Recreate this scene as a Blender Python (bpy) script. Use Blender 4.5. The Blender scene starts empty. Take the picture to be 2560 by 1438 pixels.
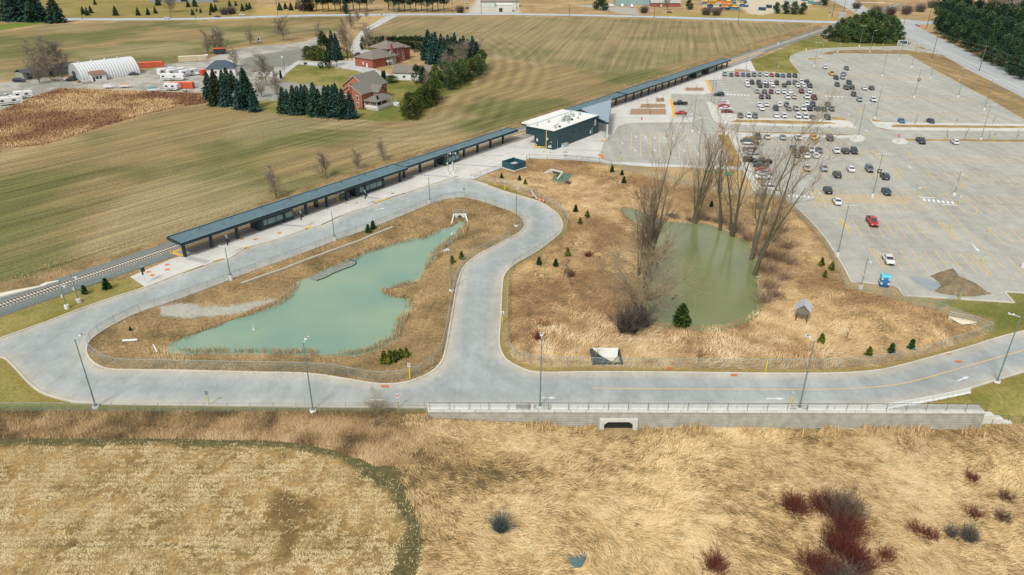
import bpy, math, random
import numpy as np
from mathutils import Vector, Matrix
from mathutils.geometry import tessellate_polygon, delaunay_2d_cdt
random.seed(7); rng=np.random.default_rng(7)
SC=bpy.context.scene; COL=SC.collection
# ------------------------------------------------------------ camera
FPX=1800.; PITCH=math.atan((719+188)/FPX); ROLL=math.radians(.15); CH=66.
cp_,sp_=math.cos(PITCH),math.sin(PITCH)
cR0=np.array([1,0,0.]); cF=np.array([0,cp_,-sp_]); cU0=np.array([0,sp_,cp_])
cR=math.cos(ROLL)*cR0+math.sin(ROLL)*cU0; cU=-math.sin(ROLL)*cR0+math.cos(ROLL)*cU0
cam=bpy.data.objects.new('camera',bpy.data.cameras.new('camera')); COL.objects.link(cam); SC.camera=cam
cam.data.sensor_width=36; cam.data.lens=36*FPX/2560; cam.data.clip_start=.5; cam.data.clip_end=20000
m_=Matrix.Identity(4)
for i in range(3): m_[i][0]=cR[i]; m_[i][1]=cU[i]; m_[i][2]=-cF[i]
m_[2][3]=CH; cam.matrix_world=m_
# ------------------------------------------------------------ light: bright overcast
SUN_EL,SUN_AZ=math.radians(48),math.radians(205)   # azimuth clockwise from +Y
W=bpy.data.worlds.new('World'); SC.world=W; W.use_nodes=True; nt=W.node_tree
sky=nt.nodes.new('ShaderNodeTexSky'); sky.sky_type='NISHITA'; sky.sun_disc=False
sky.sun_elevation=SUN_EL; sky.sun_rotation=SUN_AZ; sky.air_density=1.0; sky.dust_density=4.0; sky.ozone_density=1.0
mixw=nt.nodes.new('ShaderNodeMix'); mixw.data_type='RGBA'; mixw.inputs[0].default_value=.62
mixw.inputs[7].default_value=(7.7,7.6,7.25,1)
nt.links.new(sky.outputs[0],mixw.inputs[6]); nt.links.new(mixw.outputs[2],nt.nodes['Background'].inputs[0])
nt.nodes['Background'].inputs[1].default_value=.088
sl=bpy.data.lights.new('sun','SUN'); sl.energy=2.35; sl.angle=math.radians(11); sl.color=(1,.965,.91)
so=bpy.data.objects.new('sun',sl); COL.objects.link(so)
sd=Vector((math.sin(SUN_AZ)*math.cos(SUN_EL),math.cos(SUN_AZ)*math.cos(SUN_EL),math.sin(SUN_EL)))
so.rotation_euler=sd.to_track_quat('Z','Y').to_euler(); so.location=(0,0,300)
SC.view_settings.view_transform='Standard'; SC.view_settings.look='None'; SC.view_settings.gamma=1; SC.view_settings.exposure=0.68
# ------------------------------------------------------------ projection helpers
def P(x,y,z=0.):
    d=(x-1280)/FPX*cR+cF-(y-719)/FPX*cU
    return np.array([0,0,CH])+d*((z-CH)/d[2])
def WP(pts,z=0.): return np.array([P(x,y,z)[:2] for x,y in pts])
def proj(X):
    X=np.array(X,float)-[0,0,CH]; z=X@cF; return 1280+FPX*(X@cR)/z,719-FPX*(X@cU)/z
def HT(bx,by,ty,z=0.):
    b=P(bx,by,z); lo,hi=0.,60.
    for _ in range(40):
        m=(lo+hi)/2
        if proj(b+[0,0,m])[1]>ty: lo=m
        else: hi=m
    return lo
def s2l(c): c=c/255.; return c/12.92 if c<=.04045 else ((c+.055)/1.055)**2.4
KA=.70
def C(r,g,b,k=KA): return (s2l(r)*k,s2l(g)*k,s2l(b)*k)
# ------------------------------------------------------------ numpy noise
def vnoise(x,y,seed=0):
    xi=np.floor(x).astype(np.int64); yi=np.floor(y).astype(np.int64); fx=x-xi; fy=y-yi
    def h(a,b):
        n=(a*374761393+b*668265263+seed*1442695041)&0xffffffff
        n=((n^(n>>13))*1274126177)&0xffffffff
        return ((n^(n>>16))&0xffff)/65535.
    u=fx*fx*(3-2*fx); v=fy*fy*(3-2*fy)
    return (h(xi,yi)*(1-u)+h(xi+1,yi)*u)*(1-v)+(h(xi,yi+1)*(1-u)+h(xi+1,yi+1)*u)*v
def fbm(x,y,s=1.,seed=0,o=4):
    r=0;a=.5;t=0
    for i in range(o): r=r+a*vnoise(x*s,y*s,seed+i*17); t+=a; a*=.5; s*=2.03
    return r/t
def pip(poly,X,Y):
    ins=np.zeros(X.shape,bool); n=len(poly)
    for i in range(n):
        x0,y0=poly[i]; x1,y1=poly[(i+1)%n]
        if y0==y1: continue
        c=((y0>Y)!=(y1>Y))&(X<(x1-x0)*(Y-y0)/(y1-y0)+x0); ins^=c
    return ins
def pdist(poly,X,Y,closed=True):
    d=np.full(X.shape,1e9); n=len(poly)
    for i in range(n if closed else n-1):
        x0,y0=poly[i]; x1,y1=poly[(i+1)%n]; dx,dy=x1-x0,y1-y0
        t=np.clip(((X-x0)*dx+(Y-y0)*dy)/(dx*dx+dy*dy+1e-9),0,1)
        d=np.minimum(d,np.hypot(X-x0-t*dx,Y-y0-t*dy))
    return d
def smooth(t): t=np.clip(t,0,1); return t*t*(3-2*t)
def chaikin(p,n=1,closed=True):
    p=np.array(p,float)
    for _ in range(n):
        q=[]
        m=len(p)
        for i in range(m if closed else m-1):
            a,b=p[i],p[(i+1)%m]; q+= [a*.75+b*.25,a*.25+b*.75]
        if not closed: q=[p[0]]+q+[p[-1]]
        p=np.array(q)
    return p
# ------------------------------------------------------------ materials
def mat(name,col,rough=.8,metal=0.,noise=0.,nscale=1.,spec=.5,rand=0.,alpha=1.,bump=0.,emis=None):
    m=bpy.data.materials.get(name)
    if m: return m
    m=bpy.data.materials.new(name); m.use_nodes=True; t=m.node_tree; b=t.nodes['Principled BSDF']
    b.inputs['Base Color'].default_value=(*col,1); b.inputs['Roughness'].default_value=rough; b.inputs['Metallic'].default_value=metal
    b.inputs['Specular IOR Level'].default_value=spec
    if noise>0:
        tc=t.nodes.new('ShaderNodeTexCoord'); n=t.nodes.new('ShaderNodeTexNoise'); n.inputs['Scale'].default_value=nscale; n.inputs['Detail'].default_value=5
        t.links.new(tc.outputs['Object'],n.inputs['Vector'])
        mr=t.nodes.new('ShaderNodeMapRange'); mr.inputs[1].default_value=.25; mr.inputs[2].default_value=.75; mr.inputs[3].default_value=1-noise; mr.inputs[4].default_value=1+noise
        t.links.new(n.outputs['Fac'],mr.inputs[0])
        v=t.nodes.new('ShaderNodeVectorMath'); v.operation='SCALE'; v.inputs[0].default_value=col; t.links.new(mr.outputs[0],v.inputs['Scale'])
        t.links.new(v.outputs[0],b.inputs['Base Color'])
    if alpha<1: b.inputs['Alpha'].default_value=alpha
    m.diffuse_color=(*col,1); return m
def stripemat(name,col,k=.75,period=.3,axis='X',rough=.7,space='Object',noise=.12):
    m=mat(name,col,rough)
    t=m.node_tree; b=t.nodes['Principled BSDF']
    tc=t.nodes.new('ShaderNodeTexCoord'); w=t.nodes.new('ShaderNodeTexWave'); w.bands_direction=axis
    w.inputs['Scale'].default_value=.314/period; w.inputs['Distortion'].default_value=.0
    t.links.new(tc.outputs[space],w.inputs['Vector'])
    mr=t.nodes.new('ShaderNodeMapRange'); mr.inputs[3].default_value=k; mr.inputs[4].default_value=1.05
    t.links.new(w.outputs['Fac'],mr.inputs[0])
    n=t.nodes.new('ShaderNodeTexNoise'); n.inputs['Scale'].default_value=.8; n.inputs['Detail'].default_value=5; t.links.new(tc.outputs[space],n.inputs['Vector'])
    m2=t.nodes.new('ShaderNodeMapRange'); m2.inputs[1].default_value=.3; m2.inputs[2].default_value=.7; m2.inputs[3].default_value=1-noise; m2.inputs[4].default_value=1+noise; t.links.new(n.outputs['Fac'],m2.inputs[0])
    mm=t.nodes.new('ShaderNodeMath'); mm.operation='MULTIPLY'; t.links.new(mr.outputs[0],mm.inputs[0]); t.links.new(m2.outputs[0],mm.inputs[1])
    v=t.nodes.new('ShaderNodeVectorMath'); v.operation='SCALE'; v.inputs[0].default_value=col
    t.links.new(mm.outputs[0],v.inputs['Scale']); t.links.new(v.outputs[0],b.inputs['Base Color']); return m
def attrmat(name,rough=.9,rand=.12,fine=0.,fscale=3.):
    m=bpy.data.materials.new(name); m.use_nodes=True; t=m.node_tree; b=t.nodes['Principled BSDF']; b.inputs['Roughness'].default_value=rough
    b.inputs['Specular IOR Level'].default_value=.15
    a=t.nodes.new('ShaderNodeAttribute'); a.attribute_name='Col'
    oi=t.nodes.new('ShaderNodeObjectInfo'); mr=t.nodes.new('ShaderNodeMapRange'); mr.inputs[3].default_value=1-rand; mr.inputs[4].default_value=1+rand
    t.links.new(oi.outputs['Random'],mr.inputs[0])
    v=t.nodes.new('ShaderNodeVectorMath'); v.operation='SCALE'; t.links.new(a.outputs['Color'],v.inputs[0]); t.links.new(mr.outputs[0],v.inputs['Scale'])
    t.links.new(v.outputs[0],b.inputs['Base Color']); return m
VEG=attrmat('vegetation',.9,.14)
# ------------------------------------------------------------ objects
def tag(o,label=None,cat=None,group=None,kind=None):
    if label: o['label']=label
    if cat: o['category']=cat
    if group: o['group']=group
    if kind: o['kind']=kind
    return o
def thing(name,label,cat,loc=(0,0,0),rz=0.,group=None):
    o=bpy.data.objects.new(name,None); COL.objects.link(o); o.location=[float(v) for v in loc]; o.rotation_euler=(0,0,rz); o.empty_display_size=.3
    return tag(o,label,cat,group)
class MB:
    def __init__(s): s.v=[]; s.f=[]
    def add(s,vs,fs):
        n=len(s.v); s.v+=[tuple(float(c) for c in v) for v in vs]; s.f+=[tuple(i+n for i in f) for f in fs]; return s
    def box(s,c,d,rz=0.,tilt=None):
        x,y,z=[k/2 for k in d]; vs=[]
        cr,sr=math.cos(rz),math.sin(rz)
        for a in(-x,x):
            for b in(-y,y):
                for e in(-z,z): vs.append((c[0]+a*cr-b*sr,c[1]+a*sr+b*cr,c[2]+e))
        return s.add(vs,[(0,1,3,2),(4,6,7,5),(0,4,5,1),(2,3,7,6),(0,2,6,4),(1,5,7,3)])
    def box2(s,x0,x1,y0,y1,z0,z1): return s.box(((x0+x1)/2,(y0+y1)/2,(z0+z1)/2),(abs(x1-x0),abs(y1-y0),abs(z1-z0)))
    def cyl(s,p0,p1,r0,r1=None,n=8,cap=True):
        r1=r0 if r1 is None else r1; p0=Vector(p0);p1=Vector(p1); d=(p1-p0)
        if d.length<1e-6: return s
        d.normalize(); a=d.orthogonal().normalized(); b=d.cross(a); vs=[]
        for p,r in((p0,r0),(p1,r1)):
            for i in range(n):
                t=2*math.pi*i/n; vs.append(p+a*(r*math.cos(t))+b*(r*math.sin(t)))
        fs=[(i,(i+1)%n,n+(i+1)%n,n+i) for i in range(n)]
        if cap: fs+=[tuple(range(n-1,-1,-1)),tuple(range(n,2*n))]
        return s.add(vs,fs)
    def prism(s,poly,z0,z1,bottom=True):
        poly=[tuple(p[:2]) for p in poly]; n=len(poly)
        tri=tessellate_polygon([[Vector((x,y,0)) for x,y in poly]])
        area=sum(poly[i][0]*poly[(i+1)%n][1]-poly[(i+1)%n][0]*poly[i][1] for i in range(n))
        vs=[(x,y,z1) for x,y in poly]+[(x,y,z0) for x,y in poly]; fs=[]
        for t in tri:
            a,b,c=[poly[k] for k in t]; cr=(b[0]-a[0])*(c[1]-a[1])-(b[1]-a[1])*(c[0]-a[0])
            fs.append(tuple(t) if cr>0 else tuple(t[::-1]))
            if bottom: fs.append(tuple(n+k for k in (t[::-1] if cr>0 else t)))
        for i in range(n):
            j=(i+1)%n; fs.append((i,n+i,n+j,j) if area>0 else (i,j,n+j,n+i))
        return s.add(vs,fs)
    def extr(s,prof,x0,x1,axis='x'):   # profile (y,z) extruded along x
        n=len(prof); vs=[(x0,a,b) for a,b in prof]+[(x1,a,b) for a,b in prof]
        fs=[(i,(i+1)%n,n+(i+1)%n,n+i) for i in range(n)]+[tuple(range(n-1,-1,-1)),tuple(range(n,2*n))]
        if axis=='y': vs=[(v[1],v[0],v[2]) for v in vs]
        return s.add(vs,fs)
    def build(s,name,m,parent=None,loc=None,smooth=False,fix=True):
        me=bpy.data.meshes.new(name); me.from_pydata(s.v,[],s.f); me.update()
        if fix:
            import bmesh; bm=bmesh.new(); bm.from_mesh(me); bmesh.ops.recalc_face_normals(bm,faces=bm.faces); bm.to_mesh(me); bm.free()
        if m: me.materials.append(m)
        if smooth: me.polygons.foreach_set('use_smooth',[True]*len(me.polygons))
        o=bpy.data.objects.new(name,me); COL.objects.link(o)
        if parent: o.parent=parent
        if loc is not None: o.location=[float(k) for k in loc]
        return o
def npmesh(name,V,loops,nper,cols=None,m=None):
    """V (N,3); loops flat index array; nper: vertices per face (array)"""
    me=bpy.data.meshes.new(name); me.vertices.add(len(V)); me.vertices.foreach_set('co',np.asarray(V,np.float32).ravel())
    me.loops.add(len(loops)); me.loops.foreach_set('vertex_index',np.asarray(loops,np.int32))
    st=np.concatenate([[0],np.cumsum(nper)[:-1]]).astype(np.int32)
    me.polygons.add(len(nper)); me.polygons.foreach_set('loop_start',st)
    me.update(calc_edges=True)
    if cols is not None:
        a=me.color_attributes.new('Col','FLOAT_COLOR','POINT'); c=np.ones((len(V),4),np.float32); c[:,:3]=cols; a.data.foreach_set('color',c.ravel())
    if m: me.materials.append(m)
    return me
def obj(name,me,parent=None):
    o=bpy.data.objects.new(name,me); COL.objects.link(o)
    if parent: o.parent=parent
    return o
def dup(root,loc,rz=None,label=None,group=None,scale=None):
    def cp(o,par):
        c=o.copy(); COL.objects.link(c); c.parent=par
        for ch in o.children: cp(ch,c)
        return c
    r=cp(root,None); r.location=[float(k) for k in loc]
    if rz is not None: r.rotation_euler=(0,0,rz)
    if scale is not None: r.scale=(scale,)*3 if not hasattr(scale,'__len__') else scale
    if label: r['label']=label
    if group: r['group']=group
    return r
ORD=['leftmost','second','third','fourth','fifth','sixth','seventh','eighth','ninth','tenth','eleventh','twelfth','thirteenth','fourteenth','fifteenth','sixteenth','seventeenth','eighteenth','nineteenth','twentieth']
def nth(i): 
    if i==0: return 'leftmost'
    if i<20: return ORD[i]+' from left'
    T=['twenty','thirty','forty','fifty']; D=['','first','second','third','fourth','fifth','sixth','seventh','eighth','ninth']
    return (T[i//10-1-0][:] if False else T[(i+1)//10-2])+(('-'+D[(i+1)%10]) if (i+1)%10 else 'th')+' from left'
# ============================================================ LAYOUT OUTLINES (photo trace -> ground metres)
LOOP_OUT=[(-320,905),(-80,872),(0,846),(125,802),(180,780),(263,750),(363,719),(447,684),(466,678),(509,665),(530,656),(561,648),(575,645),(597,630),(611,621),(640,612),(690,600),(763,573),(803,563),(853,539),(890,525),(919,518),(935,508),(948,500),(973,495),(1013,483),(1066,465),(1116,448),(1138,441),(1183,451),(1216,461),(1233,468.8),(1262,479),(1304,490.6),(1337,500.5),(1357,508),(1381,523.5),(1397,537),(1406,554),(1407,567),(1403,582),(1390,594),(1362,616),(1343,630),(1305,650),(1280,666),(1264,683),(1257,700),(1255,740),(1253,795),(1249,840),(1250,870),(1261,895),(1280,909),(1317,927),(1355,932.5),(1480,929.5),(1655,930.5),(1920,934),(2095,934),(2195,926.6),(2245,915.4),(2321,895),(2421,868),(2496,843),(2560,828),(2760,768),(3000,690),(3000,800),(2760,870),(2560,931),(2496,950),(2433,970),(2331,997),(2215,1013),(2145,1019),(1920,1021),(1500,1021),(1065,1021),(640,1017),(400,1013),(200,1010),(150,999),(105,985),(83,970),(62,950),(38,923),(15,899),(0,893),(-80,905),(-320,945)]
ISL=[(521,720),(426,755),(350,778),(288,808),(245,833),(220,853),(213,872),(217,893),(238,913),(265,924),(300,926.5),(426,927),(640,933),(715,933),(790,937),(865,949),(915,958),(965,963),(1010,959),(1050,947),(1085,929),(1107,905),(1116,875),(1126,815),(1136,758),(1142,720),(1148,695),(1161,665),(1191,640),(1235,617),(1271,597),(1298,584),(1311,570),(1313,558),(1304,543),(1291,532),(1271,524.5),(1238,513.6),(1217,506),(1189,498),(1162,493.5),(1138,494),(1103,500),(1066,512.7),(1015,535),(940,565),(890,583),(840,600),(790,620),(715,648),(640,674)]
WL=[(1133,568),(1116,573),(1078,585),(1053,597),(1003,607),(953,620),(910,633),(890,645),(865,655),(825,670),(790,690),(760,700),(740,711),(728,735),(703,757),(665,773),(640,783),(576,803),(538,820),(476,838),(446,858),(438,870),(451,880),(551,881),(640,881.5),(690,880),(753,883),(890,885),(928,875),(960,860),(990,838),(998,815),(1010,790),(1025,755),(1016,743),(986,742),(960,735),(957,722),(990,716),(1038,705),(1051,680),(1091,640),(1098,625),(1131,600),(1153,585),(1161,568),(1158,558),(1137,556)]
FR=[(1186,450),(1216,457),(1260,463),(1304,478),(1345,496),(1385,518),(1408,537),(1419,560),(1418,576),(1405,590),(1375,611),(1340,635),(1300,658),(1283,670),(1274,690),(1270,720),(1268,790),(1267,850),(1271,875),(1285,893),(1305,905),(1355,914),(1480,917),(1700,920),(1920,921.5),(2100,920.5),(2196,912),(2250,902),(2320,884),(2421,851),(2476,830),(2340,776),(2220,744),(2110,716),(2082,655),(2060,615),(2025,573),(1988,535),(1958,500),(1870,492),(1800,482),(1720,466),(1660,452),(1600,437),(1560,425),(1528,414),(1498,407),(1412,400),(1324,397),(1285,429),(1253,421)]
WR=[(1558,523),(1580,523),(1606,533),(1631,545),(1656,558),(1706,558),(1756,560),(1796,573),(1831,590),(1862,605),(1876,620),(1883,650),(1891,690),(1896,725),(1900,752),(1881,788),(1843,803),(1818,814),(1760,817),(1706,816),(1643,811),(1620,800),(1612,770),(1610,720),(1618,650),(1632,600),(1612,575),(1588,555),(1562,540)]
W2=[(1378,444),(1400,434),(1412,437),(1430,432),(1425,445),(1415,458),(1395,460)]
LOT=[(2535,757),(2368,746),(2258,739),(2245,720),(2233,713),(2208,711),(2128,704),(2105,661),(2073,610),(2045,573),(2008,535),(1963,495),(1940,487),(1880,432),(1856,417),(1700,413),(1530,405),(1515,401),(1505,393),(1500,385),(1506,366),(1508,357),(1532,340),(1539,323),(1546,316),(1566,309),(1601,306.5),(1728,306.7),(1731,296),(1688,294),(1677,247),(1678,235),(1763,236.5),(1779,234),(1766,201.5),(1803,200),(1807,178.5),(1890,179.3),(2005,186),(1993,175),(1982,161),(1974,150),(1977,140),(1995,131.6),(2020,126.6),(2050,121.6),(2145,117.8),(2243,116.5),(2271,112.8),(2276,108),(2268,104),(2256,88),(2300,95),(2380,140),(2421,172),(2560,240),(2900,405),(3100,500),(3100,760),(2900,745),(2560,732.4),(2519,730),(2513,733)]
MAIN=[(2040,-14),(2075,0),(2125,25),(2180,54),(2256,85),(2290,103),(2320,120),(2356,138),(2421,175.4),(2560,245.6),(2900,420),(3100,520),(3100,400),(2900,318),(2560,186),(2462,149),(2402,120),(2346,93),(2307,74),(2290,63),(2331,60),(2400,63),(2400,52),(2331,54),(2221,45),(2178,27.6),(2135,0),(2110,-14)]
FARRD=[(-300,57),(0,45.5),(300,46.5),(500,45),(640,40.5),(780,36.5),(960,34.5),(1280,33.5),(1450,36),(1600,39.5),(1760,44),(1920,48.5),(2060,53),(2160,53),(2160,58),(2060,57.8),(1920,53.5),(1760,49),(1600,43.5),(1450,40.2),(1280,37.5),(960,39),(780,40.8),(640,44.5),(500,49),(300,51),(0,51),(-300,64)]
PLAZA=[(325,693),(363,719),(447,684),(466,678),(509,665),(530,656),(561,648),(575,645),(597,630),(611,621),(640,612),(690,600),(763,573),(803,563),(853,539),(890,525),(919,518),(935,508),(948,500),(973,495),(1013,483),(1066,465),(1116,448),(1138,441),(1186,450),(1203,441),(1253,421),(1285,429),(1316,400),(1324,397),(1412,400),(1498,407),(1528,414),(1530,405),(1515,401),(1505,393),(1500,385),(1506,366),(1508,357),(1532,340),(1539,323),(1546,316),(1566,309),(1601,306.5),(1728,306.7),(1731,296),(1688,294),(1677,247),(1678,235),(1763,236.5),(1779,234),(1766,201.5),(1803,200),(1807,178.5),(1890,179.3),(1876,152),(1700,212),(1440,300),(1100,420),(760,534),(452,642),(430,648)]
GRAVEL=[(-300,225),(0,206),(100,196),(200,186),(380,176),(400,164),(460,155),(511,150),(545,138),(576,125),(640,116),(715,110),(760,104),(790,94),(806,93),(800,105),(780,125),(745,156),(715,180),(703,200),(700,225),(690,250),(640,252),(560,232),(500,231),(400,230),(325,226),(225,222),(150,221),(100,235),(70,247),(0,278),(-300,400)]
DRIVE=[(745,152),(830,155),(893,149),(886,140),(875,125),(885,100),(905,75),(940,55),(965,40),(978,39.5),(985,38),(990,42),(965,55),(930,75),(905,100),(900,120),(930,127),(965,128),(965,134),(900,134),(895,142),(900,150),(935,172),(985,190),(990,197),(955,194),(920,188),(895,178),(830,166),(800,166),(745,161),(715,185),(703,200),(690,190)]
BACKDR=[(640,224),(680,210),(705,203),(815,216),(825,232),(800,240),(730,250),(690,248),(640,245),(600,240)]
CORN=[(-500,1101),(0,1099),(200,1097),(400,1099),(640,1101),(740,1108),(830,1125),(900,1148),(960,1180),(1005,1220),(1035,1265),(1050,1310),(1052,1360),(1045,1410),(1030,1460),(1000,1600),(900,1900),(-900,1900)]
wLOOP=chaikin(WP(LOOP_OUT)); wISL=chaikin(WP(ISL)); wWL=chaikin(WP(WL,-1.25)); wFR=WP(FR); wWR=chaikin(WP(WR,-1.4)); wW2=chaikin(WP(W2,-1.4)); wLOT=WP(LOT); wMAIN=WP(MAIN); wFAR=WP(FARRD); wPLZ=WP(PLAZA)
wCORN=WP(CORN,-1.2)
# track frame
TA=P(0,767); TB=P(2042,80); TU=(TB-TA)/np.linalg.norm(TB-TA); TV=np.array([TU[1],-TU[0],0]); TANG=math.atan2(TU[1],TU[0])
def SVc(s,v,z=0.): p=TA+TU*s+TV*v; return np.array([p[0],p[1],z])
def walld(x): return np.interp(x,[-60,-13,0,14,80,140],[1.2,1.1,2.0,2.9,2.9,2.6])
def terrain(X,Y):
    X=np.asarray(X,float);Y=np.asarray(Y,float); Z=np.full(X.shape,-.05)
    D=walld(X)
    tl=smooth((90.2-Y)/4.0); tr=smooth((95-Y+np.clip(X-78,0,60)*.12)/10.)
    t=np.where(X<-13,tl,np.where(X>72,tr,(Y<89.25).astype(float)))
    Z=Z-D*t
    m=Y<88
    if m.any(): Z=Z+np.where(m,(fbm(X,Y,.12,5)-.5)*.5*smooth((88-Y)/4),0)
    for reg,waters,lv,off in ((wISL,[wWL],1.25,1.5),(wFR,[wWR,wW2],1.4,.5)):
        bb=(X>reg[:,0].min())&(X<reg[:,0].max())&(Y>reg[:,1].min())&(Y<reg[:,1].max())
        if not bb.any(): continue
        idx=np.where(bb.ravel())[0]; x=X.ravel()[idx]; y=Y.ravel()[idx]; ins=pip(reg,x,y); idx=idx[ins]; x=x[ins]; y=y[ins]
        if len(idx)==0: continue
        dk=np.maximum(pdist(reg,x,y)-off,0); inw=np.zeros(x.shape,bool); dw=np.full(x.shape,1e9)
        for w in waters: inw|=pip(w,x,y); dw=np.minimum(dw,pdist(w,x,y))
        tt=dw/(dw+np.minimum(dk,9)+.01)
        if reg is wFR: tt=np.clip(dw/(np.minimum(dw+dk,26)+.01),0,1)
        z=-lv*(1-smooth(tt))-.05+ (fbm(x,y,.25,9)-.5)*.35*smooth(dw/2)*smooth(dk/2)
        z=np.where(inw,-lv-.12-.2*np.minimum(dw,5),z)
        zr=Z.ravel(); zr[idx]=z; Z=zr.reshape(Z.shape)
    return Z
def tz(x,y): return float(terrain(np.array([x]),np.array([y]))[0])
def G(px,py):
    z=0.
    for _ in range(4): p=P(px,py,z); z=tz(p[0],p[1])
    return np.array([p[0],p[1],z])
# ------------------------------------------------------------ ground sheet
def lin(c): return np.array(C(*c))
def build_ground():
    Yr=[40.]
    while Yr[-1]<7000: Yr.append(Yr[-1]*1.0082)
    Yr=np.unique(np.concatenate([Yr,[89.2,89.3]])); u=np.concatenate([np.linspace(-3.2,-.98,40)[:-1],np.linspace(-.98,.98,640),np.linspace(.98,3.2,40)[1:]])
    Y=np.repeat(Yr[:,None],len(u),1); X=u[None,:]*(Y+12)
    Z=terrain(X,Y); ny,nx=X.shape
    n1=fbm(X,Y,.06,1); n2=fbm(X,Y,.3,2); n3=fbm(X,Y,.015,3); n4=fbm(X,Y,1.1,4,3)
    def mixc(a,b,t): t=t[...,None]; return a*(1-t)+b*t
    tan=mixc(lin((154,132,98)),lin((184,162,122)),smooth((n2*.6+n1*.6-.4)*2.2)); tan=mixc(tan,lin((118,108,72)),smooth((n3-.5)*4)*.45)
    col=tan.copy(); msk=np.zeros(X.shape+(4,)); msk[...,3]=1; msk[...,2]=.35
    def reg(poly,cc,soft=.6,sa=0.,sb=0.,fine=.35,wob=1.0,w=None):
        nonlocal col,msk
        pw=poly if isinstance(poly,np.ndarray) else WP(poly)
        mg=soft*3+2
        bb=(X>pw[:,0].min()-mg)&(X<pw[:,0].max()+mg)&(Y>pw[:,1].min()-mg)&(Y<pw[:,1].max()+mg)
        idx=np.where(bb.ravel())[0]
        if len(idx)==0: return
        x=X.ravel()[idx]; y=Y.ravel()[idx]; d=pdist(pw,x,y); d=np.where(pip(pw,x,y),d,-d)
        k=smooth(.5+(d+(n4.ravel()[idx]-.5)*wob*soft*2)/(2*soft))
        if w is not None: k=k*w
        cf=cc.reshape(-1,3)[idx] if cc.ndim==3 else cc
        c=col.reshape(-1,3); c[idx]=c[idx]*(1-k[:,None])+cf*k[:,None]; col=c.reshape(col.shape)
        mm=msk.reshape(-1,4); mm[idx,0]=mm[idx,0]*(1-k)+sa*k; mm[idx,1]=mm[idx,1]*(1-k)+sb*k; mm[idx,2]=mm[idx,2]*(1-k)+fine*k; msk=mm.reshape(msk.shape)
    lawn=mixc(lin((110,112,56)),lin((146,138,86)),smooth((n2*.5+n1*.7-.38)*2.6)); lawn=mixc(lawn,lin((92,108,54)),smooth((n3-.5)*4)*.5)
    dry=mixc(lin((150,128,92)),lin((122,106,74)),smooth((n2-.35)*2.5))
    fn=fbm(X,Y,.028,77); field=mixc(lin((144,128,92)),lin((104,108,68)),smooth((n3*.8+fn*.7-.70)*5)*.9); field=mixc(field,lin((156,144,112)),smooth((fbm(X,Y,.022,31)-.5)*6)*.6)
    field2=mixc(lin((144,131,100)),lin((118,117,82)),smooth((fn*1.1+n1*.3-.6)*4)*.7); field2=mixc(field2,lin((160,142,108)),smooth((fbm(X,Y,.03,37)-.5)*5)*.5)
    # west field (rows follow the track) and middle field
    reg([(-1500,800),(-400,690),(0,714),(300,640),(420,598),(640,520),(953,410),(1153,357),(1300,305),(1420,268),(1560,222),(1650,192),(1810,140),(1935,92),(2040,60),(1920,57.5),(1600,48),(1280,41.5),(990,43),(940,62),(905,85),(915,112),(1020,100),(1160,95),(1210,130),(1215,170),(1180,215),(1105,235),(1060,290),(990,303),(900,298),(860,300),(700,290),(640,262),(560,243),(520,262),(440,270),(330,300),(200,335),(90,368),(0,376),(-400,470)],field,1.5,.85,0,.5)
    reg([(935,62),(990,43),(1280,41.5),(1600,48),(1920,57.5),(2040,60),(1935,92),(1800,135),(1640,170),(1560,185),(1440,170),(1290,150),(1210,125),(1150,92),(1000,98),(915,110)],field2,2.5,.15,.95,.5)
    reg([(-600,120),(0,82),(120,62),(300,54),(500,52),(640,47.5),(780,43.5),(900,42),(870,60),(840,80),(790,90),(720,104),(640,113),(570,122),(505,147),(390,162),(300,168),(180,182),(90,192),(0,203),(-600,260)],field,2.,.85,0,.45)
    reg([(-700,145),(0,76),(90,62),(125,56),(40,57),(0,62),(-700,90)],lin((110,128,58)),2.,0,0,.3)
    # far lawns and lots
    reg([(-900,60),(0,44),(300,45),(500,43.5),(640,39),(640,8),(560,-20),(330,-60),(-900,-60)],mixc(lawn,lin((158,136,88)),np.full(X.shape,.45)),5,0,0,.25)
    reg([(640,38),(790,35),(860,30),(830,0),(700,10),(640,25)],lin((176,152,98)),4,0,0,.25)
    reg([(1600,37),(1780,42),(1920,46),(2100,52),(2060,20),(1990,30),(1900,35),(1700,30)],lin((160,146,90)),3,0,0,.2)
    reg([(1800,-30),(1870,34),(1905,38),(2010,20),(2060,-5),(2030,-40)],lin((196,188,168)),3,0,0,.2)
    reg([(1190,0),(1290,0),(1300,32),(1250,33),(1170,33)],lin((190,188,180)),3,0,0,.2)
    reg([(1430,12),(1490,12),(1590,20),(1600,37),(1560,36),(1500,22)],lin((170,168,160)),2,0,0,.2)
    # rough tan slope, grass ditch beside track
    reg([(-700,640),(0,372),(110,362),(230,325),(330,295),(440,268),(515,258),(500,234),(400,231),(225,224),(150,222),(100,237),(70,249),(0,280),(-700,500)],mixc(lin((180,150,110)),lin((152,120,88)),smooth((n2*.7+n1*.6-.5)*4)),2,0,0,.6)
    reg([(-600,960),(0,786),(318,694),(430,640),(1100,400),(1810,155),(2060,70),(2050,62),(1935,90),(1810,136),(1420,262),(1153,352),(953,404),(640,512),(420,590),(300,632),(0,706),(-600,840)],mixc(lin((156,134,98)),lin((126,112,80)),smooth((n2-.3)*2.6)),1.,0,0,.6)
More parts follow.
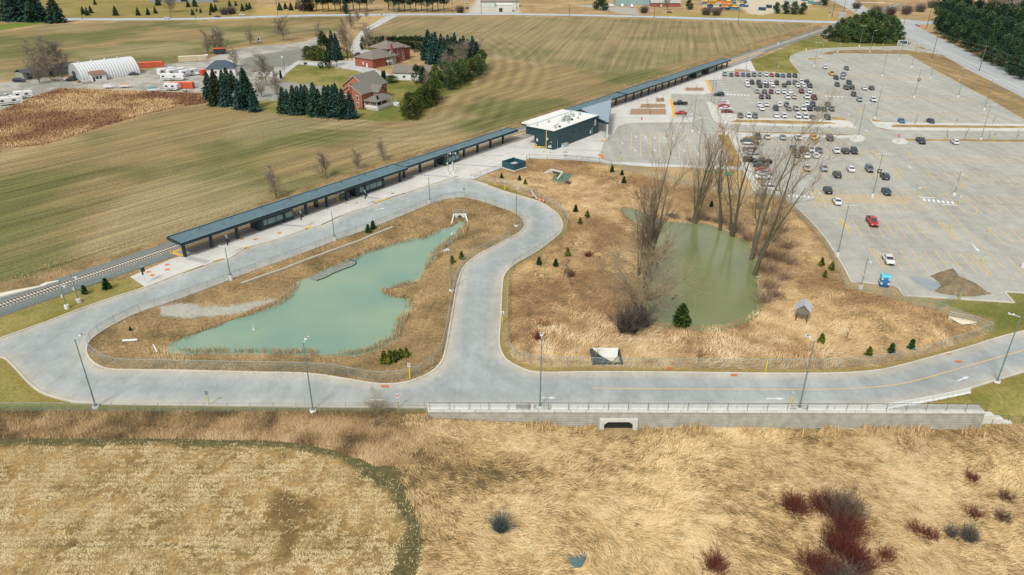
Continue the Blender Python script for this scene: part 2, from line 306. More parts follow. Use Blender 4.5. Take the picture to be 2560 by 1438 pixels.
    # lawns
    L=[[(-900,960),(0,790),(75,767),(163,735),(208,712),(316,694),(325,693),(363,719),(263,750),(125,802),(0,846),(-900,990)],
       [(-900,950),(0,893),(62,950),(105,985),(200,1010),(400,1013),(1066,1021),(1066,1033),(640,1034),(-900,1030)],
       [(2245,742),(2368,748),(2535,759),(2519,731),(3100,770),(3000,690),(2560,828),(2496,843),(2470,835),(2490,800),(2340,760)],
       [(2410,975),(2560,935),(3000,800),(3100,1100),(2560,1060),(2460,1035),(2330,1010)],
       [(1874,154),(1928,133),(1960,118),(2040,88),(2060,104),(2270,100),(2276,108),(2243,116),(2145,117.8),(2050,121),(1995,131),(1977,140),(1973,150),(1993,175),(2005,186),(1889,179)],
       [(715,180),(745,158),(800,166),(895,178),(920,190),(955,196),(990,200),(1060,200),(1100,215),(1180,190),(1220,160),(1160,95),(1220,130),(1215,175),(1170,222),(1105,240),(1050,300),(960,305),(880,295),(700,290),(640,265),(560,240),(500,235),(520,225),(600,245),(700,250),(815,240),(825,225),(700,205)],
       [(760,150),(748,158),(712,182),(720,200),(790,205),(825,200),(830,166)],[(770,118),(830,130),(885,122),(893,148),(800,153),(745,150)],
       [(880,112),(905,118),(990,112),(1080,110),(1050,125),(900,125)]]
    for l in L: reg(l,lawn,.8,0,0,.4)
    reg([(1060,205),(1160,200),(1130,225),(1090,245),(1040,235),(960,205),(1010,215)],lin((92,100,50)),2.5,0,0,.4,w=.7)
    reg([(935,268),(1010,245),(1000,285),(940,295)],lin((96,112,52)),1.5,0,0,.4,w=.7)
    reg([(-900,1034),(640,1034),(1064,1034),(1062,1020),(640,1016),(-900,1005)],lin((104,112,66)),.4,0,0,.4,w=.8)
    for pl,cc in ((GRAVEL,mixc(lin((176,176,168)),lin((146,148,142)),smooth((n2+n1-.8)*2.5))),(BACKDR,lin((150,152,146)))): reg(pl,cc,1.2,0,0,.25)
    reg([(640,138),(740,122),(800,108),(770,140),(720,165),(660,170),(600,175),(600,150)],lin((120,124,118)),2.,0,0,.3,w=.8)
    # islands and marsh
    dry=mixc(dry,lin((178,152,110)),smooth((fbm(X,Y,.12,88)-.5)*5)*.6)
    reg(wISL,dry,.2,0,0,.6,wob=.2)
    reg([(400,765),(450,757),(510,762),(560,757),(640,742),(690,732),(705,738),(650,752),(600,770),(520,782),(450,788),(400,786)],lin((168,170,160)),.3,0,0,.3,wob=.6)
    reed=mixc(lin((204,178,130)),lin((166,140,98)),smooth((n2*.6+n1*.5-.42)*3))
    reg(wFR,mixc(reed,lin((138,108,74)),smooth((n1-.42)*4)*.7),.3,0,0,.6,wob=.2)
    reg([(1190,452),(1260,465),(1345,500),(1395,530),(1408,560),(1400,545),(1385,524),(1337,501),(1262,480),(1205,461)],lin((128,120,62)),.4,0,0,.4)
    reg([(-1200,1034),(1064,1038),(1500,1066),(2500,1069),(3200,1050),(3200,2500),(-1200,2500)],reed*1.08,.5,0,0,.55)
    reg([(-1200,1034),(1062,1038),(1110,1105),(1075,1200),(1062,1330),(1055,1500),(1035,1500),(1052,1310),(1005,1220),(900,1140),(640,1101),(-1200,1101)],mixc(lin((176,146,102)),lin((138,116,80)),smooth((n2-.35)*3)),.7,0,0,.5)
    reg(wCORN,mixc(lin((166,142,96)),lin((128,108,72)),smooth((n2-.3)*2)),.5,0,0,.6)
    dd=pdist(wCORN,X,Y); near=(Y<95)
    wd=.9+1.0*np.clip((X+30)/14,0,1); kk=smooth(1.25-np.abs(dd-wd*.4-(n2-.5)*2.)/(wd+.5))*near*.95; col=mixc(col,lin((92,90,62)),kk)
    reg(WP([(690,1230),(740,1245),(800,1260),(790,1290),(750,1300),(745,1340),(720,1400),(700,1398),(715,1350),(700,1310),(670,1290)],-1.3),lin((112,94,62)),1.,0,0,.4)
    reg(WP([(-200,1350),(0,1362),(200,1358),(330,1366),(480,1364),(600,1374),(640,1380),(640,1388),(480,1374),(330,1372),(0,1366),(-200,1360)],-1.3),lin((100,88,60)),.35,0,0,.4,w=.9)
    # kerb-side grass strips round the loop
    for p,lo in ((wLOOP,2.0),):
        bb=(np.abs(X)<170)&(Y>85)&(Y<220); idx=np.where(bb.ravel())[0]; x=X.ravel()[idx]; y=Y.ravel()[idx]
        d=pdist(p,x,y); k=smooth(1.2-(d-.0)/lo)*(~pip(p,x,y))*(y>90); c=col.reshape(-1,3); c[idx]=c[idx]*(1-.7*k[:,None])+lin((134,124,68))*(.7*k[:,None]); col=c.reshape(col.shape)
    # damp soil at the water's edge
    for w,lv in ((wWL,0),(wWR,0),(wW2,0)):
        bb=(X>w[:,0].min()-3)&(X<w[:,0].max()+3)&(Y>w[:,1].min()-3)&(Y<w[:,1].max()+3); idx=np.where(bb.ravel())[0]; x=X.ravel()[idx]; y=Y.ravel()[idx]
        d=pdist(w,x,y); i=pip(w,x,y); k=np.where(i,1.,smooth(1-d/1.0)*.8); c=col.reshape(-1,3); c[idx]=c[idx]*(1-k[:,None])+lin((92,84,60))*k[:,None]; col=c.reshape(col.shape)
    lu=(col@np.array([.25,.65,.1]))[...,None]; col=lu+(col-lu)*1.0
    hc=WP([(500,235),(520,262),(560,243),(640,262),(700,290),(860,300),(990,303),(1060,290),(1105,235),(1180,215),(1215,170),(1210,130),(1160,95),(1020,100),(915,112),(700,180)]); ii=np.where(((X>hc[:,0].min()-45)&(X<hc[:,0].max()+45)&(Y>hc[:,1].min()-45)&(Y<hc[:,1].max()+45)).ravel())[0]
    xx=X.ravel()[ii]; yy=Y.ravel()[ii]; dh=pdist(hc,xx,yy); fz=msk.reshape(-1,4)[ii,0]+msk.reshape(-1,4)[ii,1]*.6; am=(~pip(hc,xx,yy))*smooth((42-dh)/14)*np.clip(fz,0,1)*.17; c_=col.reshape(-1,3); c_[ii]*=(1+am*np.sin(dh*2*math.pi/6.5+fbm(xx,yy,.03,4)*3)*(xx>-75))[:,None]; col=c_.reshape(col.shape)
    I=np.arange(ny*nx).reshape(ny,nx); q=np.stack([I[:-1,:-1],I[:-1,1:],I[1:,1:],I[1:,:-1]],-1).reshape(-1,4)
    V=np.stack([X,Y,Z],-1).reshape(-1,3)
    me=npmesh('ground',V,q.ravel(),np.full(len(q),4),col.reshape(-1,3))
    a=me.color_attributes.new('Msk','FLOAT_COLOR','POINT'); a.data.foreach_set('color',msk.astype(np.float32).ravel())
    me.polygons.foreach_set('use_smooth',[True]*len(q))
    m=bpy.data.materials.new('ground'); m.use_nodes=True; t=m.node_tree; b=t.nodes['Principled BSDF']; b.inputs['Roughness'].default_value=1; b.inputs['Specular IOR Level'].default_value=.05
    N=t.nodes.new; L=t.links.new
    at=N('ShaderNodeAttribute'); at.attribute_name='Col'; mk=N('ShaderNodeAttribute'); mk.attribute_name='Msk'; sx=N('ShaderNodeSeparateColor'); L(mk.outputs['Color'],sx.inputs[0])
    tc=N('ShaderNodeTexCoord')
    def stripes(ang,sx_,sy_,scale,lo,hi,dist=.0):
        mp=N('ShaderNodeMapping'); mp.vector_type='TEXTURE'; mp.inputs['Rotation'].default_value=(0,0,ang); L(tc.outputs['Object'],mp.inputs[0])
        m2=N('ShaderNodeMapping'); m2.inputs['Scale'].default_value=(sx_,sy_,1); L(mp.outputs[0],m2.inputs[0])
        n=N('ShaderNodeTexNoise'); n.inputs['Scale'].default_value=scale; n.inputs['Detail'].default_value=6; n.inputs['Roughness'].default_value=.68; n.inputs['Distortion'].default_value=dist; L(m2.outputs[0],n.inputs['Vector'])
        r=N('ShaderNodeMapRange'); r.inputs[1].default_value=.32; r.inputs[2].default_value=.68; r.inputs[3].default_value=lo; r.inputs[4].default_value=hi; L(n.outputs['Fac'],r.inputs[0]); return r.outputs[0]
    pa=P(1280,105);pb=P(1345,62); angB=math.atan2(pb[1]-pa[1],pb[0]-pa[0])
    sA=stripes(TANG,.02,.8,1.,-.42,.42,.6); sA2=stripes(TANG,.006,.13,1.,-.26,.26,.8); sB=stripes(angB,.008,.4,1.,-.34,.34)
    fine=N('ShaderNodeTexNoise'); fine.inputs['Scale'].default_value=1.6; fine.inputs['Detail'].default_value=7; fine.inputs['Roughness'].default_value=.75; L(tc.outputs['Object'],fine.inputs['Vector'])
    fr=N('ShaderNodeMapRange'); fr.inputs[1].default_value=.3; fr.inputs[2].default_value=.7; fr.inputs[3].default_value=-.9; fr.inputs[4].default_value=.9; L(fine.outputs['Fac'],fr.inputs[0])
    def mul(a,b_): x=N('ShaderNodeMath'); x.operation='MULTIPLY'; L(a,x.inputs[0]); L(b_,x.inputs[1]); return x.outputs[0]
    def add(a,b_): x=N('ShaderNodeMath'); x.operation='ADD'; L(a,x.inputs[0]); (L(b_,x.inputs[1]) if not isinstance(b_,float) else setattr(x.inputs[1],'default_value',b_)); return x.outputs[0]
    st=add(mul(add(sA,sA2),sx.outputs[0]),mul(sB,sx.outputs[1])); tot=add(add(st,mul(fr.outputs[0],sx.outputs[2])),1.)
    v=N('ShaderNodeVectorMath'); v.operation='SCALE'; L(at.outputs['Color'],v.inputs[0]); L(tot,v.inputs['Scale'])
    # stripes also swing hue between straw and green
    mx=N('ShaderNodeMix'); mx.data_type='RGBA'; mx.blend_type='MULTIPLY'; mx.inputs[7].default_value=(1.07,1.0,.9,1); L(add(st,.4),mx.inputs[0]); L(v.outputs[0],mx.inputs[6]); L(mx.outputs[2],b.inputs['Base Color'])
    me.materials.append(m); tag(obj('ground',me),'flat farmland, marsh and grass verges','ground',kind='structure')
build_ground()
# ------------------------------------------------------------ sheets, slabs, kerbs
def paved(name,col,rough=.9,n1=.1,seam=None,nz=.12):
    m=bpy.data.materials.new(name); m.use_nodes=True; t=m.node_tree; b=t.nodes['Principled BSDF']; b.inputs['Roughness'].default_value=rough; b.inputs['Specular IOR Level'].default_value=.25
    N=t.nodes.new; L=t.links.new; tc=N('ShaderNodeTexCoord'); last=None
    for sc,amp,mp in ((.035,n1,None),(.3,n1*1.1,None),(4.,n1*.9,None),(.25,n1*1.2,(1,.06,1)),(1.3,n1*.8,(1,.5,1))):
        n=N('ShaderNodeTexNoise'); n.inputs['Scale'].default_value=sc; n.inputs['Detail'].default_value=5
        if mp:
            k=N('ShaderNodeMapping'); k.inputs['Scale'].default_value=mp; k.inputs['Rotation'].default_value=(0,0,.25); L(tc.outputs['Object'],k.inputs[0]); L(k.outputs[0],n.inputs['Vector'])
        else: L(tc.outputs['Object'],n.inputs['Vector'])
        r=N('ShaderNodeMapRange'); r.inputs[1].default_value=.3; r.inputs[2].default_value=.7; r.inputs[3].default_value=1-amp; r.inputs[4].default_value=1+amp; L(n.outputs['Fac'],r.inputs[0])
        if last is None: last=r.outputs[0]
        else:
            x=N('ShaderNodeMath'); x.operation='MULTIPLY'; L(last,x.inputs[0]); L(r.outputs[0],x.inputs[1]); last=x.outputs[0]
    if seam:
        br=N('ShaderNodeTexBrick'); br.offset=0; br.inputs['Scale'].default_value=1; br.inputs['Brick Width'].default_value=seam; br.inputs['Row Height'].default_value=seam; br.inputs['Mortar Size'].default_value=.03
        br.inputs['Color1'].default_value=(1,1,1,1); br.inputs['Color2'].default_value=(.93,.93,.93,1); br.inputs['Mortar'].default_value=(.72,.72,.72,1)
        k=N('ShaderNodeMapping'); k.inputs['Rotation'].default_value=(0,0,-TANG); L(tc.outputs['Object'],k.inputs[0]); L(k.outputs[0],br.inputs['Vector'])
        x=N('ShaderNodeMath'); x.operation='MULTIPLY'; L(last,x.inputs[0]); L(br.outputs['Color'],x.inputs[1]); last=x.outputs[0]
    at=None
    v=N('ShaderNodeVectorMath'); v.operation='SCALE'; v.inputs[0].default_value=col; L(last,v.inputs['Scale']); L(v.outputs[0],b.inputs['Base Color']); return m
ASPH=paved('asphalt',C(172,179,177),.9,.07); ASPH2=paved('asphalt_lot',C(168,168,159),.9,.09); ROADM=paved('road_worn',C(190,196,198),.9,.085)
CONC=paved('concrete_paving',C(206,206,200),.9,.045,seam=2.4); KERBM=paved('kerb_concrete',C(200,196,184),.9,.06); DARKPL=paved('platform_grey',C(150,146,140),.9,.06)
VERGE=paved('verge_grass',C(148,126,86),1.,.2); GRASSM=paved('island_grass',C(160,134,84),1.,.18); DRV=paved('driveway_grey',C(186,188,184),.9,.08)
CONC2=paved('concrete',C(205,205,196),.9,.08); YEL=mat('yellow_paint',C(236,186,58),.7,noise=.12,nscale=2); FADEY=mat('faded_yellow_paint',C(212,190,132),.8,noise=.1,nscale=1); WPAINT=mat('white_paint',C(220,224,224),.8,noise=.06,nscale=2)
TACT=mat('orange_plate',C(206,126,58),.8); BROWNP=mat('planting_mulch',C(160,134,106),1.,noise=.3,nscale=6)
def sheet(name,poly,z,m,label=None,kind='structure',holes=()):
    rings=[poly]+list(holes); me=bpy.data.meshes.new(name); vs=[];
    tri=tessellate_polygon([[Vector((float(x),float(y),0)) for x,y in r] for r in rings])
    for r in rings: vs+=[(float(x),float(y),z) for x,y in r]
    fs=[]
    for t in tri:
        a,b,c=[vs[k] for k in t]; cr=(b[0]-a[0])*(c[1]-a[1])-(b[1]-a[1])*(c[0]-a[0])
        if abs(cr)>1e-9: fs.append(tuple(t) if cr>0 else tuple(t[::-1]))
    me.from_pydata(vs,[],fs); me.update(); me.materials.append(m); o=obj(name,me); tag(o,label,kind=kind); return o
def slab(name,poly,z0,z1,m,label=None,kind='structure',cat=None):
    o=MB().prism([tuple(p) for p in poly],z0,z1,bottom=False).build(name,m,fix=False); return tag(o,label,cat,kind=kind)
def strip(mb,p,w,z0,z1,closed=False,off=0.):
    p=np.array(p,float)[:,:2]; n=len(p)
    if closed: a=np.roll(p,1,0); b=np.roll(p,-1,0)
    else: a=np.vstack([p[:1],p[:-1]]); b=np.vstack([p[1:],p[-1:]])
    d=b-a; d/=np.linalg.norm(d,axis=1)[:,None]+1e-9; nn=np.stack([-d[:,1],d[:,0]],1)
    l=p+nn*(off+w/2); r=p+nn*(off-w/2); vs=[];
    for i in range(n): vs+=[(l[i][0],l[i][1],z1),(r[i][0],r[i][1],z1),(r[i][0],r[i][1],z0),(l[i][0],l[i][1],z0)]
    fs=[]
    for i in range(n if closed else n-1):
        j=(i+1)%n; A=i*4;B=j*4; fs+=[(A,B,B+1,A+1),(A+1,B+1,B+2,A+2),(A,A+3,B+3,B)]
    if not closed: fs+=[(0,1,2,3),(4*n-4,4*n-1,4*n-2,4*n-3)]
    mb.add(vs,fs)
def kerb(name,p,w=.3,h=.13,closed=False,off=0.,m=None,label=None):
    mb=MB(); strip(mb,p,w,-.05,h,closed,off); return tag(mb.build(name,m or KERBM,fix=False),label or 'pale concrete kerb',kind='structure')
# loop road with wear: constrained grid so it can carry a wheel-track attribute
def loop_road():
    rings=[wLOOP,wISL]; vs=[]; ed=[]
    for r in rings:
        n0=len(vs); vs+=[Vector((float(a),float(b))) for a,b in r]; ed+=[(n0+i,n0+(i+1)%len(r)) for i in range(len(r))]
    gx,gy=np.meshgrid(np.arange(-120,140,1.1),np.arange(88,225,1.1)); gx=gx.ravel();gy=gy.ravel()
    k=pip(wLOOP,gx,gy)&~pip(wISL,gx,gy); d=np.minimum(pdist(wLOOP,gx,gy),pdist(wISL,gx,gy)); k&=d>.5
    vs+=[Vector((float(a),float(b))) for a,b in zip(gx[k],gy[k])]
    ov,oe,of,*_=delaunay_2d_cdt(vs,ed,[],0,1e-5)
    V=np.array([(v.x,v.y) for v in ov]); Fc=np.array([f for f in of if len(f)==3]); c=V[Fc].mean(1)
    ok=pip(wLOOP,c[:,0],c[:,1])&~pip(wISL,c[:,0],c[:,1]); Fc=Fc[ok]
    d1=pdist(wLOOP,V[:,0],V[:,1]); d2=pdist(wISL,V[:,0],V[:,1]); d=np.minimum(d1,d2)
    edge=smooth(1-d/2.2); tr=np.exp(-((np.minimum(d,9)-4.0)/1.1)**2)*.5+np.exp(-((np.minimum(d,9)-2.2)/.5)**2)*.35; n=fbm(V[:,0],V[:,1],.12,3)
    base=np.array(C(170,174,170)); ec=np.array(C(184,179,165)); dk=np.array(C(138,147,150))
    col=base*(1-edge[:,None])+ec*edge[:,None]; col=col*(1-(tr*1.1*(n+.25))[:,None])+dk*(tr*1.1*(n+.25))[:,None]
    cen=smooth((d-2.5)/3)[:,None]*.45; col=col*(1-cen)+np.array(C(152,163,166))*cen
    me=npmesh('loop_road',np.c_[V,np.zeros(len(V))],Fc.ravel(),np.full(len(Fc),3),col)
    m=ROADM; t=m.node_tree
    for nd in t.nodes:
        if nd.type=='VECT_MATH': 
            a=t.nodes.new('ShaderNodeAttribute'); a.attribute_name='Col'; t.links.new(a.outputs['Color'],nd.inputs[0])
    me.materials.append(m); o=obj('loop_road',me); tag(o,'pale grey bus loop road curving round the green pond','road',kind='structure')
    # make sure faces look up
    nz=np.cross(V[Fc[:,1]]-V[Fc[:,0]],V[Fc[:,2]]-V[Fc[:,0]])
    if (nz<0).mean()>.5: me.flip_normals()
loop_road()
kerb('kerb',wLOOP,.32,.14,True,-.1); kerb('kerb',wISL,.32,.14,True,.1)
sheet('parking_lot',wLOT,0.0,ASPH2,'large grey asphalt parking lot')
sheet('main_road',wMAIN,.012,paved('main_road',C(170,175,174),.9,.06),'wide pale main road at upper right')
sheet('far_road',wFAR,.02,paved('far_road',C(176,188,196),.9,.05),'thin grey road across the top')
sheet('driveway',WP(DRIVE),.03,DRV,'curved grey driveway past the brick houses')
sheet('plaza_pavement',wPLZ,.10,CONC,'white concrete station pavement')
kerb('kerb',chaikin(WP(PLAZA[1:24]),1,False),.3,.125,False,.16)
kerb('kerb',WP([(1530,405),(1515,401),(1505,393),(1500,385),(1506,366),(1508,357),(1532,340),(1539,323),(1546,316),(1566,309),(1601,306.5),(1728,306.7),(1731,296),(1688,294),(1677,247),(1678,235),(1763,236.5)]),.25,.125,False,-.1)
# kerbs of the lots
kerb('kerb',WP(LOT[0:13]),.3,.13,False,0); kerb('kerb',WP([(1880,432),(1856,417),(1700,413),(1530,405)]),.3,.13)
kerb('kerb',chaikin(WP(LOT[37:51]),1,False),.3,.13,False,0)
VER=[(2054,135.3),(2070,130),(2100,126.3),(2145,124.5),(2271,125.3),(2356,138),(2421,175.4),(2560,245.6),(2900,420),(3100,520),(3100,590),(2900,480),(2700,385),(2560,300.7),(2471,248),(2331,173),(2271,136.6),(2086,134),(2078,138),(2062,137)]
slab('grass_verge',WP(VER),0,.1,VERGE,'dry grass verge between parking lot and main road'); kerb('kerb',WP(VER[8:]+[VER[0]]),.35,.13); kerb('kerb',WP(VER[:6]),.3,.13)
TI=[(2281,121),(2298,118.5),(2307,118.2),(2318,124.5),(2300,122.2)]; slab('traffic_island',WP(TI),0,.11,GRASSM,'small triangular grass island at the lot entrance'); kerb('kerb',WP(TI),.4,.12,True)
BT=[(2256,104),(2268,103.5),(2276,107.5),(2272,112),(2250,114.5),(2100,117),(2100,112)]
kerb('kerb',WP(BT[:5]),.4,.13)
SI=[(2018,146.5),(2025,145.5),(2066,147.3),(2064,149),(2030,150),(2020,151)]
slab('grass_island',chaikin(WP(SI)),0,.13,GRASSM,'narrow grass island near the ring road'); kerb('kerb',chaikin(WP(SI)),.35,.14,True)
S1=[(1766,256),(1776,255.8),(1790,262),(1798.6,268),(1804,280),(1842,286.7),(1842.4,295),(1960,296.8),(2081,300.5),(2118,302),(2127,307),(2133,313),(2141,318.5),(2140,320.8),(2120,319.8),(1938,315.3),(1807,310.8),(1790,306.5),(1781.4,298.8),(1773,274.7)]
slab('walkway',chaikin(WP(S1)),0,.13,CONC,'pale concrete walkway strip across the parking lot'); 
slab('planting_strip',WP([(1825,305.6),(1843,300.5),(1960,302),(2075,306.5),(2093,310.8),(1972,310.6),(1850,306.3)]),.1,.16,GRASSM,'tan grass strip inside the walkway')
slab('grass_island',WP([(2079,292.5),(2098,293),(2116,300.5),(2083,300)]),0,.14,GRASSM,'tan grass end island beside the green pickup')
S2=[(2174,298),(2195,299.5),(2206,306.5),(2560,310.8),(3000,317),(3000,334),(2560,328.3),(2320,327),(2211,323.5),(2191,317),(2180,308)]
slab('walkway',WP(S2),0,.13,CONC,'long pale walkway strip between the two right lots'); 
slab('planting_strip',WP([(2226,316.2),(2236,312.8),(2560,316.3),(3000,323),(3000,328),(2560,321.3),(2231,319.2)]),.1,.16,GRASSM,'long tan grass strip inside the right walkway')
slab('grass_island',WP([(2177,299),(2194,300),(2206,306),(2183,304)]),.1,.16,GRASSM,'small tan grass tip beside the walkway')
W1=[(1795,331),(1807,327),(1818,325.5),(1840,328),(2000,333),(2144,337),(2158,341),(2163,348),(2158,354),(2137.5,356.7),(2124,351.6),(2122,345.5),(1947,342),(1890,347),(1860,350),(1864,370),(1872,405),(1884,440),(1905,474),(1950,480),(1948,486.5),(1887,485.6),(1869,446),(1858,426),(1700,418.5),(1630,418),(1526,410),(1530,405.5),(1700,413.5),(1856,417.5),(1854,410),(1837,372),(1821,337),(1795,337)]
slab('walkway',WP(W1),0,.13,CONC,'concrete walkway beside the trees and parked cars')
slab('planting_strip',WP([(1840,328.8),(2100,336),(2143,338.3),(2120,339.3),(1840,331.6)]),.1,.16,GRASSM,'tan grass strip above the lower parking lot')
TG=[(1795,337.3),(1821,337.3),(1837,372),(1854,410),(1847,418),(1811,416.5),(1822,400),(1822,384),(1808,372.5),(1803,360)]
slab('grass_island',WP(TG),0,.14,GRASSM,'tan grass wedge beside the drop-off lot'); kerb('kerb',WP([(1795,337),(1803,360),(1808,372.5),(1822,384),(1822,400),(1811,416)]),.35,.14)
slab('grass_island',WP([(1854,345.5),(1876,341),(1887,342),(1890,349),(1862,353)]),.08,.15,GRASSM,'tan grass corner by the parked cars')
S5=[(2226,354.6),(2236,347.5),(2263,347),(2273.4,361),(2245,361)]; slab('walkway',chaikin(WP(S5)),0,.13,CONC,'small concrete landing in the right lot')
slab('planting_strip',WP([(2263,348),(2560,350.6),(3000,357),(3000,363),(2560,356),(2268,352.5)]),0,.14,GRASSM,'narrow tan grass strip above the right lot')
kerb('kerb',WP([(2268,352.5),(2560,356),(3000,363)]),.3,.14)
kerb('kerb',WP([(2513,733),(2519,730),(2560,732.4),(2900,745)]),.35,.13); kerb('kerb',WP([(2513,733),(2535,757)]),.35,.13)
# planting beds on the plaza
for k,(b,lb) in enumerate((([(1578,274),(1664,274),(1665,288),(1573,288)],'long planting bed with brown stems, lowest on the plaza'),([(1603,262),(1663,262),(1663,271),(1601,271)],'planting bed with brown stems, middle one on the plaza'),([(1640,247.5),(1660,247.5),(1660,256),(1640,256)],'short square planting bed on the plaza'),([(1713,221),(1758,221),(1759,228.5),(1715,228.5)],'planting bed beside the upper plaza walk'),([(1837,175),(1868,176),(1876,179.5),(1836,179.5)],'planting bed behind the top row of cars'))):
    w=WP(b); t=thing('planting_bed',lb,'planting bed',(w[:,0].mean(),w[:,1].mean(),.1)); l=w-w.mean(0)
    MB().prism(l*1.08,0,.14).build('border',KERBM,t); MB().prism(l,.1,.2).build('soil',BROWNP,t)
    n=int(200); r=rng.random((n,4)); ex=l[:,0].min(),l[:,0].max(); ey=l[:,1].min(),l[:,1].max(); X_=ex[0]+r[:,0]*(ex[1]-ex[0]); Y_=ey[0]+r[:,1]*(ey[1]-ey[0]); kk=pip(l,X_,Y_); mb=MB()
    for x,y,a in zip(X_[kk],Y_[kk],r[kk,2]): mb.cyl((x,y,.2),(x+(a-.5)*.5,y+.2*(a-.5),.45+.3*a),.05,.02,3,False)
    mb.build('stems',mat('brown_stems',C(170,136,108),1),t,fix=False)
# ============================================================ WATER
def water(name,poly,z,c1,c2,scale,label,rough=.12):
    m=bpy.data.materials.new(name); m.use_nodes=True; t=m.node_tree; b=t.nodes['Principled BSDF']; N=t.nodes.new; L=t.links.new
    tc=N('ShaderNodeTexCoord'); n=N('ShaderNodeTexNoise'); n.inputs['Scale'].default_value=scale; n.inputs['Detail'].default_value=3; L(tc.outputs['Object'],n.inputs['Vector'])
    r=N('ShaderNodeMapRange'); r.inputs[1].default_value=.35; r.inputs[2].default_value=.65; L(n.outputs['Fac'],r.inputs[0])
    mx=N('ShaderNodeMix'); mx.data_type='RGBA'; mx.inputs[6].default_value=(*c1,1); mx.inputs[7].default_value=(*c2,1); L(r.outputs[0],mx.inputs[0]); L(mx.outputs[2],b.inputs['Base Color'])
    b.inputs['Roughness'].default_value=rough; b.inputs['IOR'].default_value=1.33; b.inputs['Specular IOR Level'].default_value=.5
    k=N('ShaderNodeMapping'); k.inputs['Scale'].default_value=(1,2.5,1); L(tc.outputs['Object'],k.inputs[0]); n2=N('ShaderNodeTexNoise'); n2.inputs['Scale'].default_value=2.2; n2.inputs['Detail'].default_value=4; L(k.outputs[0],n2.inputs['Vector'])
    bp=N('ShaderNodeBump'); bp.inputs['Strength'].default_value=.25; bp.inputs['Distance'].default_value=.05; L(n2.outputs['Fac'],bp.inputs['Height']); L(bp.outputs[0],b.inputs['Normal'])
    c=poly.mean(0); g=c+(poly-c)*1.06; return sheet(name,g,z,m,label)
water('pond_water',wWL,-1.25,C(138,162,136),C(118,152,136),.06,'milky turquoise pond inside the bus loop',.3)
water('pond_water',wWR,-1.4,C(130,136,94),C(114,122,84),.05,'olive green pond below the bare trees',.1)
water('pond_water',wW2,-1.4,C(80,110,72),C(70,95,70),.1,'small green pool at the culvert mouth',.15)
sheet('gravel_bar',chaikin(WP([(772,694),(780,689),(815,674),(860,657),(876,652),(892,657),(887,663),(858,673),(832,685),(797,700),(782,700)],-1.2)),-1.17,mat('silt',C(130,136,126),1,noise=.2,nscale=1),'grey silt shelf at the pond edge')
b_=P(1436,1404,-2.9); pud=[(b_[0]+1.3*math.cos(a)*(1+.2*math.sin(3*a)),b_[1]+1.5*math.sin(a)*(1+.15*math.cos(2*a))) for a in np.linspace(0,6.28,22)[:-1]]
water('puddle',np.array(pud),-2.45,C(78,104,106),C(96,120,118),.5,'small dark blue pool in the matted reeds',.1)
p_=WP([(2275,690),(2330,700),(2360,715),(2345,722),(2330,727),(2290,708)]); water('puddle',p_,.015,C(148,158,160),C(140,150,154),.5,'shallow grey puddle beside the dirt mound',.2)
# ============================================================ PAINTED MARKINGS
def lines(name,segs,w,m,z=.016,label='painted parking lines'):
    mb=MB()
    for a,b in segs:
        a=np.array(a[:2],float); b=np.array(b[:2],float); d=b-a; L=np.linalg.norm(d)
        if L<.01: continue
        n=np.array([-d[1],d[0]])/L*w/2; mb.add([(*(a+n),z),(*(a-n),z),(*(b-n),z),(*(b+n),z)],[(0,1,2,3)])
    o=mb.build(name,m,fix=False); return tag(o,label,kind='structure')
RD=math.radians(-3.9); SD=math.radians(-101.4); rdv=np.array([math.cos(RD),math.sin(RD)]); sdv=np.array([math.cos(SD),math.sin(SD)])
segs=[];
def row(pa,pb,up=True,dn=True,mid=True,half=5.7,step=2.54,skip=()):
    a=P(*pa)[:2]; b=P(*pb)[:2]; L=np.linalg.norm(b-a); d=(b-a)/L
    if mid: segs.append((a,b))
    for i in range(int(L/step)+1):
        if i in skip: continue
        q=a+d*i*step; segs.append((q-(sdv*half if up else 0),q+(sdv*half if dn else 0)))
for r in (((2208,648),(2436,659.5)),((2542,668),(2660,674)),((2115,567.8),(2352,576.4)),((2486,586),(2720,596)),((2015,428.9),(2215,434.6)),((2330,442),(2700,457)),
    ((1992,380),(2190,385.5)),((2285,396),(2700,410)),((2192,244),(2440,252)),((2128,190.5),(2330,196.5)),((1862,208),(2032,214)),((1888,235),(2062,240)),((1900,266),(2092,272)),((2205,283),(2480,290))): row(*r)
row((2030,489),(2252,497),True,False,False); row((2035,505),(2262,513.5),False,True,False); row((2428,505),(2640,511),True,False,True); row((2435,515),(2640,521),False,True,True)
row((1805,181),(2000,189),False,True,False,half=5.5); row((1890,348),(2120,354),False,True,False,5.5); row((1850,296),(2080,304),True,False,False,5.5); row((2100,150),(2268,152),False,True,False,5.5)
lines('parking_lines',segs,.15,mat('yellow_line',C(226,190,112),.8))
ys=[((1579,333),(1577,378)),((1601.7,332),(1601,392)),((1625.5,331),(1625.7,398)),((1648,331),(1650,398)),((1670.6,330),(1675,400)),((1693,330),(1700,402)),((1717,331),(1727,392)),((1745,331),(1756,398))]
lines('parking_lines',[(P(*a),P(*b)) for a,b in ys],.16,mat('yellow_line',C(222,190,110),.8))
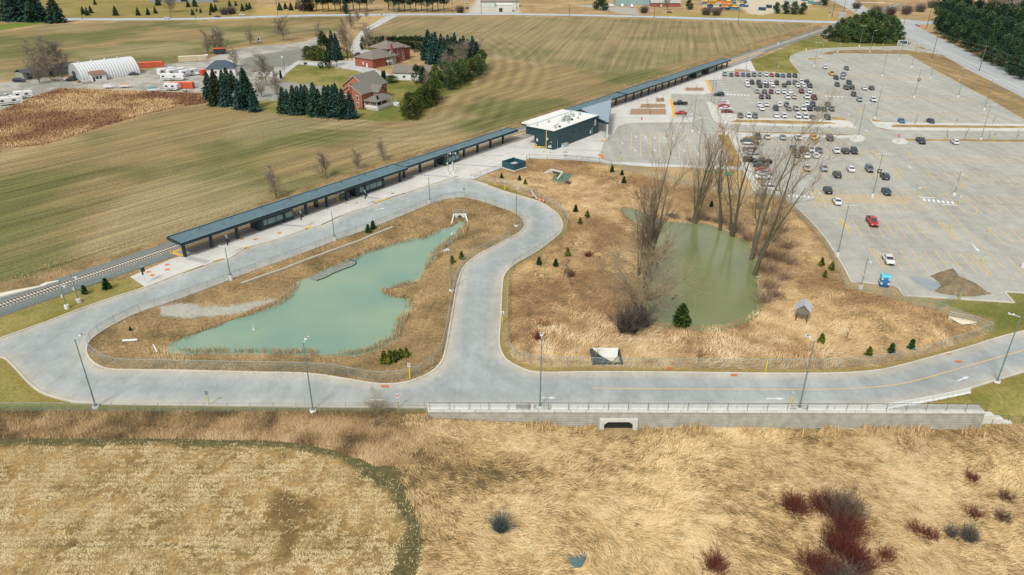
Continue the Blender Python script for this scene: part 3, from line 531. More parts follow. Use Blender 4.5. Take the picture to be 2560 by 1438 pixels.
# painted islands (ladder hatch)
def ladder(pts4,n=8,name='painted_island'):
    w=[P(*p)[:2] for p in pts4]; s=[(w[0],w[1]),(w[1],w[2]),(w[2],w[3]),(w[3],w[0])]
    for i in range(1,n): t=i/n; s.append((w[0]*(1-t)+w[3]*t,w[1]*(1-t)+w[2]*t))
    return s
hs=[]
for q in ([(2173,622),(2184,622),(2217,670),(2205,668)],[(2418,634),(2432,634),(2480,687),(2472,690)],[(2345,556),(2357,557),(2396,597),(2388,602)],[(2224,421),(2232,421),(2258,452),(2251,452)],[(2180,376),(2186,377),(2208,400),(2203,401)],[(2093,545),(2105,546),(2130,580),(2118,575)],[(1994,416),(2000,416),(2015,438),(2008,436)],[(1975,372),(1980,372),(1990,388),(1985,388)],[(2142,268),(2147,268),(2155,282),(2150,282)],[(2398,457),(2404,457),(2412,470),(2406,470)]): hs+=ladder(q)
for q in ([(2024,470),(2032,467),(2052,486),(2262,489),(2250,478),(2262,474.5),(2282,476),(2300,490),(2322,520),(2322,526),(2300,527),(2285,522),(2272,507),(2262,504),(2076,500),(2084,508),(2078,515),(2065,517),(2050,512)],[(2363,484),(2370,481),(2385,481.5),(2400,488),(2443,527),(2442,533),(2430,535),(2412,530),(2404,524)]):
    w=WP(q); hs+=[(w[i],w[(i+1)%len(w)]) for i in range(len(w))]
for i in range(34):
    t=i/33; a=P(2040+t*225,506+t*6)[:2]; b=P(2052+t*222+6,487+t*4)[:2]; hs.append((a,b))
for i in range(9): t=i/8; hs.append((P(2030+t*30,478+t*35)[:2],P(2046+t*38,474+t*32)[:2])); hs.append((P(2262+t*28,482+t*42)[:2],P(2284+t*36,482+t*38)[:2]))
lines('hatched_markings',hs,.16,mat('yellow_line',C(222,190,110),.8),.018,'yellow hatched islands painted on the lot')
ws=[]
for (a,b,n) in (((1967,488),(2036,494),7),((2305,499),(2387,508),7),((1780,234.5),(1875,239),11),((2060,240.5),(2110,243),5)):
    for i in range(n):
        t=(i+.25)/n; t2=(i+.8)/n; p=P(a[0]+(b[0]-a[0])*t,a[1]+(b[1]-a[1])*t)[:2]; q=P(a[0]+(b[0]-a[0])*t2,a[1]+(b[1]-a[1])*t2)[:2]; ws.append((p,q))
lines('crosswalk',ws,2.2,WPAINT,.02,'white crosswalk bars')
ws=[(P(2298,492.5),P(2336,495.5)),(P(2354,511),P(2393,514)),(P(1733,299.5),P(1745,300)),(P(1745,331),P(1795,333)),(P(1645,404),P(1656,404)),(P(1690,317.5),P(1704,317.8)),(P(2132,321),P(2141,321.5))]
lines('stop_bars',ws,.5,WPAINT,.02,'white stop bars')
lines('lane_line',[(P(2354,512),P(2508,668)),(P(2385,475),P(2337,495)),(P(2200,405),P(2330,478)),(P(2308,466),P(2337,495))],.14,mat('yellow_line',C(222,190,110),.8),.02,'long yellow lane line on the lot')
def arrow(px,py,ang,s=1.):
    p=P(px,py); mb=MB(); c,sn=math.cos(ang),math.sin(ang); pts=[(-1.6,.12),(.3,.12),(.3,.4),(1.5,0),(.3,-.4),(.3,-.12),(-1.6,-.12)]
    pts=[(p[0]+s*(x*c-y*sn),p[1]+s*(x*sn+y*c)) for x,y in pts]; w=MB().prism(pts,.017,.024,bottom=False).build('lane_arrow',WPAINT,fix=False); tag(w,'white painted lane arrow',kind='structure')
for x,y,a,s in ((1371,995,0,.85),(1940,997,0,.95),(2408,947,.45,.95),(2440,621,SD,1.3),(2275,417,SD+math.pi,1.),(1556,358,-1.57,1),(1590,342,-1.57,1),(1614,343,-1.57,1),(1637,344,-1.57,1),(1660,345,-1.57,1),(1682,346,-1.57,1),(1588,376,-1.57,1),(1637,376,-1.57,.9),(1770,341,1.57,1),(1710,377,-1.57,1),(943,1000,3.1,.8),(950,523,.6,1)): arrow(x,y,a,s)
# road centre lines
def cl(pts,w,m,z=.02,lab='painted road line'): 
    mb=MB(); strip(mb,chaikin(WP(pts),2,False),w,z-.004,z); return tag(mb.build('road_line',m,fix=False),lab,kind='structure')
cl([(1480,971),(1700,973),(1920,974),(2120,974),(2245,963),(2320,944),(2430,912),(2560,876),(2700,838)],.16,mat('yellow_line',C(222,190,110),.8),.03,'faded yellow centre line on the bus road')
for o_ in ((2150,30),(2157,28)): cl([(o_[0]-48,-12),(o_[0],o_[1]),(o_[0]+70,62),(o_[0]+190,118),(o_[0]+300,170),(o_[0]+420,232),(o_[0]+760,400)],.25,WPAINT,.03,'white line along the main road')
cl([(2265,90),(2330,115),(2420,163),(2560,234),(2900,405)],.25,WPAINT,.03,'white edge line of the main road')
# dark paving bands on the plaza
bands=[((470,645),(520,655.5),1.6),((640,558),(760,566),1.0),((870,487),(950,497),1.0),((1050,437),(1122,442),1.0),((1127,410),(1250,418),.9),((1205,387),(1260,390),.6),((1265,366),(1345,372),.5),((1412,374),(1503,377),.6),((1460,350),(1502,353),.5),((1510,316),(1550,318),.4),((1525,294),(1700,296.5),.55),((1545,277),(1575,279),.4),((1560,265),(1600,267),.4),((1572,250),(1640,252),.35),((1620,233),(1680,235),.5),((1680,213),(1765,216),.4),((1720,200),(1780,203),.4),((1760,188),(1800,191),.4)]
for a,b,w in bands: lines('paving_band',[(P(*a,.1),P(*b,.1))],w,mat('dark_band',C(168,170,168),.9),.106,'darker grey paving band across the plaza')
for a,b,w in (((530,654),(560,646.5),.6),((455,682),(509,664),.28),((611,620),(622,619),.9),((762,573),(778,563),.7),((803,562),(853,538),.25),((935,508),(973,494.5),.6),((973,494.5),(1013,482.5),.25)): lines('kerb_paint',[(P(*a,.13),P(*b,.13))],w,FADEY if w<.3 else YEL,.14,'yellow painted kerb edge')
for x,y,sx,sy in ((418,662,1,.7),(419,674,1,.7),(371,680,1,.7),(381,688,1,.7),(605,597.5,1,.7),(639,598,1,.7),(699,583,1,.7),(892,507.5,.8,.6),(866,508,.8,.6),(981,484,1,.7),(1143,420,.8,.7),(1180,438,.8,.7),(1306,387,.9,.7),(1360,380,.8,.5),(1376,382,.8,.5)):
    p=P(x,y,.1); m=MB(); m.cyl((0,0,0),(0,0,.02),.52*sx,n=12); o=m.build('drain_cover',TACT,loc=(p[0],p[1],.104)); tag(o,None,None,None,'structure'); o['label']='small orange round cover set in the white pavement'
# orange tactile ramps
for a,b,w in (((1504,354),(1520,347),1.0),((1498,385),(1510,397),1.2),((1797,306.5),(1808,309),.7),((1797,331.5),(1806,327),1.),((2114,318.5),(2124,317),.7),((2200,320),(2216,323.5),.5)): lines('tactile_ramp',[(P(*a,.13),P(*b,.13))],w,TACT,.142,'orange tactile ramp edge')
for x,y in ((963,967),(1835,939),(2369,885),(2396,905),(1675,922)): 
    p=G(x,y); o=MB().box((0,0,.0),(1.1,.6,.03)).build('drain_cover',mat('rust',C(190,110,60),.9,noise=.3,nscale=5),loc=(p[0],p[1],max(p[2],0)+.03)); tag(o,'rusty orange catch basin grate in the bus road',None,None,'structure')
# ============================================================ RAILWAY
BAL=mat('ballast',C(126,128,122),1,noise=.25,nscale=3); STEEL=mat('rail_steel',C(96,90,84),.45,metal=.4,noise=.2,nscale=2)
tr=thing('railway_track','single railway track running along the platform edge','railway',(TA[0],TA[1],0),TANG); tr['category']='railway track'
S0,S1_=-140,760
def tube_strip(name,y0,y1,z0,z1,m,par,s0=S0,s1=S1_): return MB().box2(s0,s1,y0,y1,z0,z1).build(name,m,par)
bal=MB().extr([(-2.4,-.05),(-1.5,.18),(1.5,.18),(2.4,-.05)],S0,S1_).build('ballast_bed',BAL,tr)
for y in (-.75,.75): MB().box2(S0,S1_,y-.05,y+.05,.3,.44).build('rail',STEEL,tr)
slm=mat('sleeper_concrete',C(196,190,176),.9,noise=.15,nscale=2); sb=MB().box((0,0,0),(.26,2.5,.16)).build('sleeper',slm,tr,loc=(-40,0,.25)); rest=MB()
s=-39.4; k=1
while s<S1_:
    if k<100 and s>-30: c=sb.copy(); COL.objects.link(c); c.location=(s,0,.25); k+=1
    else: rest.box((s,0,.25),(.26,2.5,.16))
    s+=.61
r_=rest.build('sleepers',slm,tr,fix=False); r_['kind']='stuff'
# dark ballast shoulders, a service track of gravel
bs=MB(); bs.add([(S0,-5.0,.02),(35,-4.3,.02),(35,-1.6,.03),(S0,-1.6,.03)],[(0,1,2,3)]); bs.add([(S0,1.6,.03),(S1_,1.6,.03),(S1_,4.2,.02),(S0,4.2,.02)],[(0,1,2,3)]); bs.add([(395,-4.5,.02),(S1_,-4.5,.02),(S1_,-1.6,.03),(395,-1.6,.03)],[(0,1,2,3)])
o=bs.build('track_shoulder',mat('ballast_dark',C(112,122,120),1,noise=.2,nscale=2),fix=False); o.location=(TA[0],TA[1],0); o.rotation_euler=(0,0,TANG); tag(o,'grey gravel shoulder beside the track',None,None,'structure')
# platform
pl=[(33.3,-2.0),(398,-2.0),(402,-4.0),(366,-8.2),(34.0,-6.3)]
o=MB().prism(pl,-.05,.3).build('platform',DARKPL,loc=(TA[0],TA[1],0)); o.rotation_euler=(0,0,TANG); tag(o,'long grey railway platform','platform',kind='structure'); del o['category']
for n,a,w,lab in (('platform_edge',[(33.4,-2.35),(398,-2.35)],.65,'yellow tactile strip along the platform edge'),('platform_edge',[(33.7,-2.4),(34.3,-6.2)],.7,'yellow strip across the platform end'),('blue_strip',[(232,-6.6),(262,-6.6)],.5,'blue painted strip on the platform')):
    mb=MB(); strip(mb,np.array(a),w,.29,.315); o=mb.build(n,mat('blue_line',C(90,150,180),.8) if 'blue' in n else mat('platform_yellow',C(240,184,40),.7),loc=(TA[0],TA[1],0)); o.rotation_euler=(0,0,TANG); tag(o,lab,kind='structure')
# ============================================================ STATION
TEAL=stripemat('teal_cladding',C(30,66,72,.75),.86,.35,'X',.5); TEALD=mat('dark_teal_steel',C(22,50,56,.75),.45,noise=.1,nscale=2); ROOFM=mat('teal_roof_membrane',C(84,112,120),.7,noise=.14,nscale=.35)
CAPM=mat('roof_cap_metal',C(120,150,158),.45,metal=.2); WHITEROOF=mat('white_roof',C(226,226,220),.8,noise=.07,nscale=.6); GLS=mat('dark_glass',C(28,52,58,.7),.12,spec=.8); GLASS2=mat('pale_glass',C(120,150,150,.6),.15,spec=.8)
SOFF=mat('soffit',C(90,84,76),.8)
cn=thing('platform_canopy','long dark teal canopy with flat roof and many posts along the platform','canopy',(TA[0],TA[1],0),TANG)
secs=[(33.4,102.6,2.3,8.2,4.15),(102.6,156.5,2.3,6.8,4.0),(190,230,2.3,7.2,4.0),(230,263,2.1,7.9,4.15),(263,338,2.3,7.7,4.0)]
for i,(a,b,vn,vs,z) in enumerate(secs):
    b2=b
    MB().box2(a+.25,b2-.25,-vs+.25,-vn-.25,z-.3,z-.12).build('roof',ROOFM,cn)
    f=MB(); f.box2(a,b2,-vs,-vs+.22,z-.75,z).box2(a,b2,-vn-.22,-vn,z-.75,z).box2(a,a+.22,-vs+.22,-vn-.22,z-.75,z).box2(b2-.22,b2,-vs+.22,-vn-.22,z-.75,z); f.build('fascia',TEALD,cn)
    f=MB(); f.box2(a-.04,b2+.04,-vs-.04,-vs+.16,z,z+.05).box2(a-.04,b2+.04,-vn-.16,-vn+.04,z,z+.05); f.build('roof_cap',CAPM,cn)
    MB().box2(a+.3,b2-.3,-vs+.3,-vn-.3,z-.72,z-.66).build('soffit',SOFF,cn)
    d=MB(); s=a+4
    while s<b-2: d.cyl((s,-(vn+vs)/2,z-.12),(s,-(vn+vs)/2,z+.02),.16,n=8); d.box((s+3.2,-(vn+1.4),z+.02),(.18,.18,.3)); s+=8.3
    d.build('roof_vents',mat('vent_grey',C(70,90,96),.6),cn)
    s=a+1.0
    while s<b: MB().box2(s-.3,s+.3,-(vs-1.5)-.45,-(vs-1.5)+.1,.3,z-.7).build('post',TEALD,cn); s+=6.62
# west-edge gutter between the building and canopy
def local(name,label,cat,s,v,rz=0.,z=0.,group=None): p=SVc(s,v,z); return thing(name,label,cat,p,TANG+rz,group)
# glazed shelters below the canopy, benches in front
def shelter(s0,s1,label):
    t=local('waiting_shelter',label,'shelter',s0,0,z=.3); L=s1-s0
    f=MB()
    for x in (0,L): f.box2(x-.12,x+.12,-6.9,-3.6,0,2.9)
    for x in np.linspace(0,L,5): f.box2(x-.07,x+.07,-6.95,-6.8,0,2.9)
    f.box2(0,L,-6.95,-6.8,0,.75).box2(0,L,-6.95,-6.8,2.1,2.9).box2(0,L,-3.75,-3.6,0,.6); f.build('frame',TEALD,t)
    MB().box2(.1,L-.1,-6.9,-6.86,.75,2.1).build('glazing',GLASS2,t); MB().box2(0,1.4,-6.98,-6.9,0,2.7).build('door',TEALD,t)
for k,(a,b) in enumerate([(53.5,63.5),(84,94),(119.5,126),(298,304),(312,320)]): shelter(a,b,['glazed waiting shelter nearest the canopy west end','glazed waiting shelter behind the second pair of benches','closed dark shelter under the canopy left of the station','dark waiting shelter under the far canopy','pale glazed shelter near the far canopy end'][k])
bch=None; BW=mat('bench_wood',C(150,104,84),.7,noise=.15,nscale=6)
def bench(p,rz,label):
    global bch
    if bch is None:
        bch=thing('bench',label,'bench',p,rz,'benches in front of the platform shelters'); MB().box((0,0,.45),(2.3,.5,.08)).build('seat',BW,bch); MB().box((0,.26,.75),(2.3,.07,.45)).build('backrest',BW,bch)
        for x in (-1,1): MB().box((x,0,.21),(.08,.45,.42)).build('leg',TEALD,bch)
    else: dup(bch,p,rz,label,'benches in front of the platform shelters')
for k,(x,y) in enumerate([(674,559),(699,551),(921,475.5),(941,469)]): q=P(x,y,.1); bench((q[0],q[1],.1),TANG,['brown bench under the canopy, nearest the canopy west end','brown bench under the canopy, second from the west end','brown bench beside the second shelter, left one','brown bench beside the second shelter, right one'][k])
t_=P(862,494,.1); t=thing('bike_rack_cabinet','grey metal recycling cabinet standing under the canopy edge','recycling bin',(t_[0],t_[1],.1),TANG); t.name='recycling_cabinet'
MB().box((0,0,.65),(3.0,.9,1.3)).build('cabinet',mat('grey_metal',C(128,130,124),.5,noise=.2,nscale=3),t); MB().box((0,0,1.33),(3.1,1.0,.06)).build('lid',mat('lid_grey',C(90,92,90),.5),t)
t_=P(791,517,.3); t=thing('ticket_machine','green and black ticket machine under the canopy','ticket machine',(t_[0],t_[1],.3),TANG); MB().box((0,0,.95),(1.0,.7,1.9)).build('cabinet',mat('tvm_dark',C(30,44,40),.4),t); MB().box((0,-.37,1.25),(.7,.05,.8)).build('screen_panel',mat('tvm_green',C(110,150,60),.5),t)
# building (long box with one open corner)
bd=local('station_building','dark teal metal clad station building with flat white roof','building',154.6,0)
B0,B1,F_v,Bk=0,27.8,22.9,11.6; Hh=6.25
w=MB(); w.box2(B0,B1,-F_v,-15.6,0,Hh-.25); w.box2(B0+4.8,B1,-15.6,-Bk,0,Hh-.25); w.box2(B0,B0+4.8,-15.6,-Bk,3.7,Hh-.25); w.build('wall',TEAL,bd)
w=MB(); w.box2(B0,B0+.3,-F_v,-Bk,Hh-.25,Hh+.15).box2(B1-.3,B1,-F_v,-Bk,Hh-.25,Hh+.15).box2(B0+.3,B1-.3,-F_v,-F_v+.3,Hh-.25,Hh+.15).box2(B0+.3,B1-.3,-Bk-.3,-Bk,Hh-.25,Hh+.15); w.build('parapet',mat('pale_flashing',C(205,220,222),.5),bd)
MB().box2(B0+.31,B1-.31,-F_v+.31,-Bk-.31,Hh-.24,Hh-.1).build('roof',WHITEROOF,bd)
w=MB(); w.box2(B0-.06,B0,-F_v,-Bk,Hh-.7,Hh+.02).box2(B0-.06,B1+.06,-F_v-.06,-F_v,Hh-.55,Hh+.02).box2(B1,B1+.06,-F_v,-Bk,Hh-.55,Hh+.02); w.build('fascia_band',TEALD,bd)
MB().box2(5.6,9.9,-F_v-.05,-F_v,0,3.3).build('roller_door',stripemat('roller_door',C(14,60,74,.8),.8,.2,'Z',.5),bd)
for x in (3.6,11.6,16.0,21.0,25.4)[:4]: MB().box((x,-F_v-.12,3.75),(.6,.2,.25)).build('wall_lamp',mat('black_fixture',C(16,30,34),.5),bd)
lg=MB()
for k in range(20):
    a0,a1=2*math.pi*k/20,2*math.pi*(k+1)/20; lg.add([(25.4+.72*math.cos(a0),-F_v-.06,4.6+.72*math.sin(a0)),(25.4+.72*math.cos(a1),-F_v-.06,4.6+.72*math.sin(a1)),(25.4+.5*math.cos(a1),-F_v-.06,4.6+.5*math.sin(a1)),(25.4+.5*math.cos(a0),-F_v-.06,4.6+.5*math.sin(a0))],[(0,1,2,3)])
lg.box2(25.15,25.28,-F_v-.09,-F_v,4.3,4.9).box2(25.36,25.5,-F_v-.09,-F_v,4.25,4.95).box2(24.7,26.1,-F_v-.09,-F_v,3.45,3.68).box2(24.8,25.9,-F_v-.09,-F_v,3.25,3.38); lg.build('logo_sign',WPAINT,bd)
MB().box2(22.2,22.9,-F_v-.12,-F_v,.9,2.2).build('electrical_panel',mat('pale_panel',C(190,205,205),.5),bd); MB().cyl((23.5,-F_v-.1,.1),(23.5,-F_v-.1,3.0),.06,n=6).build('downpipe',mat('pale_pipe',C(170,195,198),.5),bd)
MB().cyl((2.0,-F_v-.1,.1),(2.0,-F_v-.1,3.0),.06,n=6).build('downpipe',mat('pale_pipe',C(170,195,198),.5),bd)
yp=MB(); yp.cyl((-.15,-20.0,.2),(-.15,-20.0,6.1),.13,n=8).cyl((-.15,-20.0,.5),(-.9,-17.2,.5),.13,n=8).cyl((-.9,-17.2,0),(-.9,-17.2,.5),.1,n=8); yp.build('gas_pipe',mat('bright_yellow',C(238,196,40),.6),bd)
for y,z,sy,sz in ((-16.3,2.4,.7,.9),(-21.0,.9,.5,.6),(-21.7,1.1,.7,.9),(-21.9,2.6,.3,.3),(-20.4,3.4,.6,.7)): MB().box((-.1,y,z),(.16,sy,sz)).build('meter_box',mat('pale_panel',C(190,205,205),.5),bd)
rt=[(4,-20.5,.9),(7.5,-19,.5),(9,-14.5,.7),(13,-17.5,1.1),(14.2,-18.5,1.3),(15.5,-16.5,1.2),(16,-18.6,.9),(17,-17,1.3),(18.5,-15,.8),(19.5,-19.5,.6),(21,-16.5,1.0),(22.5,-14.6,.7),(12,-20.6,.5),(24.5,-17,.8),(3,-14,.5)]
RG=mat('galvanised',C(190,198,196),.4,metal=.3,noise=.2,nscale=4)
for x,y,h in rt:
    q=MB(); q.box((0,0,h/2),(h*.9,h*.7,h)); q.cyl((.1,0,h),(.1,0,h+.45),.14,n=8); q.build('rooftop_unit',RG,bd,loc=(x,y,Hh-.1))
for x,y in ((6,-21),(14.8,-17.6),(16.6,-19)): MB().box((x,y,Hh+.15),(.7,.5,.5)).build('black_unit',mat('roof_black',C(40,40,36),.7),bd)
MB().cyl((7,-20,Hh-.1),(7,-20,Hh+2.2),.05,n=5).build('antenna_mast',RG,bd)
# white link roof and the big tilted entrance roof
lr=local('link_canopy','white roofed link canopy between the station and the platform canopy','canopy',168,0); MB().box2(-3.5,22,-10.8,-2.3,3.7,4.2).build('roof',WHITEROOF,lr); MB().box2(-3.6,22,-10.9,-2.2,3.2,3.68).build('fascia',TEALD,lr)
for s in (-2,6,14,20): MB().box2(s,s+.5,-10.2,-9.7,0.1,3.2).build('post',TEALD,lr)
A_=P(1453,272,5.2);B_=P(1529,248,6.6);C_=P(1521.5,306,6.0);D_=P(1494,294,5.4); ent=thing('entrance_roof','large tilted grey blue roof over the station entrance','canopy',(C_[0],C_[1],0)); o0=np.array([C_[0],C_[1],0])
q=[A_-o0,B_-o0,C_-o0,D_-o0]; MB().add([tuple(v) for v in q]+[tuple(v-[0,0,.25]) for v in q],[(0,1,2,3),(4,7,6,5),(0,4,5,1),(1,5,6,2),(2,6,7,3),(3,7,4,0)]).build('roof',mat('grey_blue_roof',C(138,158,170),.5,noise=.08,nscale=.5),ent)
q2=[v*[.94,.94,1]-[0,0,.3] for v in q]; MB().add([tuple(v) for v in q2]+[tuple(v-[0,0,.9]) for v in q2],[(0,1,2,3),(4,7,6,5),(0,4,5,1),(1,5,6,2),(2,6,7,3),(3,7,4,0)]).build('soffit_frame',TEALD,ent)
for p in (C_,B_): v=p-o0; MB().box((v[0]*.9-.3,v[1]*.9+.3,(v[2]-1.2)/2),(.6,.5,v[2]-1.2)).build('column',mat('white_column',C(205,210,205),.6),ent)
for k,(s_,v_) in enumerate(((186.5,21.0),(188.5,15.0))): p=SVc(s_,v_)-o0; MB().box((p[0],p[1],2.1),(.5,.4,4.2)).build('column',mat('white_column',C(205,210,205),.6),ent)
# small items round the station
p=P(1297,0+424,0); 
def simple(name,label,cat,px,py,parts,rz=0.,z=None,group=None):
    g=G(px,py) if z is None else np.append(P(px,py,z)[:2],z); t=thing(name,label,cat,(g[0],g[1],max(g[2],0) if z is None else z),rz,group)
    for nm,mbx,m in parts: mbx.build(nm,m,t)
    return t
simple('utility_box','pale grey electrical cabinet at the foot of the station wall','cabinet',1412,368,[('box',MB().box((0,0,.55),(2.6,1.1,1.1)),mat('pale_panel',C(190,205,205),.5)),('lid',MB().box((0,0,1.14),(2.8,1.3,.08)),RG)],TANG)
for k,x in enumerate((1334.5,1341)): simple('bollard','yellow bollard at the station corner, %s one'%('left','right')[k],'bollard',x,370,[('post',MB().cyl((0,0,0),(0,0,1.2),.16,n=10),mat('bright_yellow',C(238,196,40),.6)),('cap',MB().cyl((0,0,1.2),(0,0,1.32),.17,.06,n=10),mat('bright_yellow',C(238,196,40),.6))],0,.1,'yellow bollards')
for k,(x,y) in enumerate(((1413,382),(1414,390))): simple('manhole_box','grey dome stone block on the white pavement, %s one'%('upper','lower')[k],'utility box',x,y,[('box',MB().cyl((0,0,0),(0,0,.4),.8,.55,n=12),mat('grey_stone',C(160,162,160),.9))],0,.1)
# fenced equipment enclosure
e=P(1285,429); ex=P(1253,421); er=P(1316,408.5); rz=math.atan2(e[1]-ex[1],e[0]-ex[0]); rz=math.radians(-24)
en=thing('equipment_enclosure','square teal slatted fence enclosure beside the pavement','enclosure',(e[0],e[1],0),math.radians(45)); en.rotation_euler=(0,0,math.radians(46))
SL=stripemat('teal_slats',C(30,84,98,.8),.6,.5,'X',.6); SL2=stripemat('teal_slats_side',C(30,84,98,.8),.6,.5,'Y',.6); Lx,Ly,hh=5.1,5.1,2.2
MB().box2(-.3,Lx+.3,-.3,Ly+.3,0,.3).build('base_slab',CONC2,en)
for a in ((0,Lx,0,.1),(0,Lx,Ly-.1,Ly)): MB().box2(a[0],a[1],a[2],a[3],.32,hh).build('fence_panel',SL,en)
for a in ((0,.1,.1,Ly-.1),(Lx-.1,Lx,.1,Ly-.1)): MB().box2(a[0],a[1],a[2],a[3],.32,hh).build('fence_panel',SL2,en)
MB().box((2.9,2.9,.85),(2.4,1.6,1.1)).build('transformer',mat('pale_panel2',C(180,190,192),.5),en)
for x in (.15,Lx/2,Lx-.15):
    for y in (.15,Ly-.15): MB().box((x,y,1.3),(.12,.12,2.1)).build('fence_post',TEALD,en)
# yellow low walls by the accessible bays
for k,(a,b) in enumerate((((1677.5,247),(1687,293.5)),((1767,201.5),(1780,233)))):
    A=P(*a);B=P(*b); d=B-A; L=np.linalg.norm(d); t=thing('yellow_curb_wall','%s long yellow curb strip beside the accessible parking bays'%('lower','upper')[k],'curb',(A[0],A[1],0),math.atan2(d[1],d[0])); MB().box2(0,L,-.55,.55,0,.22).build('curb',YEL,t); MB().box2(.3,L-.3,-.3,.3,.22,.3).build('top_plate',mat('orange_yellow',C(226,166,48),.7),t)
bl=[]
for x0,y0,n,dx,dy in ((1700,269,3,8,9),(1715,283,3,2,10),(1792,205,6,4,6)):
    for i in range(n): a=P(x0+i*dx,y0+i*dy); bl.append((a,a+[2.6,-.2,0]))
lines('accessible_bays',bl,1.1,mat('pale_blue_paint',C(186,204,210),.8),.018,'pale blue accessible bay markings')
# ============================================================ FENCES
def meshmat(name,col,dens):
    m=mat(name,col,.5,metal=.2); t=m.node_tree; b=t.nodes['Principled BSDF']; N=t.nodes.new; L=t.links.new; tc=N('ShaderNodeTexCoord')
    ws=[]
    for ax in ('X','Z'):
        w=N('ShaderNodeTexWave'); w.bands_direction='X' if ax=='X' else 'Z'; w.inputs['Scale'].default_value=2.2; 
        L(tc.outputs['UV'],w.inputs['Vector']); ws.append(w)
    tr=N('ShaderNodeBsdfTransparent'); mx=N('ShaderNodeMixShader'); mx.inputs[0].default_value=dens; out=t.nodes['Material Output']
    L(tr.outputs[0],mx.inputs[1]); L(b.outputs[0],mx.inputs[2]); L(mx.outputs[0],out.inputs['Surface']); return m
CHAIN=meshmat('chain_link_wire',C(150,170,165),.20); CHAINB=meshmat('chain_link_dark',C(90,100,98),.09); GALV=mat('galvanised_steel',C(168,188,190),.4,metal=.3); BLK=mat('black_steel',C(60,72,74),.5)
def fence(label,pts,h=1.8,step=3.2,m=None,pm=None,zoff=None,rail=True,world=False,pr=.045):
    if world: w=[np.array([x,y,tz(x,y) if zoff is None else zoff]) for x,y in pts]
    else: w=[G(*p) if zoff is None else np.append(P(*p,zoff)[:2],zoff) for p in pts]
    o=w[0].copy(); t=thing('chain_link_fence',label,'fence',o); P3=[]; 
    for a,b in zip(w[:-1],w[1:]):
        L=np.linalg.norm((b-a)[:2]); n=max(1,int(round(L/step))); 
        for i in range(n): 
            q=a+(b-a)*i/n; P3.append(q)
    P3.append(w[-1]); 
    for q in P3:
        if zoff is None: q[2]=max(tz(q[0],q[1]),-1.0) if False else tz(q[0],q[1])
    fb=MB(); rl=MB(); posts=0; post=None; rest=MB()
    for i,q in enumerate(P3):
        l=q-o
        if posts<99:
            if post is None: post=MB().cyl((0,0,0),(0,0,h+.05),pr,n=6).build('post',pm or GALV,t,loc=l,fix=False)
            else: c=post.copy(); COL.objects.link(c); c.location=l
            posts+=1
        else: rest.cyl(l,l+[0,0,h+.05],pr,n=6)
        if i+1<len(P3):
            k=P3[i+1]-o; fb.add([l,k,k+[0,0,h],l+[0,0,h]],[(0,1,2,3)])
            if rail: rl.cyl(l+[0,0,h],k+[0,0,h],pr*.8,n=4,cap=False)
    if rest.v: r=rest.build('posts',pm or GALV,t,fix=False); r['kind']='stuff'
    fb.build('wire_mesh',m or CHAIN,t,fix=False)
    if rail: rl.build('top_rail',pm or GALV,t,fix=False)
    return t
fence('galvanised chain link fence round the turquoise pond island',[(222,868),(225,880),(240,895),(263,910),(296,920),(425,923),(640,927),(740,928.5),(835,934),(873,941.6),(913,949),(955,953),(1003,949),(1048,937),(1083,915),(1105,880),(1117,833),(1128,758),(1137,720),(1143,697),(1155,667),(1185,642),(1236,615),(1275,596),(1300,579),(1307,566),(1306,553),(1299,542),(1285,531),(1238,516),(1189,500),(1162,495.5),(1140,496),(1103,502),(1066,514.5),(1015,537),(940,567),(890,585),(840,602.5),(790,622.5),(715,650),(640,676.5),(521,723),(426,758),(350,781),(288,811),(247,835),(227,855),(222,868)],1.8,3.4)
fence('galvanised chain link fence along the bus road round the olive pond area',FR[0:32],1.8,3.4)
fence('chain link fence between the tan marsh and the parking lot edge',FR[31:48],1.8,3.4)
fence('black wire fence with posts along the pavement edge below the station',[(1316,400.5),(1324,397.5),(1412,400.3),(1498,407.5),(1528,414.5)],1.5,6.,CHAINB,BLK)
fence('short pale chain link fence at the pavement corner by the enclosure',[(1186,450),(1201,441),(1252,423)],1.5,3.,CHAINB,GALV)
fence('low chain link fence between the railway and the left lawn',[(-60,812),(0,790),(150,741),(240,712),(318,694)],1.5,4,CHAINB)
fence('green grey chain link fence along the bottom edge of the bus road',[(-120,1032),(0,1032),(400,1032),(800,1031.5),(1063,1029)],1.75,3.6)
fence('small chain link fence stub near the marsh corner and lot',[(2340,776),(2400,750),(2290,740),(2110,716)][:2],1.8,3.4)
# ============================================================ RETAINING WALL, CULVERT, BARRIERS
WALLM=stripemat('stacked_block_wall',C(168,168,156),.88,.42,'Z',.95,noise=.2)
wl=thing('retaining_wall','long grey block retaining wall below the bus road','retaining wall',(-12.7,89.15,0))
pf=[(0,-1.6),(12,-2.2),(27,-3.3),(44.6,-3.3),(44.6,-1.35),(48.4,-1.35),(48.4,-3.3),(84.5,-3.3)]
X0,X1=0,84.5; cu0,cu1=24.3,31.2
hx=P(1500,1050,-1.5)[0]+12.7; hx2=P(1592,1050,-1.5)[0]+12.7; cu0,cu1=float(hx),float(hx2)
MB().extr([(-.25,-4.2),(.6,-4.2),(.6,-.05),(-.05,-.05)],X0,cu0).extr([(-.25,-4.2),(.6,-4.2),(.6,-.05),(-.05,-.05)],cu1,X1).extr([(-.12,-1.2),(.6,-1.2),(.6,-.05),(-.05,-.05)],cu0,cu1).build('wall',WALLM,wl)
x=X0; cp=MB()
while x<X1-.1: cp.box2(x+.03,min(x+2.37,X1),-.22,.62,-.04,.14); x+=2.4
cp.build('coping',CONC2,wl)
for i in range(5): MB().box2(X1+i*1.5,X1+i*1.5+1.6,-.2,.9,-4,-.45-.6*i).build('step',CONC2,wl)
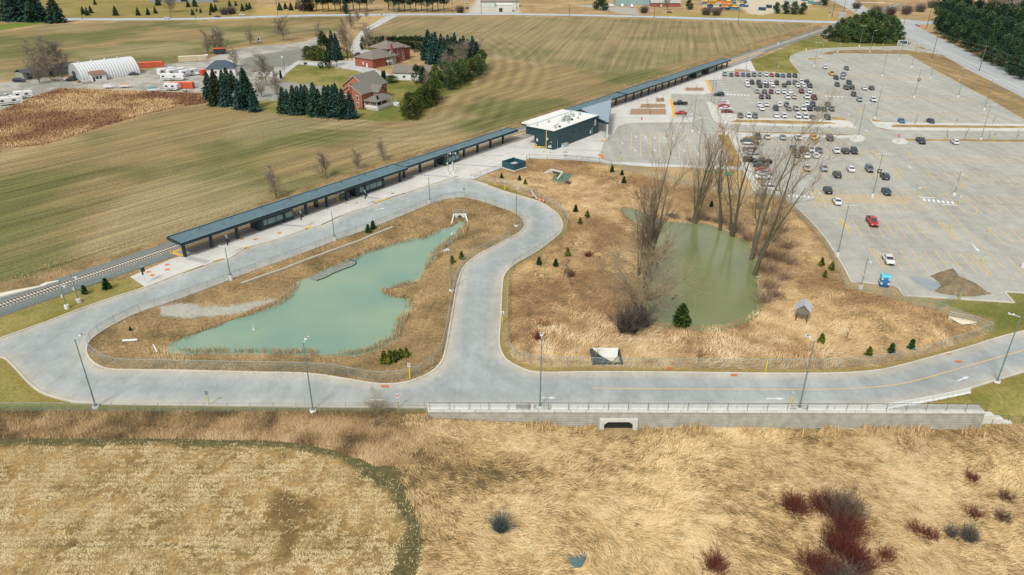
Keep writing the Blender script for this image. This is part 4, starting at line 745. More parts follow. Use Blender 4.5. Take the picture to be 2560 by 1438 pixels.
ct=thing('box_culvert','dark box culvert opening framed by pale concrete in the wall','culvert',(-12.7+cu0,88.9,0)); wc=cu1-cu0
MB().box2(-.1,wc+.1,-.35,1.2,-1.5,-1.1).box2(-.1,.6,-.35,1.2,-4,-1.5).box2(wc-.6,wc+.1,-.35,1.2,-4,-1.5).add([(.6,-.34,-1.5),(1.2,-.34,-1.5),(.6,-.34,-2.),(wc-.6,-.34,-1.5),(wc-1.2,-.34,-1.5),(wc-.6,-.34,-2.)],[(0,1,2),(3,5,4)]).build('frame',CONC2,ct)
MB().box2(.55,wc-.55,.12,.2,-4,-1.45).build('shade_panel',mat('culvert_shade',C(30,32,28),1),ct)  # near-black panel just inside the opening paints the culvert's inner shade
sheet('shoulder',np.array([(-13,89.35),(72,89.35),(72,91.2),(60,91.4),(-13,91.4)]),.002,mat('gravel_shoulder',C(172,172,164),1,noise=.2,nscale=3),'gravel shoulder between the wall and the barriers')
fence('thin black wire fence on top of the retaining wall',[(-12.5,89.35),(72,89.35)],1.35,3.0,CHAINB,BLK,.14,True,True,.035)
fence('small wire fence beyond the right end of the retaining wall',[(72.3,89.6),(76,89.3),(80,89),(84,88.6)],1.1,2.5,CHAINB,BLK,None,True,True,.035)
jb=MB().extr([(-.3,0),(.3,0),(.28,.1),(.12,.3),(.08,.82),(-.08,.82),(-.12,.3),(-.28,.1)],0,3.7); 
Yb=P(1500,1023)[1]; joints=[(1070+66.4*i) for i in range(4)]+[1290]+[1378.5+66.1*i for i in range(9)]+[2018,2084.5,2151]
first=None; n_=0
BARM=CONC2
def barrier(xa,ya,ang,L,label,z=0.):
    global first
    if first is None:
        first=thing('concrete_barrier',label,'barrier',(xa,ya,z),ang,'pale concrete road barriers in a row'); jb.build('body',mat('barrier_concrete',C(212,216,212),.85,noise=.08,nscale=2),first); MB().box2(.8,1.1,-.31,.31,0,.08).box2(2.6,2.9,-.31,.31,0,.08).build('slot',mat('slot_dark',C(110,110,104),.9),first); first.scale=(L/3.75,1,1)
    else: dup(first,(xa,ya,z),ang,label,'pale concrete road barriers in a row',(L/3.75,1,1))
k=0
for i,px in enumerate(joints):
    a=P(px,1023); wpx=66.2 if px<1290 or px>1300 else 38
    b=P(px+wpx,1023); 
    barrier(a[0],Yb,0,b[0]-a[0]-.0,'%s straight concrete barrier above the retaining wall'%nth(i)); k+=1
for i,(p,q) in enumerate((((2217,1021),(2276,1010)),((2276,1010),(2331,1000)),((2331,1000),(2380,990)),((2380,990),(2424,981)))):
    a=P(*p);b=P(*q); d=b-a; barrier(a[0],a[1],math.atan2(d[1],d[0]),np.linalg.norm(d),'%s barrier of the curved run at the road bend'%nth(i))
# ============================================================ LAMPS AND POLES
POLE=mat('pole_grey_green',C(126,150,150),.45,metal=.3); LHEAD=mat('lamp_white',C(215,222,224),.4); LDARK=mat('lamp_dark',C(50,60,62),.4); BASEM=mat('lamp_base_concrete',C(222,222,216),.85,noise=.05,nscale=3)
lamps={}
def lamp(kind,px,py,rz,label,group='tall parking lot and road lamps',h=12.1,z=None):
    g=G(px,py) if z is None else np.append(P(px,py,z)[:2],z)
    key=(kind,h)
    if key in lamps: return dup(lamps[key],g,rz,label,group)
    t=thing('street_lamp',label,'street lamp',g,rz,group); lamps[key]=t
    bh={'flat':.3,'ped':1.1,'mid':.9}[kind[0] if isinstance(kind,tuple) else kind]
    t2=MB(); t2.cyl((0,0,-.2),(0,0,bh),.42 if bh>.5 else .55,.4 if bh>.5 else .5,n=12); t2.build('base',BASEM,t)
    MB().cyl((0,0,bh),(0,0,h),.12,.07,n=8).build('pole',POLE,t); MB().box((0,0,bh+.12),(.5,.5,.2)).build('base_plate',POLE,t)
    heads=kind[1]
    for i in range(heads):
        a=math.pi*i*(2/heads if heads>1 else 0)
        c,s=math.cos(a),math.sin(a); m=MB(); m.cyl((0,0,h-.1),(c*.9,s*.9,h+.05),.05,n=6).build('arm',LHEAD,t)
        m=MB(); m.box((c*1.25,s*1.25,h+.08),(.85,.42,.14),a); m.build('lamp_head',LHEAD,t); MB().box((c*1.3,s*1.3,h+.17),(.35,.25,.04),a).build('photocell',LDARK,t)
    return t
lamp(('flat',1),240,1018,1.2,'tall lamp on the left bend of the bus road'); lamp(('flat',1),783,1028,1.4,'tall lamp at the bottom fence left of the wall'); lamp(('flat',1),1350,1018,1.57,'tall lamp between the barriers left of the culvert',z=0)
lamp(('flat',1),1998,1022,2.,'tall lamp between the barriers right of the culvert',z=0); lamp(('flat',1),2492,955,2.5,'tall lamp beside the right end of the bus road')
lamp(('ped',2),2093,641,.0,'tall two armed lamp at the lower left lot fence'); lamp(('ped',2),2181,493,0,'tall two armed lamp carrying the black parking sign in the hatched row')
for x,y,l in ((1731,331,'two armed lamp left of the drop-off lot lane'),(1746,388,'two armed lamp between drop-off parking lines'),(1777,262,'two armed lamp on the white walkway corner, left one'),(1783,268,'two armed lamp on the white walkway corner, right one'),(2144,345,'two armed lamp on the round concrete island end'),(2451,351,'two armed lamp on the grass strip at the right lot'),(2205,191,'two armed lamp in the upper lot, upper left one'),(2248,150,'two armed lamp at the top edge of the upper lot'),(2279,169,'two armed lamp in the upper lot right of the top one'),(2326,197,'two armed lamp in the upper lot near the grass verge'),(2285,245,'two armed lamp in the upper lot carrying the black parking sign'),(2395,244,'two armed lamp in the upper lot, right middle one'),(2460,276,'two armed lamp in the upper lot, lower right one'),(2035,167,'two armed lamp at the upper left of the lot beside the island'),(2187,298,'two armed lamp on the walkway tip in the middle'),(2148,117,'lamp at the ring road below the pines, right one'),(2015,126.4,'lamp on the ring road kerb at its left bend'),(2052,143,'lamp on the grass island tip below the pines')): lamp(('ped',2),x,y,0,l)
lamp(('ped',1),2174,131,0,'lamp on the verge below the pines, right one'); lamp(('ped',1),1934,185,0,'thin lamp behind the top row of cars'); lamp(('ped',1),1945,110,0,'thin lamp beside the upper platform end'); lamp(('ped',1),1864,178,0,'thin lamp near the last canopy posts')
for x,y,l,h in ((578,700,'shorter lamp on the inner kerb near the canopy west end',7.3),(837,602,'shorter lamp on the inner kerb beside the white bays',7.3),(1075,509,'shorter lamp on the inner kerb left of the apex',7.3)): lamp(('ped',1),x,y,2.6,l,'shorter lamps along the bus bays',h)
lamp(('flat',1),1129,727,1.,'tall lamp beside the fence on the right of the turquoise pond',h=12.1); lamp(('flat',1),1291,565,1.3,'tall lamp at the tight bend of the bus road',h=9.3)
lamp(('ped',1),1749,378,0.,'thin lamp near the willow tops in the drop-off lot',h=12.1) if False else None
def cctv(px,py,h,label,rz=0):
    g=G(px,py); t=thing('camera_pole',label,'camera pole',g,rz,'camera poles'); MB().cyl((0,0,-.1),(0,0,.75),.45,.42,n=12).build('base',BASEM,t); MB().cyl((0,0,.7),(0,0,h),.09,.06,n=8).build('pole',POLE,t)
    MB().cyl((0,0,h-1.1),(.8,0,h-.9),.05,n=6).build('arm',LHEAD,t); MB().cyl((.8,0,h-1.3),(.8,0,h-.9),.2,n=10).build('camera',LHEAD,t); MB().box((-.25,0,h*.45),(.35,.3,.6)).build('box',mat('beige_box',C(206,196,170),.6),t); return t
cctv(168,771,5.8,'grey camera pole on the left lawn, nearer the road'); cctv(198,756,6.4,'grey camera pole on the left lawn, nearer the railway'); cctv(2151,722,7,'camera pole with beige box at the lot corner by the marsh'); cctv(2385,489,7,'camera pole on the painted island in the right lot'); cctv(1121,436,7.4,'grey camera pole on the pavement beside the canopy, left one'); cctv(1134,434,7.2,'grey camera pole on the pavement beside the canopy, right one'); cctv(1511,352,6.5,'grey pole standing in front of the station corner'); cctv(2094,131,5.8,'small camera pole on the verge below the pines')
# wayfinding posts beside the bus bays
for k,(x,y,h) in enumerate(((364,708,4.2),(575,635,4.4),(757,569,4.2),(916,513,4.0))):
    g=P(x,y,.1); t=thing('bus_bay_sign','dark bus bay sign post on the white pavement, %s'%nth(k),'sign post',(g[0],g[1],.1),0,'dark bus bay sign posts')
    MB().cyl((0,0,0),(0,0,h),.06,n=8).build('pole',LHEAD,t); MB().box((.15,-.1,h-1.1),(.75,.25,.9),.5).build('sign_panel',mat('sign_black',C(34,44,48),.5),t); MB().box((-.2,.1,h-.1),(.35,.3,.5)).build('speaker',POLE,t); MB().box((-.1,0,h-2.0),(.3,.2,.5)).build('map_case',mat('sign_dark2',C(48,36,44),.5),t)
# small sign posts
SY=mat('sign_yellow_post',C(222,204,50),.6); SW=mat('sign_white',C(222,224,222),.6); SR=mat('sign_red',C(196,60,56),.6); SG=mat('sign_back_grey',C(150,156,156),.5,metal=.3)
def sign(px,py,label,h=2.6,panel=('w',.6,.75),sleeve=1.4,glyph=None,rz=0.,group=None,z=None,cat='sign'):
    g=G(px,py) if z is None else P(px,py,z); t=thing('sign_post',label,cat,(g[0],g[1],max(g[2],0)),rz,group)
    MB().cyl((0,0,0),(0,0,h),.035,n=6).build('pole',GALV,t); MB().cyl((0,0,0),(0,0,sleeve),.11,n=8).build('yellow_sleeve',SY,t)
    if panel:
        m={'w':SW,'g':SG,'r':SR,'k':mat('sign_black',C(34,44,48),.5),'b':mat('sign_blue',C(60,110,170),.6)}[panel[0]]
        MB().box((0,-.05,h-panel[2]/2+.1),(panel[1],.04,panel[2])).build('panel',m,t)
        if glyph=='no': 
            q=MB()
            for i in range(12): a=i*math.pi/6; b=a+math.pi/6; q.add([(.22*math.cos(a),-.085,h-.2+.22*math.sin(a)),(.22*math.cos(b),-.085,h-.2+.22*math.sin(b)),(.15*math.cos(b),-.085,h-.2+.15*math.sin(b)),(.15*math.cos(a),-.085,h-.2+.15*math.sin(a))],[(0,1,2,3)])
            q.add([(-.16,-.085,h-.04),(-.1,-.085,h-.01),(.16,-.085,h-.36),(.1,-.085,h-.39)],[(0,1,2,3)]); q.build('symbol',SR,t)
        if glyph=='bar': MB().box((0,-.08,h-.25),(.12,.02,.35)).build('symbol',mat('sign_black',C(34,44,48),.5),t)
    return t
sign(523,1014,'sign post with grey sign back on the left bus road kerb',2.6,('g',.5,.7)); sign(996,1022,'red and white no stopping sign at the bottom kerb left of the wall',2.6,('w',.5,.75),glyph='no'); sign(1025,947,'red and white no stopping sign on the inner kerb by the fence',2.9,('w',.5,.75),2.,'no')
sign(1256,809,'blue and white bus sign at the kerb left of the marsh',2.5,('w',.6,.6),1.6,'bar'); sign(1914,929,'yellow marker post on the grass below the marsh fence',2.0,None,2.0); sign(1975,1018,'yellow post behind the barrier gap near the lamp',2.8,('w',.12,.4),2.)
sign(1262,476,'white sign on yellow post at the upper kerb of the bend',2.6,('w',.5,.5),1.7,'bar'); sign(1161,494,'grey square sign back on yellow post at the road apex',2.6,('g',.6,.6),1.6)
sign(845,506.5,'white sign on yellow post by the canopy, right one',2.6,('w',.6,.6),1.6,'bar',z=.1); sign(743,540,'white sign on yellow post by the canopy, left one',2.6,('w',.6,.6),1.6,'bar',z=.1)
sg=[(2028,497,'g'),(2045,505,'w'),(2103,567,'n'),(2295,490,'w'),(2397,513,'w'),(2376,574,'n'),(2470,583,'n'),(2455,658,'n'),(2397,750,'g'),(2244,431,'n'),(2319,442,'n'),(2270,392,'n'),(2057,475,'n'),(1977,383,'n'),(2006,432,'n'),(2198,385,'n'),(1550,400,'g'),(2058,241,'w'),(2161,344,'w'),(1944,178,'w'),(2119,302,'w'),(2247,357,'w'),(1806,350,'n'),(1970,334,'g'),(2070,334,'g'),(1844,315,'n'),(1870,308,'n'),(1983,307,'n'),(2022,306,'n'),(2053,309,'n'),(2329,182,'n'),(2398,204,'n'),(2388,316,'g'),(2483,352,'g'),(2426,352,'n'),(2300,352,'n'),(2097,117,'n'),(2185,115,'n'),(2207,115,'n'),(2024,125,'n'),(2008,128,'n'),(1982,131,'n'),(2288,113,'n'),(2058,116,'n'),(2545,1005-0,'z')][:-1]
USED={}
for i,(x,y,k) in enumerate(sorted(sg)): 
    nb='in the parking lot' if y>200 else 'near the ring road'
    pos='yellow sleeved post %s %s'%({'g':'with grey sign','w':'with white sign','n':'without sign'}[k],nb)
    col_=int(x); pos+=', %s'%(['far left','left','middle','right','far right'][min(4,max(0,(col_-1550)//210))]); pos+=', %s'%(['top row','upper row','middle row','lower row','bottom row'][min(4,max(0,int((y-110)//135)))])
    USED[pos]=USED.get(pos,-1)+1; pos=pos+', '+['first','second','third','fourth','fifth','sixth'][USED[pos]]
    sign(x,y,pos,2.5,{'g':('g',.5,.6),'w':('w',.6,.6),'n':None}[k],1.5,'bar' if k=='w' else None,group='yellow sleeved sign posts of the parking lot')
for (x,y,l) in ((1797,333,'red round do not enter sign beside the walkway'),(2243,357,'red round do not enter sign at the right lot lane')):
    t=sign(x,y,l,2.6,None,.1); MB().cyl((0,-.04,2.4),(0,-.09,2.4),.42,n=16).build('disc',SR,t); MB().box((0,-.1,2.4),(.5,.02,.12)).build('bar',SW,t)
for x,y,zt,l in ((2193,428,7.1,'black square parking sign with white P fixed on the near lot lamp'),(2295,200,5.6,'black square parking sign with white P fixed on the upper lot lamp')):
    bx=(2181,493) if x==2193 else (2285,245); g=G(*bx); h=None
    lo,hi=0,12
    for _ in range(30):
        m=(lo+hi)/2
        if proj(g+[0,0,m])[1]>y: lo=m
        else: hi=m
    t=thing('parking_sign',l,'sign',(g[0]+.12,g[1]-.25,lo)); MB().box((0,0,0),(1.15,.08,1.15)).build('panel',mat('sign_black',C(34,44,48),.5),t)
    q=MB(); q.box2(-.25,-.1,-.07,-.05,-.35,.35).box2(-.1,.2,-.07,-.05,.22,.35).box2(-.1,.2,-.07,-.05,-.06,.07).box2(.14,.27,-.07,-.05,-.02,.3).box2(.32,.42,-.07,-.05,-.35,-.25); q.build('letter',SW,t)
g=G(2255,114); t=thing('station_sign','teal station name board in a white frame beside the lot entrance','sign',g,-.2); MB().box((0,0,1.9),(5.2,.3,1.9)).build('board',mat('sign_teal',C(18,66,80,.8),.4),t); q=MB(); q.box2(-2.8,-2.5,-.2,.2,0,2.9).box2(2.5,2.8,-.2,.2,0,2.9).box2(-2.5,2.5,-.2,.2,.6,.95).box2(-2.5,2.5,-.2,.2,2.75,3.); q.build('frame',SW,t)
q=MB(); q.box2(-2.2,-.4,-.22,-.16,1.3,1.6).box2(-2.2,-1.6,-.22,-.16,1.8,2.3); q.build('lettering',SW,t)
# utility poles and wires
WOODP=mat('pole_wood',C(120,108,84),.9,noise=.2,nscale=3); DW=mat('dark_wood_pole',C(60,70,72),.8); WIRE=mat('wire',C(110,130,120),.6)
tops=[]
def upole(px,py,h,label,m=WOODP,group='wooden utility poles along the main road'):
    g=G(px,py); t=thing('utility_pole',label,'utility pole',g,0,group); MB().cyl((0,0,0),(0,0,h),.2,.13,n=8).build('pole',m,t); a=math.radians(-30)
    MB().box((0,0,h-.5),(2.4,.12,.14),a).build('crossarm',m,t); MB().box((0,0,h-2.6),(1.9,.12,.14),a).build('crossarm',m,t)
    for x in (-1,0,1): MB().cyl((x*math.cos(a),x*math.sin(a),h-.43),(x*math.cos(a),x*math.sin(a),h-.2),.06,n=6).build('insulator',LHEAD,t)
    return g,h
pl_=[upole(2560+250,330,13,'wooden utility pole beyond the right edge'),upole(2447.8,177.7,12.6,'wooden utility pole on the verge, right one'),upole(2329.5,147.7,14.6,'wooden utility pole on the verge, middle one'),upole(2251,97,15,'wooden utility pole at the corner of the pine grove')]
wt=thing('power_lines','thin power lines between the utility poles','power line',pl_[0][0]); o0=pl_[0][0]
for a,b in zip(pl_[:-1],pl_[1:]):
    for dz,dx in ((-.15,-.9),(-.15,.9),(-.1,0),(-2.4,-.7),(-2.4,.7),(-4.2,0)):
        pts=[]
        A=a[0]+[dx,0,a[1]+dz]; B=b[0]+[dx,0,b[1]+dz]
        for i in range(9): t=i/8; q=A+(B-A)*t; q[2]-=4*1.1*t*(1-t); pts.append(q-o0)
        m=MB()
        for p,q in zip(pts[:-1],pts[1:]): m.cyl(p,q,.02,n=3,cap=False)
        m.build('wire',WIRE,wt,fix=False)
for x,y,ty,l in ((2316,72,-20,'tall dark utility pole at the side road, left one'),(2337,40,-30,'tall dark utility pole at the side road, right one'),(2080,42,-25,'grey utility pole beside the crossing, left one'),(2109,30,-25,'grey utility pole beside the crossing, right one')): upole(x,y,min(20,HT(x,y,ty)),l,DW,'dark utility poles near the crossing')
for i,(x,y,ty) in enumerate(((207,49,18),(428,44,2),(489,48,15),(695,42,0),(1131,31,-8),(1203,36,-5),(1423,40,12),(1635,45,14),(1845,55,2),(1292,26,-10))): upole(x,y,HT(x,y,ty),'thin pole along the far road, %s'%nth(i),DW,'thin poles along the far road')
cul0,cul1=float(P(1495,1050,-1.5)[0]),float(P(1597,1050,-1.5)[0])
# ============================================================ GRASS AND REEDS
def blades(name,label,X,Y,ang,Ln,Wd,up,cols,kind='stuff',lean=None):
    n=len(X); Z=terrain(X,Y); dx,dy=np.cos(ang),np.sin(ang); nx,ny=-dy*Wd/2,dx*Wd/2
    B=np.stack([X,Y,Z],1); M=np.stack([X+dx*Ln*.5,Y+dy*Ln*.5,Z+up],1); T=np.stack([X+dx*Ln,Y+dy*Ln,Z+up*(.55 if lean is None else lean)],1); N=np.stack([nx,ny,np.zeros(n)],1)
    V=np.stack([B-N,B+N,M+N*.9,M-N*.9,T],1).reshape(-1,3); i=np.arange(n)*5
    Lp=np.stack([i,i+1,i+2,i+3,i+3,i+2,i+4],1).ravel(); npf=np.tile([4,3],n); c=np.repeat(cols,5,0)
    me=npmesh(name,V,Lp,npf,c,VEG); o=obj(name,me); return tag(o,label,'grass',kind=kind)
def scatter(n,x0,x1,y0,y1,inside=(),outside=(),dens=None):
    X=rng.uniform(x0,x1,n); Y=rng.uniform(y0,y1,n); k=np.ones(n,bool)
    for p in inside: k&=pip(p,X,Y)
    for p in outside: k&=~pip(p,X,Y)
    if dens is not None: k&=rng.random(n)<dens(X,Y)
    return X[k],Y[k]
def pal(cs,t,n):
    cs=np.array([C(*c,.86) for c in cs]); u=np.clip(t,0,.999)*(len(cs)-1); i=u.astype(int); f=(u-i)[:,None]; c=(cs[i]*(1-f)+cs[i+1]*f)*n[:,None]; lu=(c@np.array([.25,.65,.1]))[:,None]; return lu+(c-lu)*.92
# foreground marsh: long matted reeds combed into swirls
X,Y=scatter(380000,-34,100,56,89.0,outside=[wCORN,np.array(pud).mean(0)+(np.array(pud)-np.array(pud).mean(0))*1.25+[0,-.5]]); vis=np.abs(X)<(Y*.75+14); X,Y=X[vis],Y[vis]
lb=-15+(fbm(X,Y,.25,91)-.5)*12-(89-Y)*.0; k=(rng.random(len(X))<smooth((X-lb+2.5)/5))&~((X>cul0-1)&(X<cul1+1)&(Y>86.6)); X,Y=X[k],Y[k]
fl=fbm(X,Y,.05,11,3)*5.5+fbm(X,Y,.25,12,2)*1.8-3.6; th=-.35+fl*.85; n1=fbm(X,Y,.09,21); st_=vnoise((-X*np.sin(th)+Y*np.cos(th))*1.5,(X*np.cos(th)+Y*np.sin(th))*.28,5)
t=.64+(n1-.5)*.9+(st_-.5)*.7+(fbm(X,Y,.9,22,2)-.5)*.5+rng.normal(0,.2,len(X)); c0=P(1270,1200,-2.8)
dk=np.exp(-(((X-c0[0])/5)**2+((Y-c0[1])/3.0)**2))
cols=pal([(92,78,50),(142,116,72),(188,158,104),(212,182,128),(224,200,152)],t-.42*dk-.1*smooth((fbm(X,Y,.035,95)-.5)*6)-.2*np.clip((2-X)/12,0,1)-.35*np.clip((X-66)/30,0,1),rng.uniform(.92,1.06,len(X)))
gg=rng.random(len(X))<.07; cols[gg]*=np.array([.62,.72,.74])
blades('marsh_reeds','swirling matted golden reeds of the lower right marsh',X,Y,th+rng.normal(0,.36,len(X)),rng.uniform(.5,1.9,len(X)),rng.uniform(.03,.075,len(X)),rng.uniform(.06,.32,len(X))*(.5+n1),cols)
# upright tufts at the wall foot
X,Y=scatter(5200,2,72,86.6,88.9,dens=lambda x,y: smooth((fbm(x,y,.35,41)-.45)*6)*~((x>cul0-.5)&(x<cul1+.5))); 
blades('wall_reeds','standing dry reed tufts at the foot of the retaining wall',X,Y,rng.uniform(-.9,4,len(X)),rng.uniform(.2,.7,len(X)),rng.uniform(.03,.07,len(X)),rng.uniform(.4,1.15,len(X)),pal([(140,110,70),(190,158,106),(214,184,132)],rng.random(len(X)),np.ones(len(X))),lean=1.35)
# left strip of brown grass above the corn stubble
X,Y=scatter(72000,-80,-6,78,89,outside=[wCORN]); lb=-15+(fbm(X,Y,.25,91)-.5)*12; k=rng.random(len(X))>smooth((X-lb+2.5)/5)*.8; X,Y=X[k],Y[k]; blades('brown_grass','rough brown grass between the fence and the stubble field',X,Y,rng.normal(.5,.7,len(X))+fbm(X,Y,.2,6)*2,rng.uniform(.4,1.2,len(X)),rng.uniform(.03,.07,len(X)),rng.uniform(.1,.5,len(X)),pal([(100,84,60),(150,122,82),(190,158,110),(210,182,136)],.52+(fbm(X,Y,.3,8)-.5)*1.6+rng.normal(0,.15,len(X))-.25*smooth((Y-87)/2),np.ones(len(X))))
# corn stubble flecks
bare=WP([(690,1230),(740,1245),(800,1260),(790,1290),(750,1300),(745,1340),(720,1400),(700,1398),(715,1350),(700,1310),(670,1290)],-1.3)
X,Y=scatter(260000,-72,-8,55,86.5,inside=[wCORN]); kb=pip(bare,X,Y)|(pdist(bare,X,Y)<1.2*fbm(X,Y,.9,44)); kb=~kb|(rng.random(len(X))<.12); X,Y=X[kb],Y[kb]; rowm=smooth(.5+.75*np.sin(Y*2*math.pi/.95+(fbm(X,Y,.06,3)-.5)*3)); dd=pdist(wCORN,X,Y); k=(rng.random(len(X))<(.34+.66*rowm)*smooth((dd-1.0-.9*np.clip((X+30)/14,0,1)-(fbm(X,Y,.4,14)-.5)*2.4)/1.2)+.05)&(fbm(X,Y,.9,15,3)<.6)&(rng.random(len(X))<.55+.45*(vnoise(X*.35,Y*1.3,33)>.3)); X,Y=X[k],Y[k]
blades('corn_stubble','pale chopped corn stubble covering the lower left field',X,Y,rng.uniform(0,6.28,len(X)),rng.uniform(.12,.4,len(X)),rng.uniform(.03,.08,len(X)),rng.uniform(.02,.14,len(X)),pal([(104,88,58),(158,136,88),(198,176,120),(214,194,144),(222,206,164)],.55+(fbm(X,Y,.5,9)-.5)*1.0+rng.normal(0,.2,len(X)),np.ones(len(X))))
# pond surroundings
ins=fbm
X,Y=scatter(150000,wFR[:,0].min(),wFR[:,0].max(),wFR[:,1].min(),wFR[:,1].max(),inside=[wFR],outside=[wWR,wW2]); gold=smooth((fbm(X,Y,.05,51)-.42)*5); low=smooth((125-Y)/18); g=np.clip(gold*.7+low*.6,0,1)
th=fbm(X,Y,.08,52,3)*5-2+rng.normal(0,.45,len(X)); cols=pal([(116,96,72),(158,128,90),(198,162,114),(222,192,142),(236,214,172)],.2+g*.48+(fbm(X,Y,.35,53)-.5)*1.2+rng.normal(0,.13,len(X)),np.ones(len(X)))
blades('marsh_grass','tan and golden reed grass around the olive green pond',X,Y,th,rng.uniform(.5,1.7,len(X))*(.6+.6*g),rng.uniform(.03,.075,len(X)),rng.uniform(.08,.36,len(X))*(.6+.5*g),cols)
X,Y=scatter(90000,wISL[:,0].min(),wISL[:,0].max(),wISL[:,1].min(),wISL[:,1].max(),inside=[wISL],outside=[wWL,WP([(400,765),(450,757),(510,762),(560,757),(640,742),(690,732),(705,738),(650,752),(600,770),(520,782),(450,788),(400,786)])])
blades('pond_bank_grass','brown dry grass on the banks inside the bus loop',X,Y,fbm(X,Y,.15,61)*6+rng.normal(0,.6,len(X)),rng.uniform(.25,.8,len(X)),rng.uniform(.03,.07,len(X)),rng.uniform(.06,.28,len(X)),pal([(104,90,64),(144,122,84),(172,146,104),(198,172,126)],.48+(fbm(X,Y,.25,62)-.5)*1.9+rng.normal(0,.15,len(X)),np.ones(len(X))))
# cattails at the water line
X,Y=scatter(90000,wWL[:,0].min()-3,wWL[:,0].max()+3,wWL[:,1].min()-3,wWL[:,1].max()+3); d=pdist(wWL,X,Y); k=(d<2.2*fbm(X,Y,.16,71)-.25)&(fbm(X,Y,.3,72)>.42); X,Y=X[k],Y[k]
o_=blades('cattails','pale tan cattails along the shore of the turquoise pond',X,Y,rng.uniform(0,6.28,len(X)),rng.uniform(.15,.6,len(X)),rng.uniform(.03,.06,len(X)),rng.uniform(.45,.95,len(X)),pal([(120,96,60),(184,152,104),(214,186,138)],rng.random(len(X)),np.ones(len(X))),lean=1.5)
# trackside and slope scrub
tp=[(-60,-14),(420,-14),(420,-5.2),(-60,-5.2)]; tw=np.array([[TA[0]+TU[0]*s+TV[0]*v,TA[1]+TU[1]*s+TV[1]*v] for s,v in tp])
X,Y=scatter(90000,tw[:,0].min(),tw[:,0].max(),tw[:,1].min(),tw[:,1].max(),inside=[tw],outside=[])
blades('trackside_grass','strip of rough tan grass along the far side of the track',X,Y,rng.uniform(0,6.28,len(X)),rng.uniform(.4,1.1,len(X)),rng.uniform(.05,.11,len(X)),rng.uniform(.15,.6,len(X)),pal([(112,100,76),(150,130,98),(184,160,120)],.45+(fbm(X,Y,.12,81)-.5)*2+rng.normal(0,.15,len(X)),np.ones(len(X))))
sl_=WP([(-100,560),(0,372),(110,362),(230,325),(330,295),(440,268),(515,258),(500,234),(400,231),(225,224),(150,222),(100,237),(70,249),(0,280),(-100,320)])
X,Y=scatter(110000,sl_[:,0].min(),sl_[:,0].max(),sl_[:,1].min(),sl_[:,1].max(),inside=[sl_])
blades('slope_scrub','reddish brown and tan scrub below the farm yard',X,Y,rng.uniform(0,6.28,len(X)),rng.uniform(.5,1.5,len(X)),rng.uniform(.1,.2,len(X)),rng.uniform(.15,.8,len(X)),pal([(138,100,74),(162,122,86),(184,148,102),(204,172,124)],.58+(fbm(X,Y,.09,83)-.5)*3.2+rng.normal(0,.12,len(X)),np.ones(len(X))),lean=1.1)
# ============================================================ TREES
def tubes(segs,sides,name,m=VEG):
    """segs list of (p0,p1,r0,r1,col)"""
    A=np.array([s[0] for s in segs],float);B=np.array([s[1] for s in segs],float);ra=np.array([s[2] for s in segs]);rb=np.array([s[3] for s in segs]);cl_=np.array([s[4] for s in segs])
    d=B-A; d/=np.linalg.norm(d,axis=1)[:,None]+1e-9; h=np.where(np.abs(d[:,2:3])<.9,np.array([[0,0,1.]]),np.array([[1.,0,0]])); a=np.cross(d,h); a/=np.linalg.norm(a,axis=1)[:,None]; b=np.cross(d,a)
    V=[]
    for p,r in((A,ra),(B,rb)):
        for i in range(sides): t=2*math.pi*i/sides; V.append(p+a*(r*math.cos(t))[:,None]+b*(r*math.sin(t))[:,None])
    V=np.stack(V,1).reshape(-1,3); n=len(segs); base=np.arange(n)[:,None]*2*sides; L=[]
    for i in range(sides): j=(i+1)%sides; L.append(base+np.array([[i,j,sides+j,sides+i]]))
    L=np.stack(L,1).reshape(-1); return npmesh(name,V,L,np.full(n*sides,4),np.repeat(cl_,2*sides,0),m)
